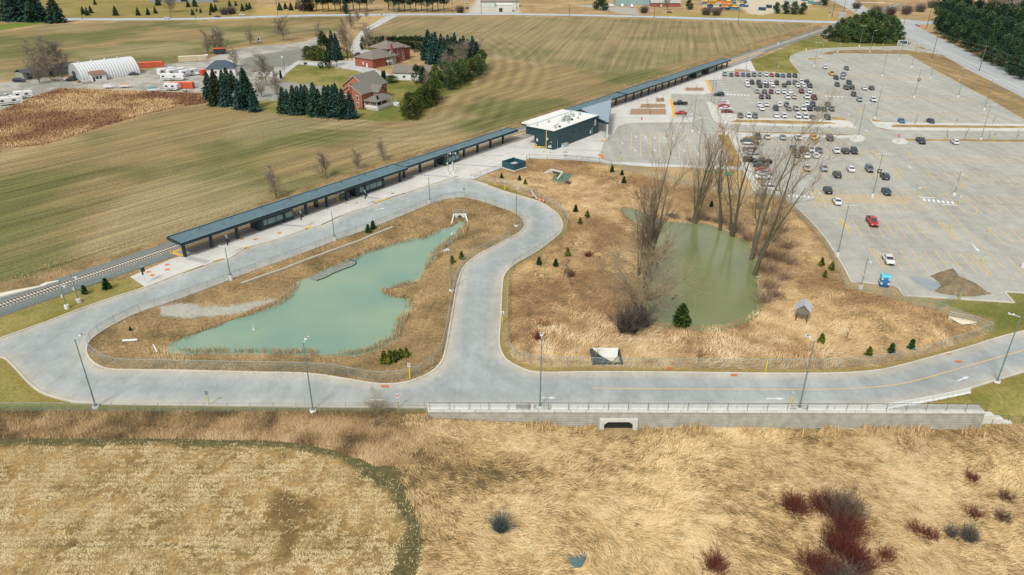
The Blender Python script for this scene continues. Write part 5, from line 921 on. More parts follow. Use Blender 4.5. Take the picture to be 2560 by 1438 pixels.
def bare_tree(seed,h,spread=.5,up=.55,nlimb=7,trunk_r=None,col=(110,98,84),twig=(150,128,104),split=.25,dens=1.,lean=(0,0),multi=1,tw=.022,low=.2,blen=1.):
    r=random.Random(seed); trunk_r=trunk_r or h*.018; big=[];small=[]
    c1=np.array(C(*col)); c2=np.array(C(*twig))
    def grow(p,d,L,rad,lev):
        n=max(2,int(4 if lev<2 else 3)); pts=[p]; q=p.copy(); dd=d.copy(); rr=rad
        for i in range(n):
            dd=dd+Vector((r.uniform(-1,1),r.uniform(-1,1),r.uniform(-.6,1)*up))*(.13+.05*lev); dd.normalize()
            q2=q+dd*(L/n); r2=rad*(1-.75*(i+1)/n) if lev>0 else rad*(1-.86*((i+1)/n)**.7)
            t=min(1,lev/3); f=r.uniform(.85,1.15); seg=(tuple(q),tuple(q2),max(rr,tw),max(r2,tw*.8),tuple((c1*(1-t)+c2*t)*f))
            (big if lev<2 else small).append(seg)
            if lev<3:
                k={0:nlimb/n,1:2.1*dens,2:2.2*dens}[lev]; k=int(k)+(1 if r.random()<k-int(k) else 0)
                if lev==0 and (i+1)/n<=low: k=0
                for _ in range(k):
                    az=r.uniform(0,2*math.pi); pr=dd.orthogonal().normalized(); pr=Matrix.Rotation(az,3,dd)@pr
                    sp=spread*r.uniform(.7,1.25); nd=(dd*(1-sp*.6)+pr*sp+Vector((0,0,up*.25))).normalized(); u=r.random()
                    b0=q.lerp(q2,u); grow(b0,nd,L*{0:r.uniform(.3,.5)*blen*(1.15-.6*i/n),1:r.uniform(.4,.6),2:r.uniform(.4,.6),3:.5}[lev],max(r2*.62,.02),lev+1)
            q=q2; rr=r2
    for k in range(multi):
        d=Vector((lean[0]+(r.uniform(-.25,.25) if multi>1 else 0),lean[1]+(r.uniform(-.25,.25) if multi>1 else 0),1)).normalized()
        grow(Vector((r.uniform(-.4,.4)*(multi>1),r.uniform(-.4,.4)*(multi>1),-.3)),d,h*(1 if k==0 else r.uniform(.7,.95)),trunk_r,0)
    return tubes(big,6,'trunk'),tubes(small,3,'branches')
CNT={}
def plant(name,label,cat,meshes,p,rz=None,group=None,sc=1.):
    t=thing(name,label,cat,p,rz if rz is not None else random.uniform(0,6.28),group); t.scale=(sc,)*3 if not hasattr(sc,'__len__') else sc
    for n,me in meshes: obj(n,me,t)
    return t
def cards(pos,dirs,L,Wd,cols,rs):
    n=len(pos); d=dirs/ (np.linalg.norm(dirs,axis=1)[:,None]+1e-9); k=rs.normal(size=(n,3)); s=np.cross(d,k); s/=np.linalg.norm(s,axis=1)[:,None]+1e-9
    a=pos; tip=pos+d*L[:,None]; mid=pos+d*(L*.45)[:,None]; w=s*(Wd/2)[:,None]
    V=np.stack([a,mid-w,tip,mid+w],1).reshape(-1,3); return V,np.repeat(cols,4,0)
def cardmesh(name,V,c): n=len(V)//4; return npmesh(name,V,np.arange(4*n),np.full(n,4),c,VEG)
def conifer(seed,h,rad,cs,dens=1.,droop=.28,cone=.9,bottom=.04,bush=0.):
    rs=np.random.default_rng(seed); nb=int(110*dens*(h/10)**.5); P_=[];D=[];L=[];Wd=[];cc=[]; cs=np.array([C(*c) for c in cs])
    for i in range(nb):
        t=bottom+(1-bottom)*((i+rs.random())/nb)**.85; z=t*h; R=rad*((1-t)**cone+.02)*rs.uniform(.78,1.12); az=i*2.399+rs.uniform(-.3,.3); u=np.array([math.cos(az),math.sin(az),-droop*rs.uniform(.3,1.4)+.35*t]); k=max(3,int(10*(R/rad)**.7+3)); base=cs[rs.integers(len(cs))]*rs.uniform(.75,1.3)
        for j in range(k):
            f=(j+rs.random())/k; f=.15+.85*f; q=np.array([0,0,z])+u*R*f+np.array([0,0,-.12*R*f*f]); P_.append(q); dd=u*.8+rs.normal(size=3)*.45; dd[2]-=.25*(1-t); D.append(dd); L.append(R*.26*rs.uniform(.7,1.3)+.28+bush); Wd.append(.28+R*.1+bush*.6); cc.append(base*rs.uniform(.8,1.25))
    V,c=cards(np.array(P_),np.array(D),np.array(L),np.array(Wd),np.array(cc),rs)
    ctr=conebody(rs,h*.93,rad*.62,cs[0]*.8,cone,bottom)
    V=np.vstack([V]); me=cardmesh('crown',V,c)
    tk=MBmesh('trunk',[((0,0,-.2),(0,0,h*.9),rad*.07+.06,.04)],(92,78,62)); return tk,me
def conebody(*a): return None
def MBmesh(name,segs,col): return tubes([(a,b,r0,r1,C(*col)) for a,b,r0,r1 in segs],6,name)
def blobtree(seed,h,w,cs,nclump=26,n=3200,base=.15,leaf=.5,flat=.75,trunk=(96,80,62),top=1.):
    rs=np.random.default_rng(seed); cs=np.array([C(*c) for c in cs]); V=[];c=[]
    for i in range(nclump):
        t=rs.uniform(base,1)**.9; prof=math.sin(math.pi*min(1,(t-base)/(1-base)*.78+.22))**.7; az=rs.uniform(0,6.28); rr=w/2*prof*math.sqrt(rs.uniform(.1,1))*(1 if t<.85 else .5); ctr=np.array([math.cos(az)*rr,math.sin(az)*rr,t*h*top]); R=w*.17*rs.uniform(.8,1.4); m=n//nclump
        d=rs.normal(size=(m,3)); d/=np.linalg.norm(d,axis=1)[:,None]; q=ctr+d*R*np.array([1.2,1.2,flat])*rs.uniform(.6,1.1,(m,1)); base_c=cs[rs.integers(len(cs))]*rs.uniform(.7,1.35)
        dd=d*.8+rs.normal(size=(m,3))*.5+np.array([0,0,.15]); v,k=cards(q,dd,rs.uniform(.6,1.2,m)*leaf,rs.uniform(.4,.7,m)*leaf,base_c*rs.uniform(.75,1.3,(m,1)),rs); V.append(v);c.append(k)
    return MBmesh('trunk',[((0,0,-.2),(0,0,h*.85),h*.02+.05,.05)]+[((0,0,h*.3),(w*.25*math.cos(a),w*.25*math.sin(a),h*.6),h*.01,.03) for a in(0,2.1,4.2)],trunk),cardmesh('crown',np.vstack(V),np.vstack(c))
def sprays(seed,h,w,n,cs,rad=.02,curve=.25,side=3,bs=.1):
    rs=random.Random(seed); segs=[]; cc=[np.array(C(*c)) for c in cs]
    for i in range(n):
        az=rs.uniform(0,6.28); tilt=rs.uniform(.05,1)**.8*w/2/h*1.6; d=Vector((math.cos(az)*tilt,math.sin(az)*tilt,1)).normalized(); L=h*rs.uniform(.35,1.1); p=Vector((rs.gauss(0,bs*w),rs.gauss(0,bs*w),-.1)); c=cc[rs.randrange(len(cc))]*rs.uniform(.7,1.3); q=p; r_=rad*rs.uniform(.8,1.6)
        for k in range(3):
            d=(d+Vector((rs.uniform(-1,1),rs.uniform(-1,1),rs.uniform(-.4,.6)))*curve).normalized(); q2=q+d*L/3; segs.append((tuple(q),tuple(q2),r_*(1-.25*k),r_*(.75-.25*k)+.004,tuple(c)))
            for _ in range(2):
                e=(d+Vector((rs.uniform(-1,1),rs.uniform(-1,1),rs.uniform(-.3,.7)))*.7).normalized(); a=q.lerp(q2,rs.random()); segs.append((tuple(a),tuple(a+e*L*.22),r_*.6,.006,tuple(c*rs.uniform(.9,1.2))))
            q=q2
    return tubes(segs,side,'stems')
SPR=[(44,74,64),(54,84,70),(38,66,56),(64,94,76)]; SPB=[(56,88,84),(68,102,96),(48,76,72)]; CED=[(70,86,40),(92,104,48),(56,72,38)]; PINE=[(66,92,58),(88,108,62),(52,78,56),(104,116,66)]; ARB=[(40,62,40),(58,78,44),(34,54,38)]
spruceA=conifer(1,10,3.1,SPR,1.7,cone=.8); spruceB=conifer(2,10,2.8,SPB,1.7,cone=.8); spruceC=conifer(3,10,3.3,[(34,56,36),(46,66,40),(60,76,44)],1.35)
def ev(kind,px,py,ty,label,w=1.,group=None,cat='spruce tree',name='spruce_tree',z=None):
    g=G(px,py); h=HT(px,py,ty,g[2]); s=h/10; plant(name,label,cat,[('trunk',kind[0]),('crown',kind[1])],g,group=group,sc=(s*w,s*w,s))
# spruce groups before the houses
gA=[(527,250,180),(545,262,176),(540,230,172),(570,265,190),(573,232,168),(604,272,196),(614,235,168),(622,272,174),(638,279,222),(585,225,175),(560,222,174)]
for i,(x,y,t) in enumerate(sorted(gA)): ev([spruceA,spruceB,spruceC][i%3],x,y,t,'dark spruce, %s in the left group by the orange container'%nth(i),1.0,'dark spruces of the left group')
gB=[(712,283,218),(738,285,213),(750,286,215),(770,282,212),(790,290,206),(801,288,222),(818,292,214),(838,292,212),(842,262,208),(860,296,222),(878,296,228),(720,262,222),(828,288,212),(760,275,210)]
for i,(x,y,t) in enumerate(sorted(gB)): ev([spruceA,spruceB,spruceA][i%3],x,y,t,'blue green spruce, %s in the right group before the brick house'%nth(i),1.0,'spruces before the front brick house')
gC=[(1072,150,74),(1090,152,80),(1104,154,84),(1121,155,87),(1138,150,82),(1160,160,89),(1182,164,90),(1152,160,95),(1063,150,92),(1083,160,84),(1112,164,94),(1130,162,92),(1170,172,98),(1192,176,104)]
for i,(x,y,t) in enumerate(sorted(gC)): ev([spruceB,spruceA][i%2],x,y,t,'tall dark spruce behind the rear brick house, %s'%nth(i),.95,'tall spruces behind the rear house')
for i,(x,y,t) in enumerate([(833,148,76),(843,150,83),(825,146,95)]): ev(spruceB,x,y,t,'slim blue green spruce left of the driveway, %s'%['tallest','right','left'][i],.9,'slim spruces by the driveway')
gD=[(20,52,-5),(38,53,-25),(55,53,-30),(72,53,-28),(90,55,-15),(105,54,-10),(142,57,-12)]
for i,(x,y,t) in enumerate(gD): ev([spruceA,spruceB][i%2],x,y,t,'big dark spruce at upper left, %s'%nth(i),1.25,'big dark spruces at upper left')
gE=[(209,36,16),(219,39,18),(228,33,14),(290,39,14),(346,39,18),(371,38,19),(389,34,16),(396,14,-12),(471,18,0),(488,17,-8),(482,38,22),(492,29,20),(502,32,20),(526,38,28),(531,31,6),(540,28,10),(575,16,0),(590,15,2),(607,28,8),(618,25,7),(625,22,5),(238,12,-3)]
for i,(x,y,t) in enumerate(sorted(gE)): ev([spruceA,spruceC][i%2],x,y,t,'small conifer on the far lawn, %s'%nth(i),1.1,'small conifers on the far lawn')
# pines of the top row with bare trunks
pineT=blobtree(11,16,9,[(40,66,56),(50,76,60),(34,56,50)],30,2600,.3,.9); pineU=blobtree(12,16,8,[(44,70,58),(36,60,52),(56,80,60)],26,2400,.34,.9)
pp=[760,775,792,808,822,838,852,868,884,900,918,972,985,998,1012,1027,1040,1054,1068,1082,1095,1110]
for i,x in enumerate(pp):
    g=G(x,30.5-(i%3)*2.2); plant('pine_tree','tall dark pine in the top row beyond the far road, %s'%nth(i),'pine tree',[('trunk',(pineT,pineU)[i%2][0]),('crown',(pineT,pineU)[i%2][1])],g,group='tall pines beyond the far road',sc=random.uniform(1.0,1.25))
for i,x in enumerate((700,714,728,742)): ev(spruceA,x,26-(i%2)*3,6,'dark conifer left of the tall pine row, %s'%nth(i),1.3,'conifers left of the tall pine row')
# pine grove at the upper right of the lot
grove=[(2070,98,66),(2086,104,60),(2100,92,48),(2104,106,66),(2120,106,58),(2132,90,40),(2137,106,60),(2150,100,38),(2153,108,62),(2168,95,30),(2170,108,56),(2186,100,34),(2189,109,60),(2203,92,38),(2205,108,58),(2220,100,42),(2222,109,66),(2236,98,55),(2244,106,66),(2058,96,76),(2118,84,44),(2180,84,32),(2214,80,44),(2150,84,34)]
pg=[blobtree(20+i,10,7,PINE,30,3600,.06,.62) for i in range(3)]
for i,(x,y,t) in enumerate(sorted(grove)):
    g=G(x,y); h=HT(x,y,t,g[2]); s=h/10; k=pg[i%3]; plant('pine_tree','bushy green pine in the grove by the lot entrance, %s'%nth(i),'pine tree',[('trunk',k[0]),('crown',k[1])],g,group='bushy pines of the grove by the lot entrance',sc=(s*.95,s*.95,s))
# right hand forest
fr_=[]
for i in range(11): fr_.append((2345+i*22,92+i*11.5-6,30+i*9))
for i in range(10): fr_.append((2360+i*24,74+i*10,4+i*8.5))
for i in range(9): fr_.append((2350+i*27,52+i*8,-10+i*5))
for i in range(5): fr_.append((2480+i*24,40+i*8,-20+i*4))
pf_=[blobtree(40+i,12,8,[(46,74,56),(58,86,58),(72,94,60),(38,62,50)],34,3800,.04,.7) for i in range(3)]
for i,(x,y,t) in enumerate(sorted(fr_)):
    g=G(x,y); h=min(24,HT(x,y,t,g[2])); s=h/12; k=pf_[i%3]; plant('pine_tree','dark forest pine right of the main road, %s'%nth(i),'pine tree',[('trunk',k[0]),('crown',k[1])],g,group='dark pines of the right forest',sc=(s*.9,s*.9,s))
greyT=[bare_tree(60+i,14,.6,.5,9,col=(150,138,124),twig=(176,162,144),dens=1.3,tw=.05) for i in range(2)]
for i,(x,y,t) in enumerate(((2400,60,14),(2425,58,10),(2448,66,12),(2470,70,6),(2490,78,0),(2508,84,6),(2465,50,-6))):
    g=G(x,y); h=HT(x,y,t,g[2]); k=greyT[i%2]; plant('bare_tree','pale grey bare tree inside the right forest, %s'%nth(i),'bare tree',[('trunk',k[0]),('branches',k[1])],g,group='pale bare trees in the right forest',sc=h/14)
# cedars, arborvitae, hedges round the houses
arb=blobtree(70,6,3.6,[(46,66,42),(62,82,46),(38,56,38)],22,2200,.02,.42,.9); hed=blobtree(71,5,4.6,CED,26,2600,.0,.4,.9); col_=conifer(72,6,1.0,[(40,60,36),(56,74,42)],1.2,droop=-.5,cone=.6,bush=.1)
def bt(k,x,y,t,label,w=1.,name='cedar_tree',cat='cedar tree',group=None,H=6.):
    g=G(x,y); h=HT(x,y,t,g[2]); s=h/H; plant(name,label,cat,[('trunk',k[0]),('crown',k[1])],g,group=group,sc=(s*w,s*w,s))
rowc=[(930,118,93),(945,118,92),(958,119,90),(972,120,92),(985,120,90),(1000,118,92),(1012,120,90),(1026,122,91),(1040,124,90),(1052,130,92)]
for i,(x,y,t) in enumerate(rowc): bt(arb,x,y,t,'dense cedar in the hedge behind the rear house, %s'%nth(i),1.35,group='cedars of the hedge behind the rear house')
for i,(x,y,t) in enumerate([(1027,298,237),(1040,285,236),(1052,272,224),(1065,268,216),(1078,262,206),(1090,250,201)]): bt(hed,x,y,t,'tall olive cedar hedge tree at the lawn edge, %s'%nth(i),.8,group='olive cedars at the lawn edge',H=5)
bt(arb,815,170,84,'broad dark willow leaved evergreen on the round lawn',.62,'evergreen_tree','evergreen tree'); bt(hed,790,152,118,'round olive hedge by the driveway, right one',1.15,'hedge_shrub','shrub',H=5); bt(hed,770,148,118,'round olive hedge by the driveway, left one',1.0,'hedge_shrub','shrub',H=5)
bt(col_,962,202,176,'slim upright cedar beside the garage lawn, right one',1.); bt(col_,957,200,177,'slim upright cedar beside the garage lawn, left one',1.); bt(hed,979,206,190,'low round clipped bush beside the slim cedars',2.4,'round_bush','shrub',H=5); bt(col_,946,274,240,'slim dark cedar at the porch corner',.8); bt(col_,703,198,176,'slim dark cedar beside the gravel road',.9)
bt(arb,1043,208,163,'round green pine in front of the white garage',.85,'pine_tree','pine tree'); bt(arb,1058,214,166,'pale green shrub tree right of the white garage',.7,'pine_tree','pine tree'); bt(arb,908,125,92,'dark cedar below the bare trees left of the driveway',.6); bt(hed,912,272,260,'low dark foundation bush by the front house',2.2,'round_bush','shrub',H=5)
for i,(x,y,t) in enumerate([(1115,212,158),(1135,206,160),(1152,196,150),(1165,186,150),(1100,220,178),(1080,222,182),(1195,190,140),(1180,200,150),(1125,225,172),(1145,215,160),(1090,205,165),(1205,178,128),(1160,205,158)]): bt((pg[1][0],pg[1][1]),x,y,t,'olive evergreen in the grove right of the garage, %s'%nth(i),.9,'pine_tree','pine tree','evergreens of the grove right of the garage',10.)
for i,(x,y,t) in enumerate([(865,35,10),(1940,34,8),(1962,35,6),(1984,36,6),(2005,36,8),(2058,14,-12),(1495,24,-8),(1508,26,-4),(1722,24,0)]): bt((pf_[0][0],pf_[0][1]),x,y,t,'far dark conifer beside the far road yards, %s'%nth(i),1.1,'pine_tree','pine tree','far dark conifers by the yards',12.)
# ---- bare trees
def btree(label,px,py,ty,k,name='bare_tree',group=None,H=None,z=None,w=1.,rz=None):
    g=G(px,py); h=HT(px,py,ty,g[2]); s=h/H; plant(name,label,'bare tree',[('trunk',k[0]),('branches',k[1])],g,rz,group,(s*w,s*w,s))
popl=[bare_tree(100+i,26,.42,.85,8,.42,(100,96,78),(170,152,124),dens=.9,tw=.022,low=.25,blen=1.0,multi=2) for i in range(3)]
for i,(lab,x,y,t,k,w) in enumerate((('tall slim bare poplar rising over the middle of the marsh',1612,700,356,0,.8),('bare poplar at the pond head, leftmost of the shore group',1735,558,352,1,1.1),('bare poplar at the pond head beside the leftmost one',1738,560,372,2,.9),('bare poplar third from left on the pond shore',1737,561,362,0,1.05),('thick mossy bare poplar on the upper right pond shore, left one',1800,575,320,1,1.0),('thick mossy bare poplar on the upper right pond shore, right one',1832,592,330,2,1.15),('leaning bare poplar at the right pond shore, upper one',1880,650,330,0,1.1),('leaning bare poplar at the right pond shore, lower one',1888,690,380,1,1.2),('slim bare poplar left of the tall one in the marsh',1597,690,520,2,.8))): btree(lab,x,y,t,popl[k],group='bare poplars around the olive pond',H=26*1.0,w=w)
fw=bare_tree(120,15,.75,.35,9,.3,(140,130,108),(176,158,128),dens=1.2,tw=.018,multi=3,low=.05); btree('broad bare willow at the left side of the olive pond',1600,800,600,fw,H=15,rz=.4,w=1.15)
fw2=bare_tree(121,15,.45,.8,11,.26,(104,100,88),(140,126,106),dens=1.3,tw=.018,multi=3,low=.05); btree('dark slim bare tree clump behind the broad willow',1610,720,500,fw2,H=15,w=.8)
bushD=sprays(130,4,5.5,620,[(84,78,76),(108,98,90),(66,62,66),(140,128,112)],.018,.34); g=G(1570,828); t=thing('bare_shrub','big dark grey leafless shrub below the broad willow','shrub',g); obj('stems',bushD,t); t.scale=(1.25,1.25,1.25); t2=dup(t,G(1600,815),1.1,'dark leafless shrub right of the big grey one',None,1.0)
for i,(x,y,s) in enumerate(((1690,545,.6),(1760,548,.8),(1790,555,.8),(1830,575,.9),(1850,580,.9),(1870,600,.9),(1905,640,1.1),(1915,680,1.1),(1918,720,1.0),(1930,600,1.1),(1925,560,1.),(1900,520,.9),(1945,650,1.),(1910,755,.9),(1810,560,.7),(1725,552,.6),(1950,580,.9),(1965,620,.9),(1960,700,.8),(1980,660,.8),(1935,740,.8),(1900,490,.8))):
    g=G(x,y)
    if i==0: sh=thing('bare_shrub','twiggy brown shrub on the pond shore, %s'%nth(i),'shrub',g,0,'twiggy brown shrubs on the right pond shore'); obj('stems',sprays(131,4,8,150,[(140,118,100),(168,144,120),(122,104,92),(180,156,130)],.014,.4),sh); sh.scale=(s,)*3
    else: dup(sh,g,i*1.3,'twiggy brown shrub on the pond shore, %s'%(nth(i)),'twiggy brown shrubs on the right pond shore',s)
genT=[bare_tree(140+i,9,.66,.5,11,.14,(118,112,100),(156,144,126),dens=1.3,tw=.026,low=.2) for i in range(3)]
lst=[('bare tree behind the canopy, nearest the west end',690,494,428),('bare tree behind the canopy, second from the west end',817,447,385),('bare tree behind the canopy, third from the west end',893,422,380),('bare tree behind the canopy, rightmost one',958,400,355),('large bare tree on the gravel yard road, with a low side limb',709,101,45),('bare tree beside the far road drive, left one',800,106,60),('bare tree beside the far road drive, middle one',877,72,36),('bare tree beside the far road drive, right one',896,60,28),('small bare tree near the far road junction',916,46,22),('bare tree over the driveway, tall forked one',868,143,66),('bare tree right of the driveway',913,126,66),('bare tree behind the dark trailer, left one',520,134,84),('bare tree behind the dark trailer, middle one',537,133,82),('bare tree behind the dark trailer, right one',550,133,76),('bare tree by the gravel yard edge',628,111,72),('bare tree beside the shingled white house, upper one',585,167,128),('bare tree beside the shingled white house, right one',668,215,140),('small bare tree on the lawn, left one',655,243,195),('small bare tree on the lawn, right one',695,248,190),('bare tree left of the quonset hut, right one',156,195,104),('bare tree left of the quonset hut, left one',100,209,118),('bare tree left of the quonset hut, middle one',125,196,112),('small bare tree at the bottom fence left of the wall',945,1040,985),('far bare tree on the lawn, big crowned',429,31,-30),('grey bare tree behind the rear house grove, left one',1120,185,138),('grey bare tree behind the rear house grove, middle one',1160,178,108),('grey bare tree behind the rear house grove, right one',1200,172,110),('bare grey tree before the garage grove',1110,215,172),('bare tree in the brick bungalow yard',1669,25,-10),('pale bare shrub tree right of the garage',1070,225,188)]
for i,(lab,x,y,t) in enumerate(lst): btree(lab,x,y,t,fw if y==1040 else genT[i%3],H=15 if y==1040 else 9,w=1.15)
for i in range(14):
    x=745+i*3.0+random.uniform(-4,4) if False else 0
gs=[(560+0,34),(570,33),(556,30)]; 
sg_=sprays(150,6,9,520,[(120,108,104),(96,86,84),(140,124,114)],.05,.3); 
for i,(x,y,s,l) in enumerate(((562,37,1.,'grey bare thicket beside the far conifers, left one'),(580,35,1.,'grey bare thicket beside the far conifers, right one'),(756,27,1.2,'grey bare thicket left of the pine row, left one'),(775,27,1.2,'grey bare thicket left of the pine row, right one'),(2190,36,1.2,'brown bare thicket beyond the crossing, left one'),(2225,38,1.2,'brown bare thicket beyond the crossing, middle one'),(2265,36,1.3,'brown bare thicket beyond the crossing, right one'),(2300,30,1.2,'brown bare thicket beyond the crossing, rightmost one'),(2380,22,1.2,'brown bare thicket above the forest, left one'),(2140,22,1.,'brown bare thicket left of the track crossing'),(1610,33,1.,'round grey shrub by the teal building drive'),(1765,38,1.1,'reddish bare hedge at the machinery yard, left one'),(1790,39,1.1,'reddish bare hedge at the machinery yard, right one'),(1150,32,1.,'grey thicket at the end of the pine row'),(2330,20,1.2,'brown bare thicket above the forest, right one'))):
    g=G(x,y)
    if i==0: th_=thing('bare_thicket',l,'shrub',g,0,'grey bare thickets in the distance'); obj('stems',sg_,th_); th_.scale=(s,)*3
    else: dup(th_,g,i*1.7,l,'grey bare thickets in the distance',s)
# small planted evergreens
yE=conifer(160,2,.62,[(92,104,40),(120,120,44),(70,88,40)],.9,droop=-.1,cone=.8); gE_=conifer(161,2,.6,[(48,82,44),(62,92,50),(38,66,40)],.9,droop=-.1,cone=.8); bigc=conifer(162,5,1.6,[(66,84,36),(84,98,42),(48,68,34)],2.6,droop=-.25,cone=.62,bush=.05)
sm=[(921,582,562,0),(933,573,553,0),(1131,659,640,1),(1154,648,629,1),(327,827,817,0),(1530,430,414,0),(1554.7,438,425,0),(1559.7,458,442,0),(1439,530,513,0),(1468,544,527,1),(1450,560,545,1),(1419,640,621,1),(1347.6,662,643,0),(1389,666,648,0),(1298.8,452,439,0),(1313,462,448,1),(1778,517,503,0),(2053.5,665,645,1),(2078,676,656,1),(2061,694,677,1),(2052,858,835,1),(2171,890,868,1),(2227,882,859,0),(2277,873,849,0),(268,723,697,0),(213,735,714,0),(1254,447,434,0),(1548,0+300,0,9)][:-1]
for i,(x,y,t,k) in enumerate(sorted(sm)):
    g=G(x,y); h=HT(x,y,t,g[2]); kk=(gE_,yE)[k]; plant('young_evergreen','%s young planted evergreen, %s of the small evergreens'%(('green','yellowish green')[k],nth(i)),'evergreen shrub',[('trunk',kk[0]),('crown',kk[1])],g,group='young planted evergreens round the ponds',sc=(h/2,h/2,h/2))
for i,(x,y,t) in enumerate(((961,908,879),(977,908,877),(990,902,876),(1003,897,872),(1017,893,871))): g=G(x,y); h=HT(x,y,t,g[2]); plant('cedar_shrub','yellow green cedar in the short row above the inner fence, %s'%nth(i),'evergreen shrub',[('trunk',yE[0]),('crown',yE[1])],g,group='row of five cedars above the inner fence',sc=h/2)
g=G(1702,815); h=HT(1702,815,758,g[2])*.95; plant('cedar_tree','single dense conical cedar at the lower shore of the olive pond','cedar tree',[('trunk',bigc[0]),('crown',bigc[1])],g,sc=h/5)
# foreground shrubs
def shrub(x,y,h,w,cs,label,n=500,rad=.018,group=None,seed=None,bs=.22,bd=1.):
    g=G(x,y); t=thing('bare_shrub',label,'shrub',g,0,group); obj('stems',sprays(seed or int(x+y),h*1.1,w*1.25,int(n*bd),cs,rad*.8,.34,3,bs),t); return t
REDS=[(112,54,52),(138,68,58),(88,50,52),(150,90,68),(104,72,62)]; GREYS=[(112,108,100),(136,126,108),(94,96,92)]
shrub(1251,1330,2.6,2.6,[(88,102,104),(108,120,116),(72,86,90)],'blue grey bare bush alone in the reeds',420,.015,bs=.05)
for i,(x,y,h,w,c,l) in enumerate(((2110,1290,3.4,4.2,[(112,98,82),(134,116,94),(90,86,80)],'grey twiggy bush at the top of the red thicket'),(2062,1272,2.2,3.2,REDS,'dark red dogwood left of the grey bush'),(1988,1272,1.9,3.2,REDS,'dark red dogwood at the far left of the thicket'),(2118,1325,2.5,3.6,REDS,'dark red dogwood right below the grey bush'),(2096,1368,2.5,3.8,REDS,'dark red dogwood in the middle of the thicket'),(2140,1410,2.5,3.8,REDS,'dark red dogwood at the lower right of the thicket'),(2045,1426,2.3,3.8,REDS,'red tipped dogwood at the lower left of the thicket'),(2110,1460,2.6,5.,GREYS+REDS[:1],'grey red bush at the bottom edge'),(2215,1395,1.6,2.6,REDS,'low red bush right of the thicket'),(1785,1420,2.2,2.8,REDS,'isolated dark red bush at the bottom'),(2290,1330,1.5,2.4,REDS,'small red bush beyond the thicket, left one'),(2325,1345,1.5,2.2,REDS,'small red bush beyond the thicket, right one'),(2430,1200,1.4,1.8,REDS,'small red bush at the upper right reeds'),(2430,1290,1.5,2.6,REDS,'pale red bush at the right edge reeds'),(2515,1250,1.5,2.2,GREYS+REDS,'mauve bush near the right edge'),(2420,1350,2.,1.8,GREYS,'thin grey sapling in the right reeds'),(2375,1340,1.6,1.6,GREYS,'thin grey sapling left of the other one'),(2505,1300,1.6,2.4,GREYS+REDS,'grey mauve bush at the right edge'),(2260,1120,1.6,4.,[(150,108,70),(170,128,84)],'tan brown bush at the foot of the wall'),(1345,848,1.7,1.6,REDS,'dark red bush behind the wall side lamp'),(945,1062,1.2,2.0,[(150,134,112),(170,150,124)],'grey bare bush below the bottom fence'),(1425,690,1.6,1.8,[(128,92,70),(96,76,66)],'brown bush in the middle of the marsh'),(1470,640,1.2,1.8,REDS,'small red bush in the middle of the marsh'),(1420,460,1.4,2.,[(128,110,96),(110,92,84)],'brown bush by the green pool'),(1360,810,1.4,3,[(170,116,66),(190,140,84)],'orange brown tussock left of the dark shrub'))): shrub(x,y,h,w,c,l,(560 if w>3. else 300) if h>1.7 else 150,.018,bs=.2 if w>2.9 else .15)
for i,(x,y) in enumerate(((640,150),(0,0))[:0]): pass
# row of leafless saplings in stakes
SAPL=['thin leafless sapling behind the pale spillway slab','thin leafless sapling below the cedar on the marsh','thin leafless sapling right of the stilt shed','taller thin sapling left of the broad willow','thin leafless sapling left of the taller sapling']+['thin leafless sapling on the %s grass strip, %s'%(a,b) for a,b in (('upper','first left'),('upper','second left'),('lower','first left'),('lower','second left'),('right upper','first'),('right lower','first'),('right lower','second'),('right lower','third'),('right lower','fourth'),('right upper','third'),('right upper','second'))]+['thin sapling in the lowest long planting bed, right one','thin sapling in the lowest long planting bed, left one','thin sapling in the short square bed','thin sapling in the upper plaza bed','thin sapling beside the small lower bushes of the upper marsh']
sap=bare_tree(170,3.2,.4,1.,6,.03,(120,108,96),(140,126,108),dens=.8,tw=.008,low=.3,blen=.7); si=0
for (x,y,t) in ((1487,905,860),(1745,905,855),(2115,850,810),(1428,720,640),(1408,700,650),(1885,318,300),(1980,326,310),(2035,350,325),(2133,322,303),(2285,312,290),(2368,350,325),(2410,350,322),(2472,352,330),(2540,352,328),(2480,312,290),(2330,312,296),(1625,290,262),(1617,275,250),(1655,255,235),(1740,228,212),(1545,470,445)):
    g=G(x,y); h=min(5,max(2,HT(x,y,t,g[2]))); plant('sapling',SAPL[si],'sapling',[('trunk',sap[0]),('branches',sap[1])],g,group='thin leafless planted saplings',sc=h/3.2); si+=1
# ============================================================ VEHICLES
PAINT={'white':C(226,228,228),'silver':C(160,170,172),'grey':C(104,114,118),'dark grey':C(62,72,76),'black':C(26,32,36),'dark blue':C(34,48,62),'dark teal':C(34,62,68),'blue':C(58,108,160),'red':C(190,48,48),'dark red':C(112,42,46),'maroon':C(84,36,42),'yellow':C(234,190,44),'orange yellow':C(236,170,40),'beige':C(190,182,164),'brown':C(86,66,62),'pale teal':C(140,178,178),'brown grey':C(120,112,104)}
def paint(c): return mat('paint_'+c.replace(' ','_'),PAINT[c],.28,metal=.15,spec=.6)
TYRE=mat('tyre',C(30,30,32),.9); RIM=mat('rim',C(150,155,158),.4,metal=.5); CG=mat('car_glass',C(30,46,54,.8),.08,spec=.9); HL=mat('headlight',C(214,220,220),.2); TLm=mat('taillight',C(150,36,34),.3); PLATE=mat('plate_white',C(214,218,220),.5); TRIM=mat('black_trim',C(34,36,38),.7)
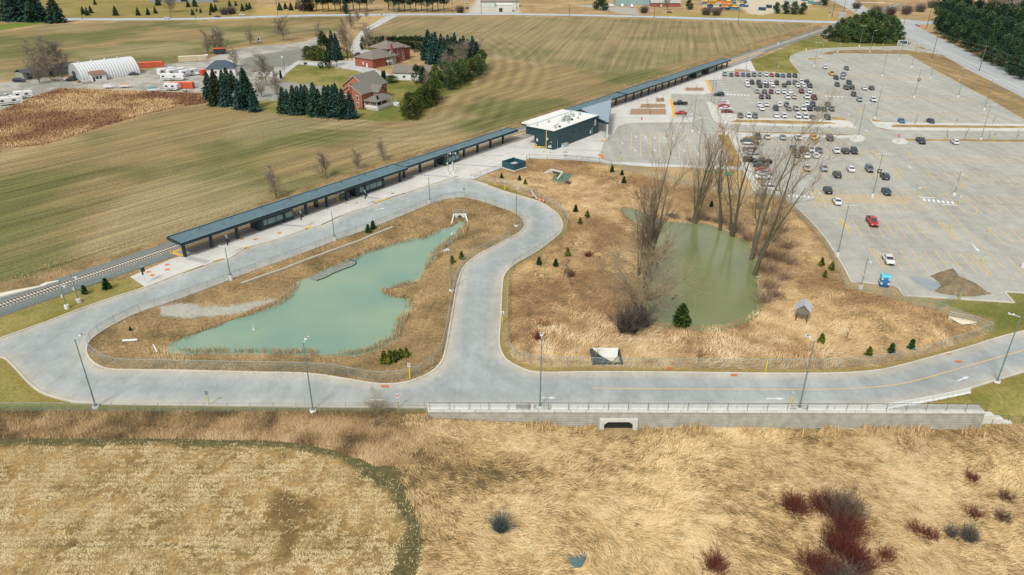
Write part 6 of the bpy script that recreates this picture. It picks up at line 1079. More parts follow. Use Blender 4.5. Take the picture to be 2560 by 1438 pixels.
def loft(secs):
    """secs: (x, halfwidth, z0, z1, shoulder) cross sections"""
    mb=MB(); vs=[]
    for x,w,z0,z1,sh in secs: vs+=[(x,-w*.9,z0),(x,-w,z0+.12),(x,-w,z1-sh),(x,-w*.86,z1),(x,w*.86,z1),(x,w,z1-sh),(x,w,z0+.12),(x,w*.9,z0)]
    fs=[]
    for i in range(len(secs)-1):
        for k in range(8): a=i*8+k; b=i*8+(k+1)%8; fs.append((a,b,b+8,a+8))
    n=(len(secs)-1)*8; fs+=[tuple(range(7,-1,-1)),tuple(range(n,n+8))]; return mb.add(vs,fs)
def car(kind):
    D=dict(sedan=(4.7,.9,[(-2.33,.78,.4,.75,.1),(-2.2,.88,.28,.98,.12),(-1.5,.91,.25,1.03,.1),(.9,.91,.25,1.0,.1),(1.7,.9,.25,.92,.12),(2.2,.82,.28,.78,.12),(2.34,.7,.4,.65,.08)],(-1.75,-1.0,.35,1.15,1.45)),
     suv=(4.6,.93,[(-2.28,.84,.45,.9,.1),(-2.2,.9,.32,1.1,.1),(-1.5,.93,.3,1.15,.08),(.8,.93,.3,1.12,.1),(1.7,.91,.3,1.05,.14),(2.15,.85,.32,.92,.14),(2.3,.74,.42,.75,.1)],(-2.2,-1.9,.25,1.1,1.7)),
     hatch=(4.2,.88,[(-2.08,.78,.42,.85,.1),(-2.0,.86,.28,1.02,.1),(-1.3,.88,.25,1.06,.1),(.7,.88,.25,1.02,.1),(1.5,.86,.25,.94,.12),(1.95,.8,.28,.8,.12),(2.1,.68,.4,.68,.08)],(-2.0,-1.6,.15,1.0,1.5)),
     van=(5.1,.98,[(-2.5,.9,.42,1.0,.05),(-2.42,.96,.3,1.15,.06),(-1.5,.98,.28,1.18,.06),(1.2,.98,.28,1.14,.1),(1.9,.96,.28,1.05,.16),(2.4,.88,.3,.86,.16),(2.55,.76,.4,.7,.1)],(-2.42,-2.25,.75,1.75,1.78)),
     pickup=(5.7,.98,[(-2.85,.92,.5,1.1,.05),(-2.8,.97,.4,1.16,.05),(-.55,.97,.38,1.16,.05),(1.1,.97,.36,1.16,.08),(2.3,.96,.36,1.12,.14),(2.75,.9,.4,1.0,.14),(2.86,.8,.5,.85,.08)],(-.62,-.45,.75,1.25,1.86)))[kind]
    L,w,secs,(r0,r1,r2,r3,H)=D; zb=1.0 if kind in('sedan','hatch') else 1.12; t=thing('parked_car','x','car'); body=loft(secs)
    # roof slab and pillars in body colour
    rw=w*.74; x0,x1,x2,x3=r0,r1,r2+.0,r3
    body.add([(x1,-rw,H-.05),(x2,-rw,H-.05),(x2,rw,H-.05),(x1,rw,H-.05),(x1+.08,-rw*.9,H+.03),(x2-.08,-rw*.9,H+.03),(x2-.08,rw*.9,H+.03),(x1+.08,rw*.9,H+.03)],[(3,2,1,0),(4,5,6,7),(0,1,5,4),(1,2,6,5),(2,3,7,6),(3,0,4,7)])
    for s in(-1,1):
        for a,b in(((x0,zb-.05),(x1,H-.04)),((x3,zb-.06),(x2,H-.04)),(((x1+x2)/2-.05,zb-.05),((x1+x2)/2-.05,H-.04))): body.cyl((a[0],s*(w*.85),a[1]),(b[0],s*rw*.98,b[1]),.045,n=4)
        if kind in('suv','van'): body.box((( x1+x2)/2,s*rw*.88,H+.05),(x2-x1-.4,.05,.05))
    body.build('body',paint('white'),t)
    g=MB(); g.add([(x0,-w*.85,zb-.06),(x3,-w*.85,zb-.06),(x3,w*.85,zb-.06),(x0,w*.85,zb-.06),(x1,-rw*.96,H-.05),(x2,-rw*.96,H-.05),(x2,rw*.96,H-.05),(x1,rw*.96,H-.05)],[(4,5,6,7),(0,1,5,4),(1,2,6,5),(2,3,7,6),(3,0,4,7)]); g.build('windows',CG,t)
    if kind=='pickup': MB().box2(-2.7,-.75,-.82,.82,1.06,1.18).build('cargo_bed',TRIM,t)
    wb=L*.3
    for x in(-wb,wb):
        for s in(-1,1):
            q=MB().cyl((0,-.12,0),(0,.12,0),.36 if kind!='pickup' else .42,n=12).build('wheel',TYRE,t,loc=(x,s*(w-.1),.36 if kind!='pickup' else .42)); MB().cyl((0,s*.1,0),(0,s*.135,0),.2,n=10).build('rim',RIM,q)
    for s in(-1,1):
        zf=secs[-2][3]-.12; MB().box((secs[-2][0]+.03,s*w*.66,zf),(.22,.34,.13)).build('headlight',HL,t); MB().box((secs[1][0]-.02,s*w*.8,secs[1][3]-.2),(.12,.26,.2)).build('taillight',TLm,t); MB().box((r3-.35,s*(w+.07),zb),(.16,.16,.12)).build('mirror',TRIM,t)
    MB().box((secs[-1][0]-.02,0,secs[-1][3]-.16),(.08,w*1.0,.18)).build('grille',TRIM,t); MB().box((secs[0][0]-.01,0,secs[0][2]+.2),(.06,.5,.14)).build('plate',PLATE,t); MB().box((secs[-1][0]+.0,0,secs[-1][2]+.02),(.1,w*1.3,.14)).build('bumper',TRIM,t)
    return t
PROTO={}
def place_car(kind,color,px,py,ang,label,group,z=None):
    ztop={'sedan':.75,'hatch':.75,'suv':.85,'van':.9,'pickup':.95}[kind]; p=P(px,py,ztop); zz=tz(p[0],p[1]) if z is None else z; zz=max(zz,.0)
    if kind not in PROTO: PROTO[kind]=car(kind); t=PROTO[kind]; t.location=(p[0],p[1],zz+.02); t.rotation_euler=(0,0,ang); t['label']=label; t['group']=group
    else: t=dup(PROTO[kind],(p[0],p[1],zz+.02),ang,label,group)
    if kind=='pickup': t['category']='pickup truck'; t.name='pickup_truck'
    elif kind=='van': t['category']='minivan'; t.name='parked_minivan'
    else: t['category']='car'; t.name='parked_car'
    for c in t.children:
        if c.name.startswith('body'): c.material_slots[0].link='OBJECT'; c.material_slots[0].material=paint(color)
    return t
def z4(x,y): return x/5.818+1680,y/5.818+120
def z6(x,y): return x/5.818+1780,y/5.818+300
def z1(x,y): return x/3.994+1920,y/3.994
KN={'sedan':'sedan','suv':'SUV','hatch':'hatchback','van':'minivan','pickup':'pickup truck'}
rows=[('top row by the planting bed',z4,[(768,375,'suv','pale teal'),(862,385,'sedan','dark grey'),(948,375,'pickup','red'),(1035,386,'hatch','blue'),(1112,390,'sedan','dark grey'),(1195,385,'suv','grey'),(1280,380,'suv','silver'),(1368,382,'suv','white'),(1452,390,'sedan','red'),(1535,393,'sedan','black'),(1617,398,'sedan','blue'),(1705,396,'suv','dark teal'),(1790,398,'suv','dark teal')]),
('second row, upper line',z4,[(1090,490,'hatch','white'),(1165,496,'suv','black'),(1262,492,'pickup','black'),(1350,495,'hatch','white'),(1432,497,'sedan','white'),(1525,503,'suv','maroon'),(1697,500,'suv','black'),(1795,500,'suv','grey'),(1880,490,'suv','white'),(1965,488,'pickup','black')]),
('second row, lower line',z4,[(1105,535,'sedan','white'),(1280,542,'suv','black'),(1375,543,'sedan','black'),(1463,541,'sedan','white'),(1635,540,'sedan','dark teal'),(1832,545,'hatch','white'),(1913,538,'suv','white'),(2007,545,'suv','dark grey')]),
('third row, upper line',z4,[(1237,628,'hatch','silver'),(1347,630,'suv','dark grey'),(1445,632,'hatch','dark red'),(1540,635,'hatch','white'),(1628,632,'sedan','white'),(1720,632,'sedan','white'),(1887,618,'pickup','dark red'),(1997,628,'hatch','white')]),
('third row, lower line',z4,[(1302,706,'suv','brown'),(1400,702,'suv','dark teal'),(1685,707,'suv','white'),(1777,707,'sedan','beige'),(1962,706,'suv','white'),(2067,710,'pickup','dark red')]),
('fourth row, upper line',z4,[(1272,820,'sedan','white'),(1375,815,'sedan','white'),(1562,815,'suv','white'),(1670,822,'suv','grey'),(1960,810,'hatch','white'),(2053,810,'suv','dark grey'),(2265,812,'suv','dark grey')]),
('fourth row, lower line',z4,[(1312,875,'sedan','white'),(1512,870,'suv','dark teal'),(1700,878,'sedan','brown grey'),(1805,875,'suv','silver'),(1912,872,'suv','white'),(2010,876,'suv','dark blue'),(2112,876,'suv','dark grey'),(2213,885,'sedan','dark blue'),(2325,880,'suv','grey')]),
('fifth row above the walkway',z4,[(998,980,'suv','brown grey'),(1117,980,'suv','white'),(1210,982,'suv','grey'),(1517,976,'sedan','white'),(1633,982,'hatch','white'),(1837,988,'suv','white'),(1943,990,'suv','white'),(2047,998,'sedan','grey'),(2265,996,'pickup','dark teal')]),
('loose cars of the upper right lot',z1,[(570,668,'suv','white'),(635,727,'pickup','yellow'),(680,773,'suv','black'),(692,842,'suv','dark grey'),(747,770,'suv','silver'),(757,733,'sedan','grey'),(783,872,'suv','dark grey'),(785,680,'suv','grey'),(812,822,'suv','dark teal'),(837,868,'suv','dark blue'),(857,938,'suv','brown'),(915,990,'suv','silver'),(963,878,'sedan','white'),(1033,875,'suv','dark grey'),(1053,992,'suv','white'),(1333,1203,'sedan','blue'),(1625,1205,'sedan','dark blue')]),
('row below the walkway',z6,[(668,230,'suv','dark grey'),(803,235,'sedan','beige'),(1033,246,'sedan','silver'),(1253,246,'sedan','white'),(1477,243,'sedan','orange yellow'),(1713,252,'van','dark grey')]),
('upper line of the first lower lot row',z6,[(1190,415,'pickup','black'),(1325,425,'pickup','maroon'),(1445,422,'sedan','white'),(1560,432,'sedan','grey'),(1810,438,'sedan','white'),(1940,442,'suv','black'),(2068,443,'suv','dark blue')]),
('lower line of the first lower lot row',z6,[(1235,496,'suv','black'),(1375,508,'sedan','white'),(1507,507,'hatch','white')]),
('upper line of the second lower lot row',z6,[(1382,692,'sedan','beige'),(1632,692,'sedan','silver'),(2020,703,'sedan','white'),(2290,703,'suv','grey')]),
('lower line of the second lower lot row',z6,[(1820,783,'suv','dark grey'),(2515,810,'suv','dark teal')])]
for rn,f,cs in rows:
    for i,(x,y,k,c) in enumerate(cs):
        q=f(x,y); lower='lower lot' in rn
        flip=math.pi if (rn.startswith('lower line') or c in('orange yellow',) or (i*7+len(rn))%4==0) and not rn.startswith('top') else 0
        place_car(k,c,q[0],q[1],SD+flip+random.uniform(-.03,.03),'%s %s, %s in the %s'%(c,KN[k],nth(i),rn),'cars parked in the station lot')
solo=[('black small SUV backed into the upper bays of the painted island row','suv','black',*z6(1685,1010),SD+math.pi),('dark sedan parked right of the near double lamp','sedan','dark teal',*z6(2540,1035),SD),('white sedan angled beside the hatched painted island','sedan','white',*z6(1820,1172),SD+math.pi),('bright red pickup truck alone in the near lot','pickup','red',2181.6,551,SD),('white sedan nearest to the portable toilet','sedan','white',2222,647,SD),
('dark grey pickup truck by the grass strip of the right lot','pickup','dark teal',*z1(1530,1398),SD+.0),('white hatchback by the grass strip of the right lot','hatch','white',*z1(1867,1412),SD+math.pi),
('dark blue SUV parked sideways by the upper yellow curb','suv','dark blue',*z4(682,670),math.pi+RD),('black pickup truck in the accessible bay by the yellow curb','pickup','black',*z4(123,793),math.pi+RD),('red sedan in the accessible bay by the yellow curb','sedan','red',*z4(130,938),math.pi+RD)]
for l,k,c,x,y,a in solo: place_car(k,c,x,y,a,l,'cars parked in the station lot')
cols2=[('white hatchback','hatch','white',*z4(757,770)),('white SUV','suv','white',*z4(755,800)),('red sedan','sedan','red',*z4(757,836)),('white sedan','sedan','white',*z4(785,876)),('dark red sedan','sedan','dark red',*z4(803,918))]
for i,(l,k,c,x,y) in enumerate(cols2): place_car(k,c,x,y,RD,'%s in the sideways column by the white walkway corner, %s from top'%(l,['first','second','third','fourth','fifth'][i]),'cars parked sideways by the walkway')
cols3=[('dark grey hatchback','hatch','dark grey',*z6(505,295)),('dark SUV','suv','dark grey',*z6(585,325)),('white minivan','van','white',*z6(550,372)),('maroon hatchback','hatch','maroon',*z6(545,432)),('silver sedan','sedan','silver',*z6(580,468)),('black SUV','suv','black',*z6(560,572)),('black pickup truck','pickup','black',*z6(735,590)),('dark sedan','sedan','dark grey',*z6(712,648)),('red sedan','sedan','red',*z6(742,722)),('silver sedan','sedan','silver',*z6(760,762)),('white sedan','sedan','white',*z6(750,820)),('white minivan','van','white',*z6(840,975))]
for i,(l,k,c,x,y) in enumerate(cols3): place_car(k,c,x,y,RD if i%3 else RD+math.pi,'%s in the sideways column beside the bare trees, %s from top'%(l,['first','second','third','fourth','fifth','sixth','seventh','eighth','ninth','tenth','eleventh','twelfth'][i]),'cars parked sideways beside the trees')
mr=math.atan2(P(2420,178)[1]-P(2180,54)[1],P(2420,178)[0]-P(2180,54)[0])
for l,k,c,x,y,a,z in (('dark sedan driving on the main road, upper one','suv','dark grey',2172,28,mr,.02),('dark sedan driving on the main road, lower one','suv','dark blue',2247,62,mr,.02),('white car on the far road at the left','sedan','white',417,45,0,.03),('dark teal car on the far road','sedan','dark teal',543,41,math.pi,.03),('white SUV on the far road before the conifers','suv','white',605,37,.05,.03),('dark teal car on the driveway by the rear brick house','suv','dark teal',893,136,SD,.04),
 ('dark SUV beside the low barn at far left','van','dark blue',47,200,.1,0),('white pickup truck on the left edge of the gravel yard','pickup','white',14,240,.25,0),('dark car in front of the quonset hut','sedan','dark grey',334,184,.25,0),('white van at the pine row drive','van','white',1163,5.5,.1,0),('dark pickup at the pine row drive','suv','black',1168,20,SD,0),('red car on the bungalow lawn','sedan','dark red',1674,30,-.4,0)): place_car(k,c,x,y,a,l,'cars away from the station lot',z)
# cargo vans and trucks of the far yards
def cargovan(px,py,ang,label,first=[None]):
    p=P(px,py,1.2)
    if first[0] is None:
        t=thing('cargo_van',label,'van',(p[0],p[1],.03),ang,'white cargo vans by the teal building'); first[0]=t
        loft([(-2.9,.98,.4,2.4,.15),(-2.8,1.,.35,2.55,.15),(1.2,1.,.35,2.55,.18),(1.9,.98,.35,1.75,.2),(2.7,.92,.35,1.15,.15),(2.9,.8,.45,.9,.1)]).build('body',paint('white'),t)
        MB().add([(1.25,-.8,2.4),(1.25,.8,2.4),(1.95,.86,1.7),(1.95,-.86,1.7)],[(0,1,2,3)]).build('windscreen',CG,t,fix=False)
        for x in(-1.9,1.8):
            for s in(-1,1): MB().cyl((x,s*.88,.36),(x,s*1.02,.36),.36,n=12).build('wheel',TYRE,t)
        for s in (-1,1): MB().box((2.75,s*.65,.95),(.15,.3,.2)).build('headlight',HL,t)
    else: dup(first[0],(p[0],p[1],.03),ang,label)
cargovan(1529,14,-.05,'white cargo van left of the teal building, side view'); cargovan(1556,14,SD+.1,'white cargo van before the teal building, left one'); cargovan(1579.5,15,SD+.1,'white cargo van before the teal building, right one')
# ============================================================ FARM YARD
def put(name,label,cat,px,py,ang,parts,z=None,group=None,sc=None):
    g=G(px,py); t=thing(name,label,cat,(g[0],g[1],max(g[2],0) if z is None else z),ang,group)
    for nm,mb,m in parts: mb.build(nm,m,t)
    if sc: t.scale=sc
    return t
A=P(205,205);B=P(352,185); qa=math.atan2(B[1]-A[1],B[0]-A[0]); QL=float(np.linalg.norm(B-A)); q=thing('quonset_hut','white corrugated arched quonset hut','hut',(A[0],A[1],0),qa)
R_=7.4; W_Q=stripemat('corrugated_white',C(226,230,232),.62,1.3,'X',.5,noise=.05); arc=[(R_+R_*math.cos(a),R_*1.02*math.sin(a)) for a in np.linspace(0,math.pi,25)]
MB().extr(arc,0,QL).build('shell',W_Q,q); MB().extr([(R_+(y-R_)*.985,z*.985) for y,z in arc],-.06,QL+.06).build('end_wall',mat('pale_grey_metal',C(170,178,178),.6,noise=.1,nscale=1),q)
for x in (3,9,15,21): MB().cyl((x,R_,R_-.1),(x,R_,R_+.75),.4,.45,n=10).build('roof_vent',W_Q,q)
MB().box2(-.14,-.05,R_-2,R_+2,0,4).build('door',mat('dark_opening',C(60,66,66),.8),q)
SHG=mat('shingle_brown',C(130,104,88),.9,noise=.2,nscale=2); WHITEW=mat('white_siding',C(222,224,222),.7,noise=.05,nscale=1); DG=mat('window_dark',C(34,50,56,.8),.15,spec=.8); FRW=mat('window_frame_white',C(226,226,222),.6)
put('small_office','small white shed with brown roof against the quonset hut','shed',247,201,qa-.15,[('wall',MB().box((0,0,1.5),(6.2,4.2,3)),WHITEW),('roof',MB().extr([(-2.5,2.9),(2.5,3.9),(2.5,4.1),(-2.5,3.1)],-3.4,3.4),SHG),('window',MB().box2(-1.4,-.2,-2.16,-2.08,1,2.2).box2(.2,1.2,-2.16,-2.08,1,2.2),DG),('door',MB().box2(-2.6,-1.8,-2.16,-2.08,0,2.1),DG)])
a=P(62,200);b=P(150,186); ba=math.atan2(b[1]-a[1],b[0]-a[0]); t=put('low_barn','long low grey barn with dark roof behind the bare trees','barn',62,201,ba,[('wall',MB().box2(0,26,0,7,0,3.2),mat('barn_grey',C(150,152,146),.8,noise=.15,nscale=1)),('roof',MB().extr([(-.5,3.1),(3.5,4.6),(7.5,3.1),(7.5,2.95),(3.5,4.4),(-.5,2.95)],-.4,26.4),mat('dark_slate',C(70,80,84),.8,noise=.1,nscale=1)),('door',MB().box2(1.5,4,-.06,0,0,2.7).box2(12,13.2,-.06,0,0,2.2),DG)])
def container(px,py,ang,label,col,L=12.2,H=2.6,txt=False):
    m=stripemat('container_'+label.split()[0],col,.82,.28,'X',.6,noise=.14); parts=[('body',MB().box2(0,L,0,2.44,.1,H),m),('roof',MB().box2(.1,L-.1,.1,2.34,H,H+.05),mat('container_roof_'+label.split()[0],tuple(min(1,c*1.35) for c in col),.6,noise=.15,nscale=2)),('door',MB().box2(L,L+.06,.1,2.34,.2,H-.1),mat('container_door_'+label.split()[0],tuple(c*.9 for c in col),.6))]
    t=put('shipping_container',label,'shipping container',px,py,ang,parts)
    if txt:
        q=MB(); x=3.0 if L>10 else .8; z0=.95; s=.72
        def letter(ch,x):
            St={'K':[((0,0),(0,1)),((0,.45),(.6,1)),((.15,.55),(.65,0))],'L':[((0,0),(0,1)),((0,0),(.5,0))],'I':[((.1,0),(.1,1))],'N':[((0,0),(0,1)),((0,1),(.55,0)),((.55,0),(.55,1))],'E':[((0,0),(0,1)),((0,0),(.5,0)),((0,.5),(.4,.5)),((0,1),(.5,1))]}[ch]
            for (a,b),(c,d) in St: q.cyl((x+a*s,-.03,z0+b*s),(x+c*s,-.03,z0+d*s),.075,n=4)
        for ch,dx in (('K',0),('L',1.0),('I',1.6),('N',1.95),('E',2.6)): letter(ch,x+dx)
        q.build('lettering',SW,t)
    return t
OR=C(206,84,52)
container(421,222,.0,'orange shipping container with white K LINE lettering',OR,11.,2.6,True); a_=P(352,168); container(348,171,.36,'orange shipping container beyond the quonset hut',C(200,92,58),11.5); container(507,190,.95,'orange shipping container beside the shingled white house',C(204,92,58),9.)
container(447,156,.33,'beige shipping container with a white door by the field',C(206,190,160),14,2.8); 
put('covered_trailer','dark navy trailer heaped under an orange tarp below the bare trees','trailer',535,137,.28,[('body',MB().box2(0,6.5,0,2.6,.5,3.0),mat('navy_metal',C(36,48,58),.6,noise=.2,nscale=3)),('tarp',MB().box2(-.1,6.6,-.1,2.7,3.0,3.3),mat('orange_tarp',C(226,104,44),.7,noise=.1,nscale=3))]+[('wheel',MB().cyl((x,-.1,.45),(x,.15,.45),.45,n=12),TYRE) for x in (1.5,5)])
def rv(px,py,ang,L,label,stripe=C(90,96,110)):
    return put('travel_trailer',label,'travel trailer',px,py,ang,[('body',loft([(-L/2,1.15,.6,2.9,.1),(-L/2+.2,1.25,.45,3.1,.12),(L/2-.9,1.25,.45,3.1,.12),(L/2-.1,1.2,.8,2.7,.15),(L/2,1.1,1.2,2.2,.1)]),mat('rv_white',C(224,226,226),.5,noise=.04,nscale=1)),('window',MB().box2(-L/2+.8,-L/2+2,-1.28,-1.24,1.6,2.3).box2(.5,1.8,-1.28,-1.24,1.6,2.3),DG),('stripe',MB().box2(-L/2+.3,L/2-1,-1.27,-1.24,.95,1.2),mat('rv_stripe',stripe,.5)),('roof_unit',MB().box((0,0,3.2),(1,.8,.25)),RG)]+[('wheel',MB().cyl((x,-1.27,.36),(x,-1.05,.36),.36,n=10),TYRE) for x in (-.5,.5)],group='travel trailers parked in the gravel yard')
rv(419,187,.95,9,'white travel trailer, leftmost of the slanted three'); rv(443,188,.95,9.5,'white travel trailer, middle of the slanted three'); rv(473,190,.95,9,'white travel trailer with a dark side, rightmost of the slanted three'); rv(434,201,.0,11,'long white travel trailer with dark graphics above the orange container'); rv(431,226,-.12,6.4,'small white trailer with grey cover before the orange container',C(90,110,110)); rv(30,262,.55,8.5,'long white trailer at the far left edge'); rv(62,246,.5,7,'white boxy trailer at the left edge of the scrub')
def boat(px,py,ang,label,c): return put('covered_boat',label,'boat',px,py,ang,[('hull',loft([(-2.5,.9,.5,1.2,.1),(-1,1.05,.4,1.3,.1),(1.2,.9,.4,1.35,.1),(2.6,.15,.7,1.4,.05)]),mat('boat_white',C(220,222,220),.5)),('cover',MB().extr([(-.9,1.25),(0,1.85),(.9,1.25)],-2.2,1.2),mat('cover_'+label.split()[0],c,.7)),('trailer_wheel',MB().cyl((-.5,-1.0,.3),(-.5,-.85,.3),.3,n=10),TYRE)])
boat(275,221,.1,'mauve covered boat on a trailer in the yard',C(180,176,192)); boat(316,219,.1,'white open boat with red stripe in the yard',C(190,120,110)); boat(387,229,.1,'teal covered small boat at the scrub edge',C(60,120,130)); boat(171,202,-.4,'white small boat beside the barn clutter',C(200,204,204)); boat(492,188,.1,'grey covered boat beside the slanted trailers',C(150,150,160))
put('green_tractor','dark green old truck in front of the quonset door','truck',180,203,.3,[('body',loft([(-2.2,.9,.6,1.3,.1),(-.5,.95,.5,1.4,.1),(.0,.9,.5,2.3,.15),(1.1,.9,.5,2.2,.2),(1.3,.8,.5,1.3,.1),(2.4,.7,.5,1.2,.1)]),mat('dark_green',C(38,60,52),.6))]+[('wheel',MB().cyl((x,s*.9,.45),(x,s*1.05,.45),.45,n=10),TYRE) for x in(-1.4,1.5) for s in(-1,1)])
for i,(x,y,c,l) in enumerate(((140,204,C(176,128,84),'pile of tan lumber beside the barn'),(203,207,C(140,110,70),'brown stacked pallets at the quonset corner'),(215,208,C(206,206,200),'white boards on the ground by the quonset hut'),(510,146,C(200,180,150),'pale boulder by the dark trailer'),(463,222+8,C(200,190,170),'small pile of pale rubble below the containers'))):
    mb=MB(); r=random.Random(i)
    for k in range(9): mb.box((r.uniform(-1.4,1.4),r.uniform(-.7,.7),.15+.12*k),(r.uniform(.8,2.2),r.uniform(.3,.7),.16),r.uniform(-.5,.5))
    put('lumber_pile',l,'pile',x,y,.2,[('boards',mb,mat('pile_%d'%i,c,.9,noise=.2,nscale=3))])
put('propane_tank','small white propane tank beside the beige container','tank',516,144,.3,[('tank',MB().cyl((-.9,0,1.1),(.9,0,1.1),.6,n=14),WHITEW),('leg',MB().box((-.6,0,.3),(.15,.6,.6)).box((.6,0,.3),(.15,.6,.6)),RG)])
# stone gate pier with plaque by the far road drive
put('notice_board','small white framed notice board at the yard edge','sign',648,108,0,[('frame',MB().box((0,0,2.2),(1.8,.25,2.2)),FRW),('panel',MB().box((0,-.14,2.3),(1.2,.04,1.6)),DG),('pier',MB().box((0,0,.55),(2.2,.9,1.1)),mat('stone_grey',C(140,138,130),.9,noise=.2,nscale=3))])
# ============================================================ HOUSES
def brickmat(name,c):
    m=mat(name,c,.9); t=m.node_tree; b=t.nodes['Principled BSDF']; N=t.nodes.new; L=t.links.new; tc=N('ShaderNodeTexCoord'); n=N('ShaderNodeTexNoise'); n.inputs['Scale'].default_value=2.6; n.inputs['Detail'].default_value=6; n.inputs['Roughness'].default_value=.8; L(tc.outputs['Object'],n.inputs['Vector'])
    cr=N('ShaderNodeValToRGB'); cr.color_ramp.elements[0].position=.32; cr.color_ramp.elements[0].color=(*[x*.6 for x in c],1); cr.color_ramp.elements[1].position=.7; cr.color_ramp.elements[1].color=(*[min(1,x*1.6+.04) for x in c],1); L(n.outputs['Fac'],cr.inputs[0]); L(cr.outputs[0],b.inputs['Base Color']); return m
BRA=brickmat('brick_mixed',C(160,98,72)); BRB=brickmat('brick_red',C(148,74,54)); SHA=mat('shingle_grey',C(118,116,108),.95,noise=.12,nscale=1.2); SHB=mat('shingle_taupe',C(124,116,106),.95,noise=.1,nscale=1.2); TRW=mat('cream_trim',C(214,198,176),.7)
def gable(t,x0,x1,y0,y1,h,pk,wm,rm,axis='y',ov=.4,trim=True):
    """axis: ridge direction"""
    if axis=='y': mx=(x0+x1)/2; MB().extr([(x0,0),(x1,0),(x1,h),(mx,pk),(x0,h)],y0,y1,'y').build('wall',wm,t); s=(pk-h)/((x1-x0)/2); e=ov*s; MB().extr([(x0-ov,h-e+.02),(mx,pk+.02),(x1+ov,h-e+.02),(x1+ov,h-e+.27),(mx,pk+.3),(x0-ov,h-e+.27)],y0-ov,y1+ov,'y').build('roof',rm,t)
    else: my=(y0+y1)/2; MB().extr([(y0,0),(y1,0),(y1,h),(my,pk),(y0,h)],x0,x1,'x').build('wall',wm,t); s=(pk-h)/((y1-y0)/2); e=ov*s; MB().extr([(y0-ov,h-e+.02),(my,pk+.02),(y1+ov,h-e+.02),(y1+ov,h-e+.27),(my,pk+.3),(y0-ov,h-e+.27)],x0-ov,x1+ov,'x').build('roof',rm,t)
    if trim and axis=='y': q=MB(); q.cyl((x0-ov,y0-ov-.03,h-e+.1),((x0+x1)/2,y0-ov-.03,pk+.12),.12,n=4).cyl((x1+ov,y0-ov-.03,h-e+.1),((x0+x1)/2,y0-ov-.03,pk+.12),.12,n=4); q.build('gable_trim',TRW,t)
def hip(t,x0,x1,y0,y1,h,pk,rm,ov=.5,inset=None):
    X0,X1,Y0,Y1=x0-ov,x1+ov,y0-ov,y1+ov; w=(Y1-Y0)/2; lx=(X1-X0)/2; k=min(w,lx)*.98
    if X1-X0>=Y1-Y0: a,b=(X0+k,(Y0+Y1)/2),(X1-k,(Y0+Y1)/2)
    else: a,b=((X0+X1)/2,Y0+k),((X0+X1)/2,Y1-k)
    if X1-X0>=Y1-Y0: fs=[(0,1,5,4),(1,2,5),(2,3,4,5),(3,0,4)]
    else: fs=[(0,1,4),(1,2,5,4),(2,3,5),(3,0,4,5)]
    MB().add([(X0,Y0,h),(X1,Y0,h),(X1,Y1,h),(X0,Y1,h),(a[0],a[1],pk),(b[0],b[1],pk)],fs+[(3,2,1,0)]).build('roof',rm,t)
def win(t,x,y,z,w,h,face='-y',fr=FRW):
    o=MB()
    if face=='-y': f=MB().box((x,y-.05,z),(w+.3,.1,h+.35)).build('window',fr,t); MB().box((x,y-.11,z+h*.22),(w,.04,h*.45)).box((x,y-.11,z-h*.27),(w,.04,h*.4)).build('pane',DG,f)
    else: f=MB().box((x+.05,y,z),(.1,w+.3,h+.35)).build('window',fr,t); MB().box((x+.11,y,z+h*.22),(.04,w,h*.45)).box((x+.11,y,z-h*.27),(.04,w,h*.4)).build('pane',DG,f)
O=P(907,274); hA=thing('brick_house','front brick house with grey gabled roofs and a white porch','house',(O[0],O[1],0),math.radians(-27))
gable(hA,-10.5,0,0,10,5.9,9.0,BRA,SHA); gable(hA,-17,-4.5,9.5,23,6.2,10.6,BRA,SHA); gable(hA,-1.5,3.0,7,12.,5.9,8.0,BRA,SHA,'x'); MB().box2(-14.5,-9.5,4.5,9.6,0,3.4).build('wall',BRA,hA); hip(hA,-14.5,-9.5,4.5,9.6,3.3,5.2,SHA); MB().box2(-20.5,-16.8,12,18,0,3.).build('wall',BRA,hA); hip(hA,-20.5,-16.8,12,18,3.,4.4,SHA)
MB().box2(-5.9,-4.9,-.5,.15,0,9.9).build('chimney',BRA,hA); 
for x,z in ((-2.2,4.4),(-2.2,1.7),(-8.2,4.4)): win(hA,x,0,z,.9,1.4)
win(hA,-14.4,9.5,4.9,1.7,1.2); win(hA,-7.2,9.5,5.1,1.0,1.3); win(hA,-16.85+12.35,14,4,.9,1.2,'+x')
MB().box2(.3,7.2,.6,13,.0,.9).build('porch_floor',mat('porch_stone',C(190,184,168),.9,noise=.1,nscale=2),hA); MB().box2(.05,3.2,1.2,11.5,.9,3.4).build('porch_wall',BRA,hA)
hip(hA,.2,6.6,.6,12,3.4,5.3,SHA,.4); 
for i,(x,y) in enumerate(((.6,.9),(3.6,.9),(6.5,.9),(6.5,4),(6.5,8),(6.5,11.8))): MB().box((x,y,2.15),(.22,.22,2.5)).build('porch_post',FRW,hA)
q=MB(); q.box2(.5,6.6,.85,.95,.95,1.85).box2(7.0,7.1,.7,13,.95,1.95).box2(7.1,9.0,12.6,12.7,.3,1.4).box2(7.1,9.0,10.9,11,.3,1.4); q.build('railing',FRW,hA)
for i in range(4): MB().box2(7.2+.6*i,7.8+.6*i,11,12.6,0,.8-.2*i).build('step',CONC2,hA)
for x in (1.6,4.8): win(hA,x,1.2,2.2,1.,1.2)
O=P(932.5,171.3); O2=P(1011,156); hb=math.atan2(O2[1]-O[1],O2[0]-O[0]); hB=thing('brick_house','rear red brick house with taupe roofs and a tall wing','house',(O[0],O[1],0),hb)
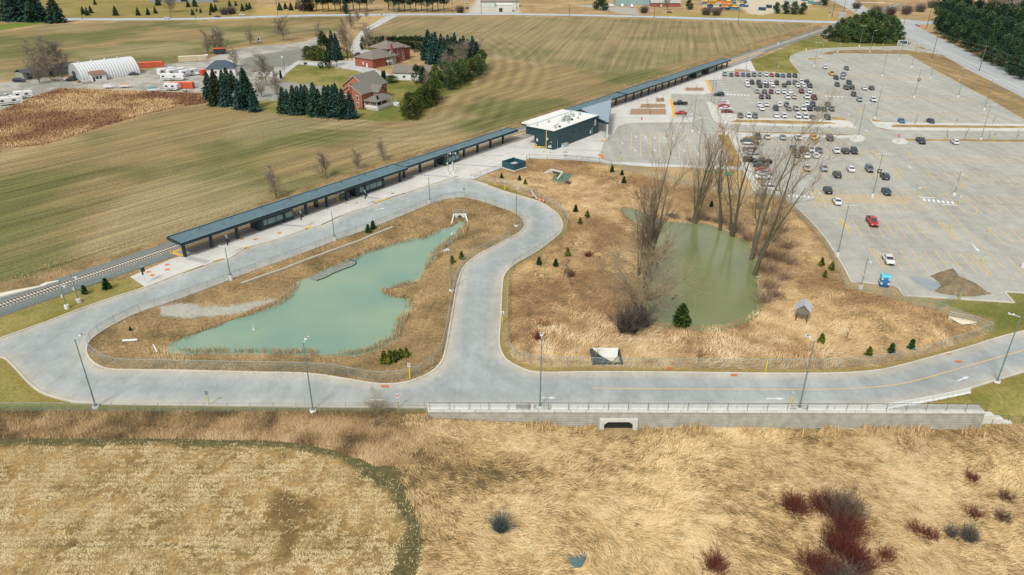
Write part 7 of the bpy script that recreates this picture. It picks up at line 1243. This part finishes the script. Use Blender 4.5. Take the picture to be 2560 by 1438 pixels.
MB().box2(0,9.5,0,13,0,4.4).build('wall',BRB,hB); MB().box2(9.5,18,1.5,13,1.9,4.6).build('wall',mat('pale_siding',C(190,194,176),.8),hB); MB().box2(9.5,18,2.2,13,0,1.9).build('undercroft',mat('undercroft_dark',C(60,62,58),.9),hB)
hip(hB,0,18,0,13,4.4,8.,SHB,.6); gable(hB,13.2,18.2,1.2,8,4.6,6.4,mat('pale_siding',C(190,194,176),.8),SHB,'y',.3,False)
MB().box2(17.5,27.5,3.5,16,0,7.4).build('wall',BRB,hB); hip(hB,14.5,27.5,3.5,17,7.4,10.6,SHB,.7); MB().box2(27.5,35,7,17,0,6.0).build('wall',BRB,hB); hip(hB,26,35,7,17,6.0,8.6,SHB,.6)
MB().box2(15.6,16.6,1.6,2.6,4,10).build('chimney',BRB,hB); MB().box2(21,22,11,12,8,11.9).build('chimney',BRB,hB)
for x in (19.,22.3,25.8): win(hB,x,3.5,6.2,.9,1.5)
for x in (22.5,26.): win(hB,x,3.5,3.6,.9,1.5); 
win(hB,26.2,3.5,1.4,.9,1.2)
for x in (12.8,15.1,17.0): win(hB,x,1.5,3.4,.7,1.0)
MB().box2(10,13.3,-.9,1.5,1.75,1.95).box2(10,13.3,-.95,-.85,1.95,2.8).box2(9.95,10.05,-.9,1.5,1.95,2.8).build('deck',FRW,hB); q=MB()
for k in range(7): q.box((13.0+.3*k,-.6-.25*k*.3,1.7-.27*k),(.32,1.0,.08))
q.build('stairs',FRW,hB)
for x in(10.2,13.1): MB().box((x,-.8,.9),(.18,.18,1.8)).build('deck_post',FRW,hB)
# end wall of the low wing faces the camera: it is the -x side
for y,z,w,h,nm in ((4.2,1.05,.95,2.1,'door'),(7.0,1.9,.8,1.4,'window')): MB().box((-.06,y,z+.05),(.1,w,h)).build(nm,FRW,hB)
O=P(984,200); O2=P(1076,206); ga=math.atan2(O2[1]-O[1],O2[0]-O[0]); ga=-.12; gr=thing('white_garage','long white garage with a taupe gable roof','garage',(O[0],O[1],0),ga)
gable(gr,0,17.5,0,8,3.6,6.2,WHITEW,SHB,'x',.5,False); MB().box2(4.6,5.8,-.08,0,1.2,2.1).build('window',DG,gr); MB().box2(17.5,17.58,2,5,0,2.6).build('door',FRW,gr)
O=P(519,192); hC=thing('white_house','white house with a dark blue slate hip roof behind the left spruces','house',(O[0],O[1],0),math.radians(12)); MB().box2(0,13,0,8.5,0,3.6).build('wall',WHITEW,hC); hip(hC,0,13,0,8.5,3.6,6.9,mat('slate_blue',C(62,80,94),.8,noise=.08,nscale=1)); win(hC,4,0,2,1,1.2); win(hC,9,0,2,1,1.2)
O=P(634,193); hD=thing('white_outbuilding','small white building with grey roof behind the bare trees','house',(O[0],O[1],0),math.radians(10)); MB().box2(0,9,0,6,0,3.0).build('wall',WHITEW,hD); hip(hD,0,9,0,6,3.0,5.0,SHA); win(hD,3,0,1.8,1,1.)
# yard bits
for l,x,y in (('black mailbox bin on the drive near the round lawn',764,162),('blue bin beside the rear brick house',893,164),('dark planter by the far road junction',954.5,38)): put('waste_bin',l,'bin',x,y,.1,[('body',MB().box((0,0,.5),(1.6 if x<800 else .8,.8,1.0)),mat('bin_'+str(x),C(50,50,48) if x!=893 else C(50,80,130),.6)),('lid',MB().box((0,0,1.05),(1.7 if x<800 else .9,.9,.1)),TRIM)])
put('basketball_hoop','black basketball hoop on a pole at the driveway','basketball hoop',842,171,.3,[('base',MB().box((0,0,.1),(1.4,.9,.2)),FRW),('pole',MB().cyl((0,0,0),(0,0,3.6),.09,n=8),TRIM),('backboard',MB().box((0,-.4,3.6),(1.4,.08,1.0)),TRIM)])
put('lamp_standard','pale yard light pole beside the gravel road','street lamp',713,186,0,[('pole',MB().cyl((0,0,0),(0,0,9),.1,n=6),DW),('lamp_head',MB().box((-.4,0,8.2),(.9,.4,.9)),LHEAD)])
put('white_boulder','white boulder at the foot of the spruces','boulder',889,284,0,[('rock',MB().cyl((0,0,0),(0,0,.9),.9,.5,n=9),mat('rock_white',C(206,200,194),.9,noise=.1,nscale=3))])
put('satellite_cover','round white hot tub cover behind the front house','hot tub',919,203,0,[('tub',MB().cyl((0,0,0),(0,0,.9),1.4,1.3,n=16),WHITEW)])
put('rock_garden','heap of pale garden rocks at the driveway bend','rocks',876,149,0,[('rocks',sum_mb:=MB().cyl((0,0,0),(0,0,.6),1.,.6,n=7).cyl((2,.6,0),(2,.6,.7),1.1,.5,n=7).cyl((4,1,0),(4,1,.5),.9,.6,n=7).cyl((-2.4,-.6,0),(-2.4,-.6,.5),.8,.5,n=7),mat('garden_rock',C(186,170,146),.9,noise=.2,nscale=3))])
# ============================================================ FAR YARDS
TB_=P(1532,16); tb=thing('teal_building','pale teal metal building with white roof at the top','building',(TB_[0]+4,TB_[1]+12,0),0); MB().box2(0,40,0,16,0,6.2).build('wall',mat('pale_teal_wall',C(136,170,172),.7,noise=.06,nscale=.5),tb); MB().extr([(-.8,6.1),(8,8.6),(16.8,6.1),(16.8,6.3),(8,8.9),(-.8,6.3)],-.6,40.6).build('roof',WHITEROOF,tb)
g=P(1628,17); t=thing('brick_bungalow','long low brown brick bungalow with pale roof at the top','house',(g[0],g[1],0),-.03); MB().box2(0,26,0,9,0,3.2).build('wall',BRB,t); MB().extr([(-.6,3.1),(4.5,5.4),(9.6,3.1),(9.6,3.3),(4.5,5.6),(-.6,3.3)],-.6,26.6).build('roof',mat('pale_shingle',C(168,170,166),.9),t); MB().box2(8.5,9.5,-.08,0,0,2.2).build('door',FRW,t); MB().box2(5.5,6.6,-.08,0,.9,2).box2(13,15,-.08,0,.9,2).build('window',DG,t)
g=P(1202,20); t=thing('far_shop','pale low shop building beyond the fenced lawn','building',(g[0],g[1]+8,0),.02); MB().box2(0,34,0,12,0,4.2).build('wall',mat('pale_stucco',C(206,206,196),.8,noise=.06,nscale=.5),t); MB().box2(-.5,34.5,-.5,12.5,4.2,4.6).build('roof',SHB,t); MB().box2(12,20,-.1,0,.5,3).build('window',mat('green_window',C(120,170,130),.4),t)
g=P(365,8); t=thing('grey_house','long grey house far across the left lawn','house',(g[0],g[1]+6,0),.02); MB().box2(0,60,0,12,0,4.2).build('wall',mat('grey_siding',C(140,148,148),.8,noise=.1,nscale=.3),t); hip(t,0,60,0,12,4.2,8,mat('slate_blue',C(62,80,94),.8)); MB().box2(8,12,-.1,0,.8,2.6).box2(30,36,-.1,0,.8,2.6).build('window',DG,t)
g=P(1283,30); t=thing('concrete_block_hut','tall pale concrete block building at the far road','building',(g[0]-14,g[1],0),0); MB().box2(0,13,0,10,0,5.6).build('wall',mat('pale_stucco',C(206,206,196),.8),t); MB().box2(-.3,13.3,-.3,10.3,5.6,6.1).build('roof',WHITEROOF,t); MB().box2(2,5,-.1,0,0,3).build('door',DG,t)
g=P(2104,44); t=thing('signal_bungalow','silver signal bungalow beside the level crossing','equipment hut',(g[0],g[1],0),-.3); MB().box((0,0,1.7),(5,3.2,3.0)).build('wall',mat('galv_hut',C(170,180,186),.5,metal=.2,noise=.1,nscale=2),t); MB().extr([(-1.8,3.2),(0,3.7),(1.8,3.2)],-2.7,2.7).build('roof',RG,t); MB().box((0,0,.1),(6,4.2,.2)).build('slab',CONC2,t)
r=random.Random(5); YC=[('yellow',C(228,176,44)),('orange',C(214,124,44)),('blue',C(44,104,140)),('dark',C(50,62,64)),('amber',C(206,150,50)),('pale',C(200,190,170))]
for i in range(46):
    row_=i//12; x=1757+(i%12)*9.3+r.uniform(-2.5,2.5)+row_*3; y=3+row_*7.5+r.uniform(-1.2,1.2); cn_,cc=YC[r.randrange(6)]
    if y>26 and x>1835: continue
    k=r.randrange(3); m=mat('plough_'+cn_,cc,.6,noise=.1,nscale=2); mb=MB(); h=r.uniform(1.2,2.2); L=r.uniform(2.6,4.2)
    mb.extr([(-.2,.1),(.1,0),(.35,h*.5),(.1,h),(-.1,h),(.15,h*.5)],-L/2,L/2)
    pr_=[('blade',mb,m),('frame',MB().box2(-.6,.6,.3,1.8,.4,.6).box2(-.5,-.35,.3,1.6,.6,1.2).box2(.35,.5,.3,1.6,.6,1.2),mat('plough_dark',C(50,62,64),.6)),('bracket',MB().box((0,1.9,.6),(1.5,.2,.9)),m)]
    put('plough_attachment','%s plough attachment in the machinery yard, %s in its %s row'%(cn_,nth(i%12),['top','second','third','bottom'][row_]),'plough',x,y,r.uniform(-.8,.8),pr_,group='plough attachments heaped in the machinery yard',sc=(1.25,)*3)
for l,x,y,a,c,L in (('dark blue dumpster in the far yard by the drive',1905,26,-.5,C(30,62,84),6),('navy truck box beside the conifers of the far yard',1922,20,-1.2,C(40,56,70),5),('grey tank trailer in the far yard',2040,12,.1,C(120,140,146),7),('blue container in the far yard',2012,2,.1,C(30,80,140),7),('pale container row in the far yard',1975,6,.0,C(180,190,186),12),('teal boat hull in the far yard',2026,9,.2,C(70,160,150),5)):
    put('yard_container',l,'container',x,y,a,[('body',MB().box2(-L/2,L/2,-1.2,1.2,.2,2.6),mat('yc_%d'%x,c,.6,noise=.1,nscale=2)),('frame',MB().box2(-L/2-.1,L/2+.1,-1.3,1.3,2.6,2.75),RG)])
# level crossing signals, flashers, warning signs
for l,x,y,ty in (('crossing signal mast beside the far road',2071,52,26),('crossing signal with crossbuck right of the main road',2213,36,12),('crossing signal at the pines corner',2137,40,22)):
    g=G(x,y); h=max(5,HT(x,y,ty)); t=thing('crossing_signal',l,'signal',g,0,'level crossing signals'); MB().cyl((0,0,0),(0,0,h),.12,n=6).build('mast',LHEAD,t); MB().box((0,-.1,h-.6),(2.0,.1,.25),0).box((0,-.15,h-1.6),(1.6,.3,.5)).build('lamps',TRIM,t)
g=G(2431.5,132); t=thing('warning_sign','yellow diamond warning sign beside the forest','sign',g,0); MB().cyl((0,0,0),(0,0,2.6),.06,n=6).build('pole',GALV,t); q=MB(); q.add([(0,-.06,2.0),(1.1,-.06,3.1),(0,-.06,4.2),(-1.1,-.06,3.1),(0,.0,2.0),(1.1,.0,3.1),(0,.0,4.2),(-1.1,.0,3.1)],[(0,1,2,3),(7,6,5,4),(0,4,5,1),(1,5,6,2),(2,6,7,3),(3,7,4,0)]); q.build('panel',mat('amber_sign',C(240,176,24),.5),t)
for l,x,y,c in (('small red real estate board at the side road',2296,69,C(206,70,64)),('small blue board at the side road',2290,66,C(50,110,150))): put('roadside_board',l,'sign',x,y,-.2,[('panel',MB().box((0,0,1.0),(2.2 if c[0]>.2 else 1.4,.1,1.0)),mat('board_%d'%x,c,.5)),('leg',MB().box((-.6,0,.3),(.08,.08,.6)).box((.6,0,.3),(.08,.08,.6)),GALV)])
g=P(2165,9); t=thing('guard_rail','white guard rail along the far side of the main road','guard rail',(g[0]-8,g[1],0),-.02); MB().box2(0,26,-.08,.08,.6,1.0).build('rail',LHEAD,t)
for k in range(7): MB().box((k*4.2,.1,.4),(.15,.15,.8)).build('post',LHEAD,t)
# ============================================================ POND AND MARSH OBJECTS
g=P(1149,537,-.3); t=thing('outlet_headwall','white concrete outlet headwall with round pipe and rail above the turquoise pond','headwall',(g[0],g[1],-.4),math.radians(4))
HW=mat('headwall_white',C(216,218,208),.85,noise=.08,nscale=2)
MB().box2(-1.6,1.6,0,.3,-1.4,.35).add([(-1.6,.1,.35),(-1.3,.1,.35),(-2.0,-4.2,-.9),(-2.3,-4.2,-.9),(-1.6,.1,-1.6),(-1.3,.1,-1.6),(-2.0,-4.2,-1.6),(-2.3,-4.2,-1.6)],[(0,1,2,3),(4,7,6,5),(0,4,5,1),(1,5,6,2),(2,6,7,3),(3,7,4,0)]).add([(1.6,.1,.35),(1.3,.1,.35),(2.0,-4.2,-.9),(2.3,-4.2,-.9),(1.6,.1,-1.6),(1.3,.1,-1.6),(2.0,-4.2,-1.6),(2.3,-4.2,-1.6)],[(3,2,1,0),(5,6,7,4),(1,5,4,0),(2,6,5,1),(3,7,6,2),(0,4,7,3)]).build('wall',HW,t)
MB().cyl((0,-.02,-.55),(0,-.06,-.55),.55,n=18).build('pipe',mat('pipe_dark',C(52,74,70),.7),t); q=MB()
for x in(-1.55,0,1.55): q.cyl((x,.15,.35),(x,.15,1.4),.04,n=5)
q.cyl((-1.55,.15,1.4),(1.55,.15,1.4),.04,n=5).cyl((-1.55,.15,.9),(1.55,.15,.9),.03,n=5).cyl((-1.55,.15,1.4),(-2.1,-2.2,.6),.03,n=5).cyl((1.55,.15,1.4),(2.1,-2.2,.6),.03,n=5); q.build('railing',GALV,t)
rp=MB(); r=random.Random(3)
for k in range(60): x=r.uniform(-1.6,1.6); y=-r.uniform(.6,5); s=r.uniform(.18,.4); rp.box((x,y,-1.05-.05*abs(y)),(s,s*.8,s*.5),r.uniform(0,3))
w0=rp.build('riprap_stones',mat('pale_stone',C(206,212,198),.9,noise=.12,nscale=3),loc=(g[0],g[1],-.2)); tag(w0,'pale stones below the outlet pipe','stones',kind='stuff')
g=P(1385,432,-.6); t=thing('culvert_headwall','white wing walled culvert mouth at the green pool','headwall',(g[0],g[1],-.7),math.radians(-40)); MB().box2(-2.2,2.2,1.4,1.7,-1,.5).add([(-2.2,1.4,.5),(-1.9,1.4,.5),(-3.0,-2.4,-.5),(-3.3,-2.4,-.5),(-2.2,1.4,-1),(-1.9,1.4,-1),(-3.0,-2.4,-1),(-3.3,-2.4,-1)],[(0,1,2,3),(0,4,5,1),(1,5,6,2),(2,6,7,3),(3,7,4,0)]).add([(2.2,1.4,.5),(1.9,1.4,.5),(3.0,-2.4,-.5),(3.3,-2.4,-.5),(2.2,1.4,-1),(1.9,1.4,-1),(3.0,-2.4,-1),(3.3,-2.4,-1)],[(3,2,1,0),(1,5,4,0),(2,6,5,1),(3,7,6,2),(0,4,7,3)]).build('wall',HW,t); MB().box2(-1.6,1.6,1.34,1.4,-1,.1).build('grate',mat('grate_dark',C(70,84,78),.7),t); MB().cyl((-2.2,1.5,1.3),(2.2,1.5,1.3),.04,n=5).cyl((-2.2,1.5,.5),(-2.2,1.5,1.3),.04,n=5).cyl((2.2,1.5,.5),(2.2,1.5,1.3),.04,n=5).build('railing',GALV,t)
# long low concrete curb wall on the pond bank
a=G(603,711);b=G(983,569); d=b-a; t=thing('bank_wall','long thin concrete wall along the upper pond bank','wall',(a[0],a[1],0)); mb=MB(); n=40
for k in range(n):
    p=d*k/n; q_=d*(k+1)/n; z0=tz(a[0]+p[0],a[1]+p[1])+.3; z1_=tz(a[0]+q_[0],a[1]+q_[1])+.3; nn=np.array([-d[1],d[0],0])/np.linalg.norm(d)*.3
    mb.add([(p+nn)[:2].tolist()+[z0],(p-nn)[:2].tolist()+[z0],(q_-nn)[:2].tolist()+[z1_],(q_+nn)[:2].tolist()+[z1_],(p+nn)[:2].tolist()+[z0-.9],(p-nn)[:2].tolist()+[z0-.9],(q_-nn)[:2].tolist()+[z1_-.9],(q_+nn)[:2].tolist()+[z1_-.9]],[(0,1,2,3),(1,5,6,2),(3,7,4,0)])
mb.build('wall',mat('old_concrete',C(176,172,150),.9,noise=.15,nscale=2),t,fix=False)
# silt curtain boom
cu=WP([(792,702),(820,692),(832,684),(850,677),(862,672),(885,664),(892,657),(886,651),(872,650)],-1.2); t=thing('silt_boom','thin dark floating silt boom at the pond edge','boom',(cu[0][0],cu[0][1],-1.2)); mb=MB(); cc_=chaikin(cu,2,False)
for p,q_ in zip(cc_[:-1],cc_[1:]): mb.cyl((*(p-cu[0]),0.02),(*(q_-cu[0]),0.02),.11,n=6)
mb.build('float',mat('boom_dark',C(40,48,46),.7),t)
def low(name,label,cat,px,py,ang,parts,z): p=P(px,py,z); t=thing(name,label,cat,(p[0],p[1],z),ang); [mb.build(n,m,t) for n,mb,m in parts]; return t
low('pond_marker','tiny white marker stake in the turquoise pond','stake',635,825,0,[('stake',MB().cyl((0,0,0),(0,0,1),.07,n=6),SW),('float',MB().cyl((0,0,0),(0,0,.15),.25,n=8),SW)],-1.25)
for k,(x,y,r_) in enumerate(((1110,628,.8),(1118,625,.7),(1124,626,.5),(1105,630,.5))):
    g=G(x,y); o=MB().cyl((0,0,-.2),(0,0,.35*r_),r_,r_*.55,n=7).build('white_rock',mat('rock_white',C(206,200,194),.9),loc=(g[0],g[1],g[2])); tag(o,'pale boulder on the right bank of the turquoise pond, %s'%['large left','right','rightmost small','leftmost small'][k],'boulder','pale boulders on the pond bank')
g=G(328,853); t=thing('drain_pipe','short white drain pipe lying on the left bank','pipe',(g[0],g[1],g[2]+.15),.12); MB().cyl((-1.4,0,.05),(1.1,0,.05),.22,n=12).build('pipe',WHITEW,t)
g=G(388,872); t=thing('white_plank','white plank lying on the left bank','plank',(g[0],g[1],g[2]+.12),-.95); MB().box((0,0,0),(3.2,.22,.08)).build('plank',WHITEW,t)
# nesting shed on stilts
g=G(2003,800); t=thing('stilt_shed','small grey shed with pale roof standing on stilts in the reeds','shed',g,math.radians(-25)); WS=stripemat('weathered_boards',C(126,122,112),.8,.2,'Z',.9); h0=1.9
for x in(-1,1):
    for y in(-.8,.8): MB().cyl((x*.95,y,0),(x*.95,y,h0),.08,n=6).build('stilt',mat('stilt_dark',C(60,64,60),.9),t)
MB().extr([(-1.1,h0),(1.1,h0),(1.1,h0+.9),(0,h0+1.9),(-1.1,h0+.9)],-1.3,1.3,'y').build('box',WS,t); MB().extr([(-1.45,h0+.62),(0,h0+2.0),(1.45,h0+.62),(1.45,h0+.72),(0,h0+2.12),(-1.45,h0+.72)],-1.6,1.6,'y').build('roof',mat('tin_roof',C(196,202,206),.4,metal=.2,noise=.06,nscale=2),t)
# concrete ramp structure behind the marsh fence
g=G(1515,898); t=thing('concrete_apron','pale curved concrete spillway slab with dark sides behind the fence','spillway',(g[0],g[1],g[2]+.3),0); Wd=P(1552,898)[0]-P(1477,898)[0]; x0=-Wd/2; 
MB().add([(x0+.4,2.4,.5),(-x0-.2,2.4,.5),(-x0-.6,.2,.2),(-x0-1.4,-1.0,0),(x0+3.2,-1.0,0),(x0+1.6,.4,.2)],[(0,5,4,3,2,1)]).build('slab',HW,t,fix=False); MB().box2(x0,x0+.5,-2,2.2,-.5,.4).box2(-x0-.3,-x0,-2,2.2,-.5,.4).box2(x0+.5,-x0-.3,-1.9,-1.6,-.6,.1).add([(x0+.5,1.6,.35),(x0+1.6,.4,.15),(x0+3.2,-1.2,-.05),(x0+.5,-1.8,-.05)],[(0,3,2,1)]).build('sides',mat('wet_dark',C(52,66,66),.6),t)
# headwall with railing at far right corner
g=G(2404,806); t=thing('ditch_headwall','pale concrete ditch headwall with rail at the right fence corner','headwall',g,math.radians(-28)); MB().box2(-2.3,2.3,-.2,.2,-.3,.7).add([(-2.3,-.2,.6),(0,-1.1,.0),(2.3,-.2,.6)],[(0,1,2)]).build('wall',mat('old_concrete_pale',C(206,200,176),.9,noise=.1,nscale=2),t); q=MB().cyl((-2.3,0,1.7),(2.3,0,1.7),.04,n=5).cyl((-2.3,0,1.2),(2.3,0,1.2),.03,n=5)
for x in(-2.3,0,2.3): q.cyl((x,0,.6),(x,0,1.7),.04,n=5)
q.build('railing',GALV,t)
# soil mound with rough surface
def mound():
    b=WP([(2325,690),(2345,683),(2370,677),(2392,681),(2402,700),(2440,715),(2470,732),(2483,735),(2440,741),(2400,742),(2350,734),(2335,728),(2352,716),(2345,705)]); gx,gy=np.meshgrid(np.arange(b[:,0].min()-1,b[:,0].max()+1,.3),np.arange(b[:,1].min()-1,b[:,1].max()+1,.3)); d=pdist(b,gx.ravel(),gy.ravel()).reshape(gx.shape); ins=pip(b,gx,gy); z=np.where(ins,np.minimum(1.25,d*.75)+ (fbm(gx,gy,1.2,5)-.35)*.7*smooth(d/.8)+.02,-.2); ny,nx=gx.shape; I=np.arange(ny*nx).reshape(ny,nx); q=np.stack([I[:-1,:-1],I[:-1,1:],I[1:,1:],I[1:,:-1]],-1).reshape(-1,4); kk=ins.ravel()[q].any(1); q=q[kk]; V=np.stack([gx,gy,z],-1).reshape(-1,3)
    n=fbm(gx,gy,1.6,8).ravel(); col=np.array(C(96,86,68))*(1-n[:,None])+np.array(C(150,134,108))*n[:,None]; me=npmesh('soil_mound',V,q.ravel(),np.full(len(q),4),col,VEG); tag(obj('soil_mound',me),'rough brown soil mound at the lower right corner of the lot','soil mound')
mound()
# portable toilet
g=P(2208,714); t=thing('portable_toilet','bright blue portable toilet booth at the lot edge','portable toilet',(g[0],g[1],0),math.radians(-12)); PB=mat('toilet_blue',C(36,112,168),.5); PW=mat('toilet_white',C(206,226,232),.5); PC=mat('toilet_cyan',C(80,196,220),.5)
MB().box((0,0,.3),(1.7,1.7,.55)).build('base',mat('toilet_navy',C(24,86,140),.5),t); MB().box((0,0,.8),(1.6,1.6,.45)).build('lower_band',PW,t); MB().box((0,0,1.3),(1.6,1.6,.55)).build('wall',PB,t); MB().box((0,0,1.75),(1.6,1.6,.35)).build('upper_band',PW,t); MB().extr([(-.85,1.93),(.85,1.93),(.8,2.15),(.5,2.45),(-.5,2.45),(-.8,2.15)],-.85,.85).build('roof',PC,t); MB().box((0,-.82,1.2),(.9,.05,1.9)).build('door',mat('toilet_door',C(44,120,176),.5),t)
q=MB()
for k in range(5): q.box((-.4+.2*k,-.83-.03,.8),(.1,.02,.18))
q.build('lettering',mat('sign_black',C(34,44,48),.5),t)
# traffic barrels and fallen gate arm
BO=mat('barrel_orange',C(220,96,48),.6)
for k,(x,y) in enumerate(((1332,494),(1349.5,504.5),(1358.5,506.5))):
    g=G(x,y); t=thing('traffic_barrel','orange traffic barrel on the bend verge, %s'%nth(k),'traffic barrel',(g[0],g[1],0),0,'orange traffic barrels at the bend'); MB().cyl((0,0,0),(0,0,.12),.42,n=12).build('base',TRIM,t); MB().cyl((0,0,.12),(0,0,1.15),.32,.24,n=12).build('body',BO,t); MB().cyl((0,0,.4),(0,0,.52),.318,.306,n=12).cyl((0,0,.72),(0,0,.84),.292,.28,n=12).build('band',SW,t)
g=G(1343,499); t=thing('leaning_pipe','white pipe leaning beside the traffic barrels','pipe',(g[0],g[1],0),0); MB().cyl((0,0,.1),(-1.6,2.4,1.6),.1,n=6).build('pipe',LHEAD,t); MB().cyl((1.7,-.3,.1),(2.1,.3,1.6),.07,n=6).build('stub',GALV,t)
# green picnic benches, hydrant, small stuff on the strip
for k,(x,y) in enumerate(((1768,431),(1794,433),(1818,435),(1819,440))):
    put('green_bench','green utility lid on the grass strip below the drop-off lot, %s'%nth(k),'utility box',x,y,.0,[('box',MB().box((0,0,.25),(1.5,.8,.5)),mat('utility_green',C(44,140,96),.6)),('lid',MB().box((0,0,.53),(1.6,.9,.06)),mat('utility_green2',C(60,156,112),.6))],group='green utility boxes on the grass strip').name='utility_box'
g=P(1604,300.5); t=thing('fire_hydrant','small red hydrant on the walkway above the drop-off lot','hydrant',(g[0],g[1],.1)); MB().cyl((0,0,0),(0,0,.9),.2,.16,n=10).build('body',SR,t); MB().cyl((-.35,0,.55),(.35,0,.55),.1,n=8).build('nozzle',SR,t)
g=P(2557,668); t=thing('concrete_block','pale concrete lamp base block at the right edge of the lot','block',(g[0],g[1],0)); MB().cyl((0,0,0),(0,0,1.1),.5,.45,n=12).build('base',BASEM,t); MB().cyl((0,0,1.1),(0,0,1.2),.3,n=8).build('cap',GALV,t)
for k,(x,y) in enumerate(((1690,741),(1600,180))[:1]):
    p=P(x,y,-1.4); 
    for j,(dx,dy) in enumerate(((0,0),(-.9,-1.2))):
        t=thing('duck','dark duck on the olive pond, %s'%('upper one','lower one')[j],'duck',(p[0]+dx,p[1]+dy,-1.4),.6*j,'ducks on the olive pond'); loft([(-.35,.05,.02,.14,.02),(-.2,.14,-.02,.2,.05),(.1,.16,-.02,.22,.05),(.28,.08,.02,.2,.03)]).build('body',mat('duck_brown',C(60,58,48),.8),t); MB().cyl((.25,0,.15),(.32,0,.34),.05,.07,n=8).cyl((.32,0,.33),(.44,0,.32),.05,.015,n=6).build('head',mat('duck_dark',C(36,48,40),.6),t)
for k,(x,y,l) in enumerate(((1679,541,'pile of dark brush on the pond head shore'),(1768,548,'dead branches lying on the pond head shore'))): g=G(x,y); t=thing('brush_pile',l,'brush',g); obj('stems',sprays(300+k,1.2,5,160,[(50,48,46),(84,72,62)] if k==0 else [(170,156,136),(140,124,104)],.03,.5),t)
put('snow_berm','white gravel pile strip beside the track at far left','snow bank',0,742,.66,[('bank',loft([(-9,.6,-.1,.35,.1),(-4,.9,-.1,.5,.15),(3,.7,-.1,.4,.1),(8,.15,-.1,.15,.05)]),mat('pale_gravel',C(216,212,196),.9,noise=.05,nscale=2))],z=0); put('pale_log','pale slab lying beside the track','slab',122,710,.66,[('slab',loft([(-1.6,.1,-.1,.15,.05),(-.4,.5,-.1,.3,.1),(1.8,.2,-.1,.2,.05)]),mat('pale_gravel',C(216,212,196),.9))],z=0)
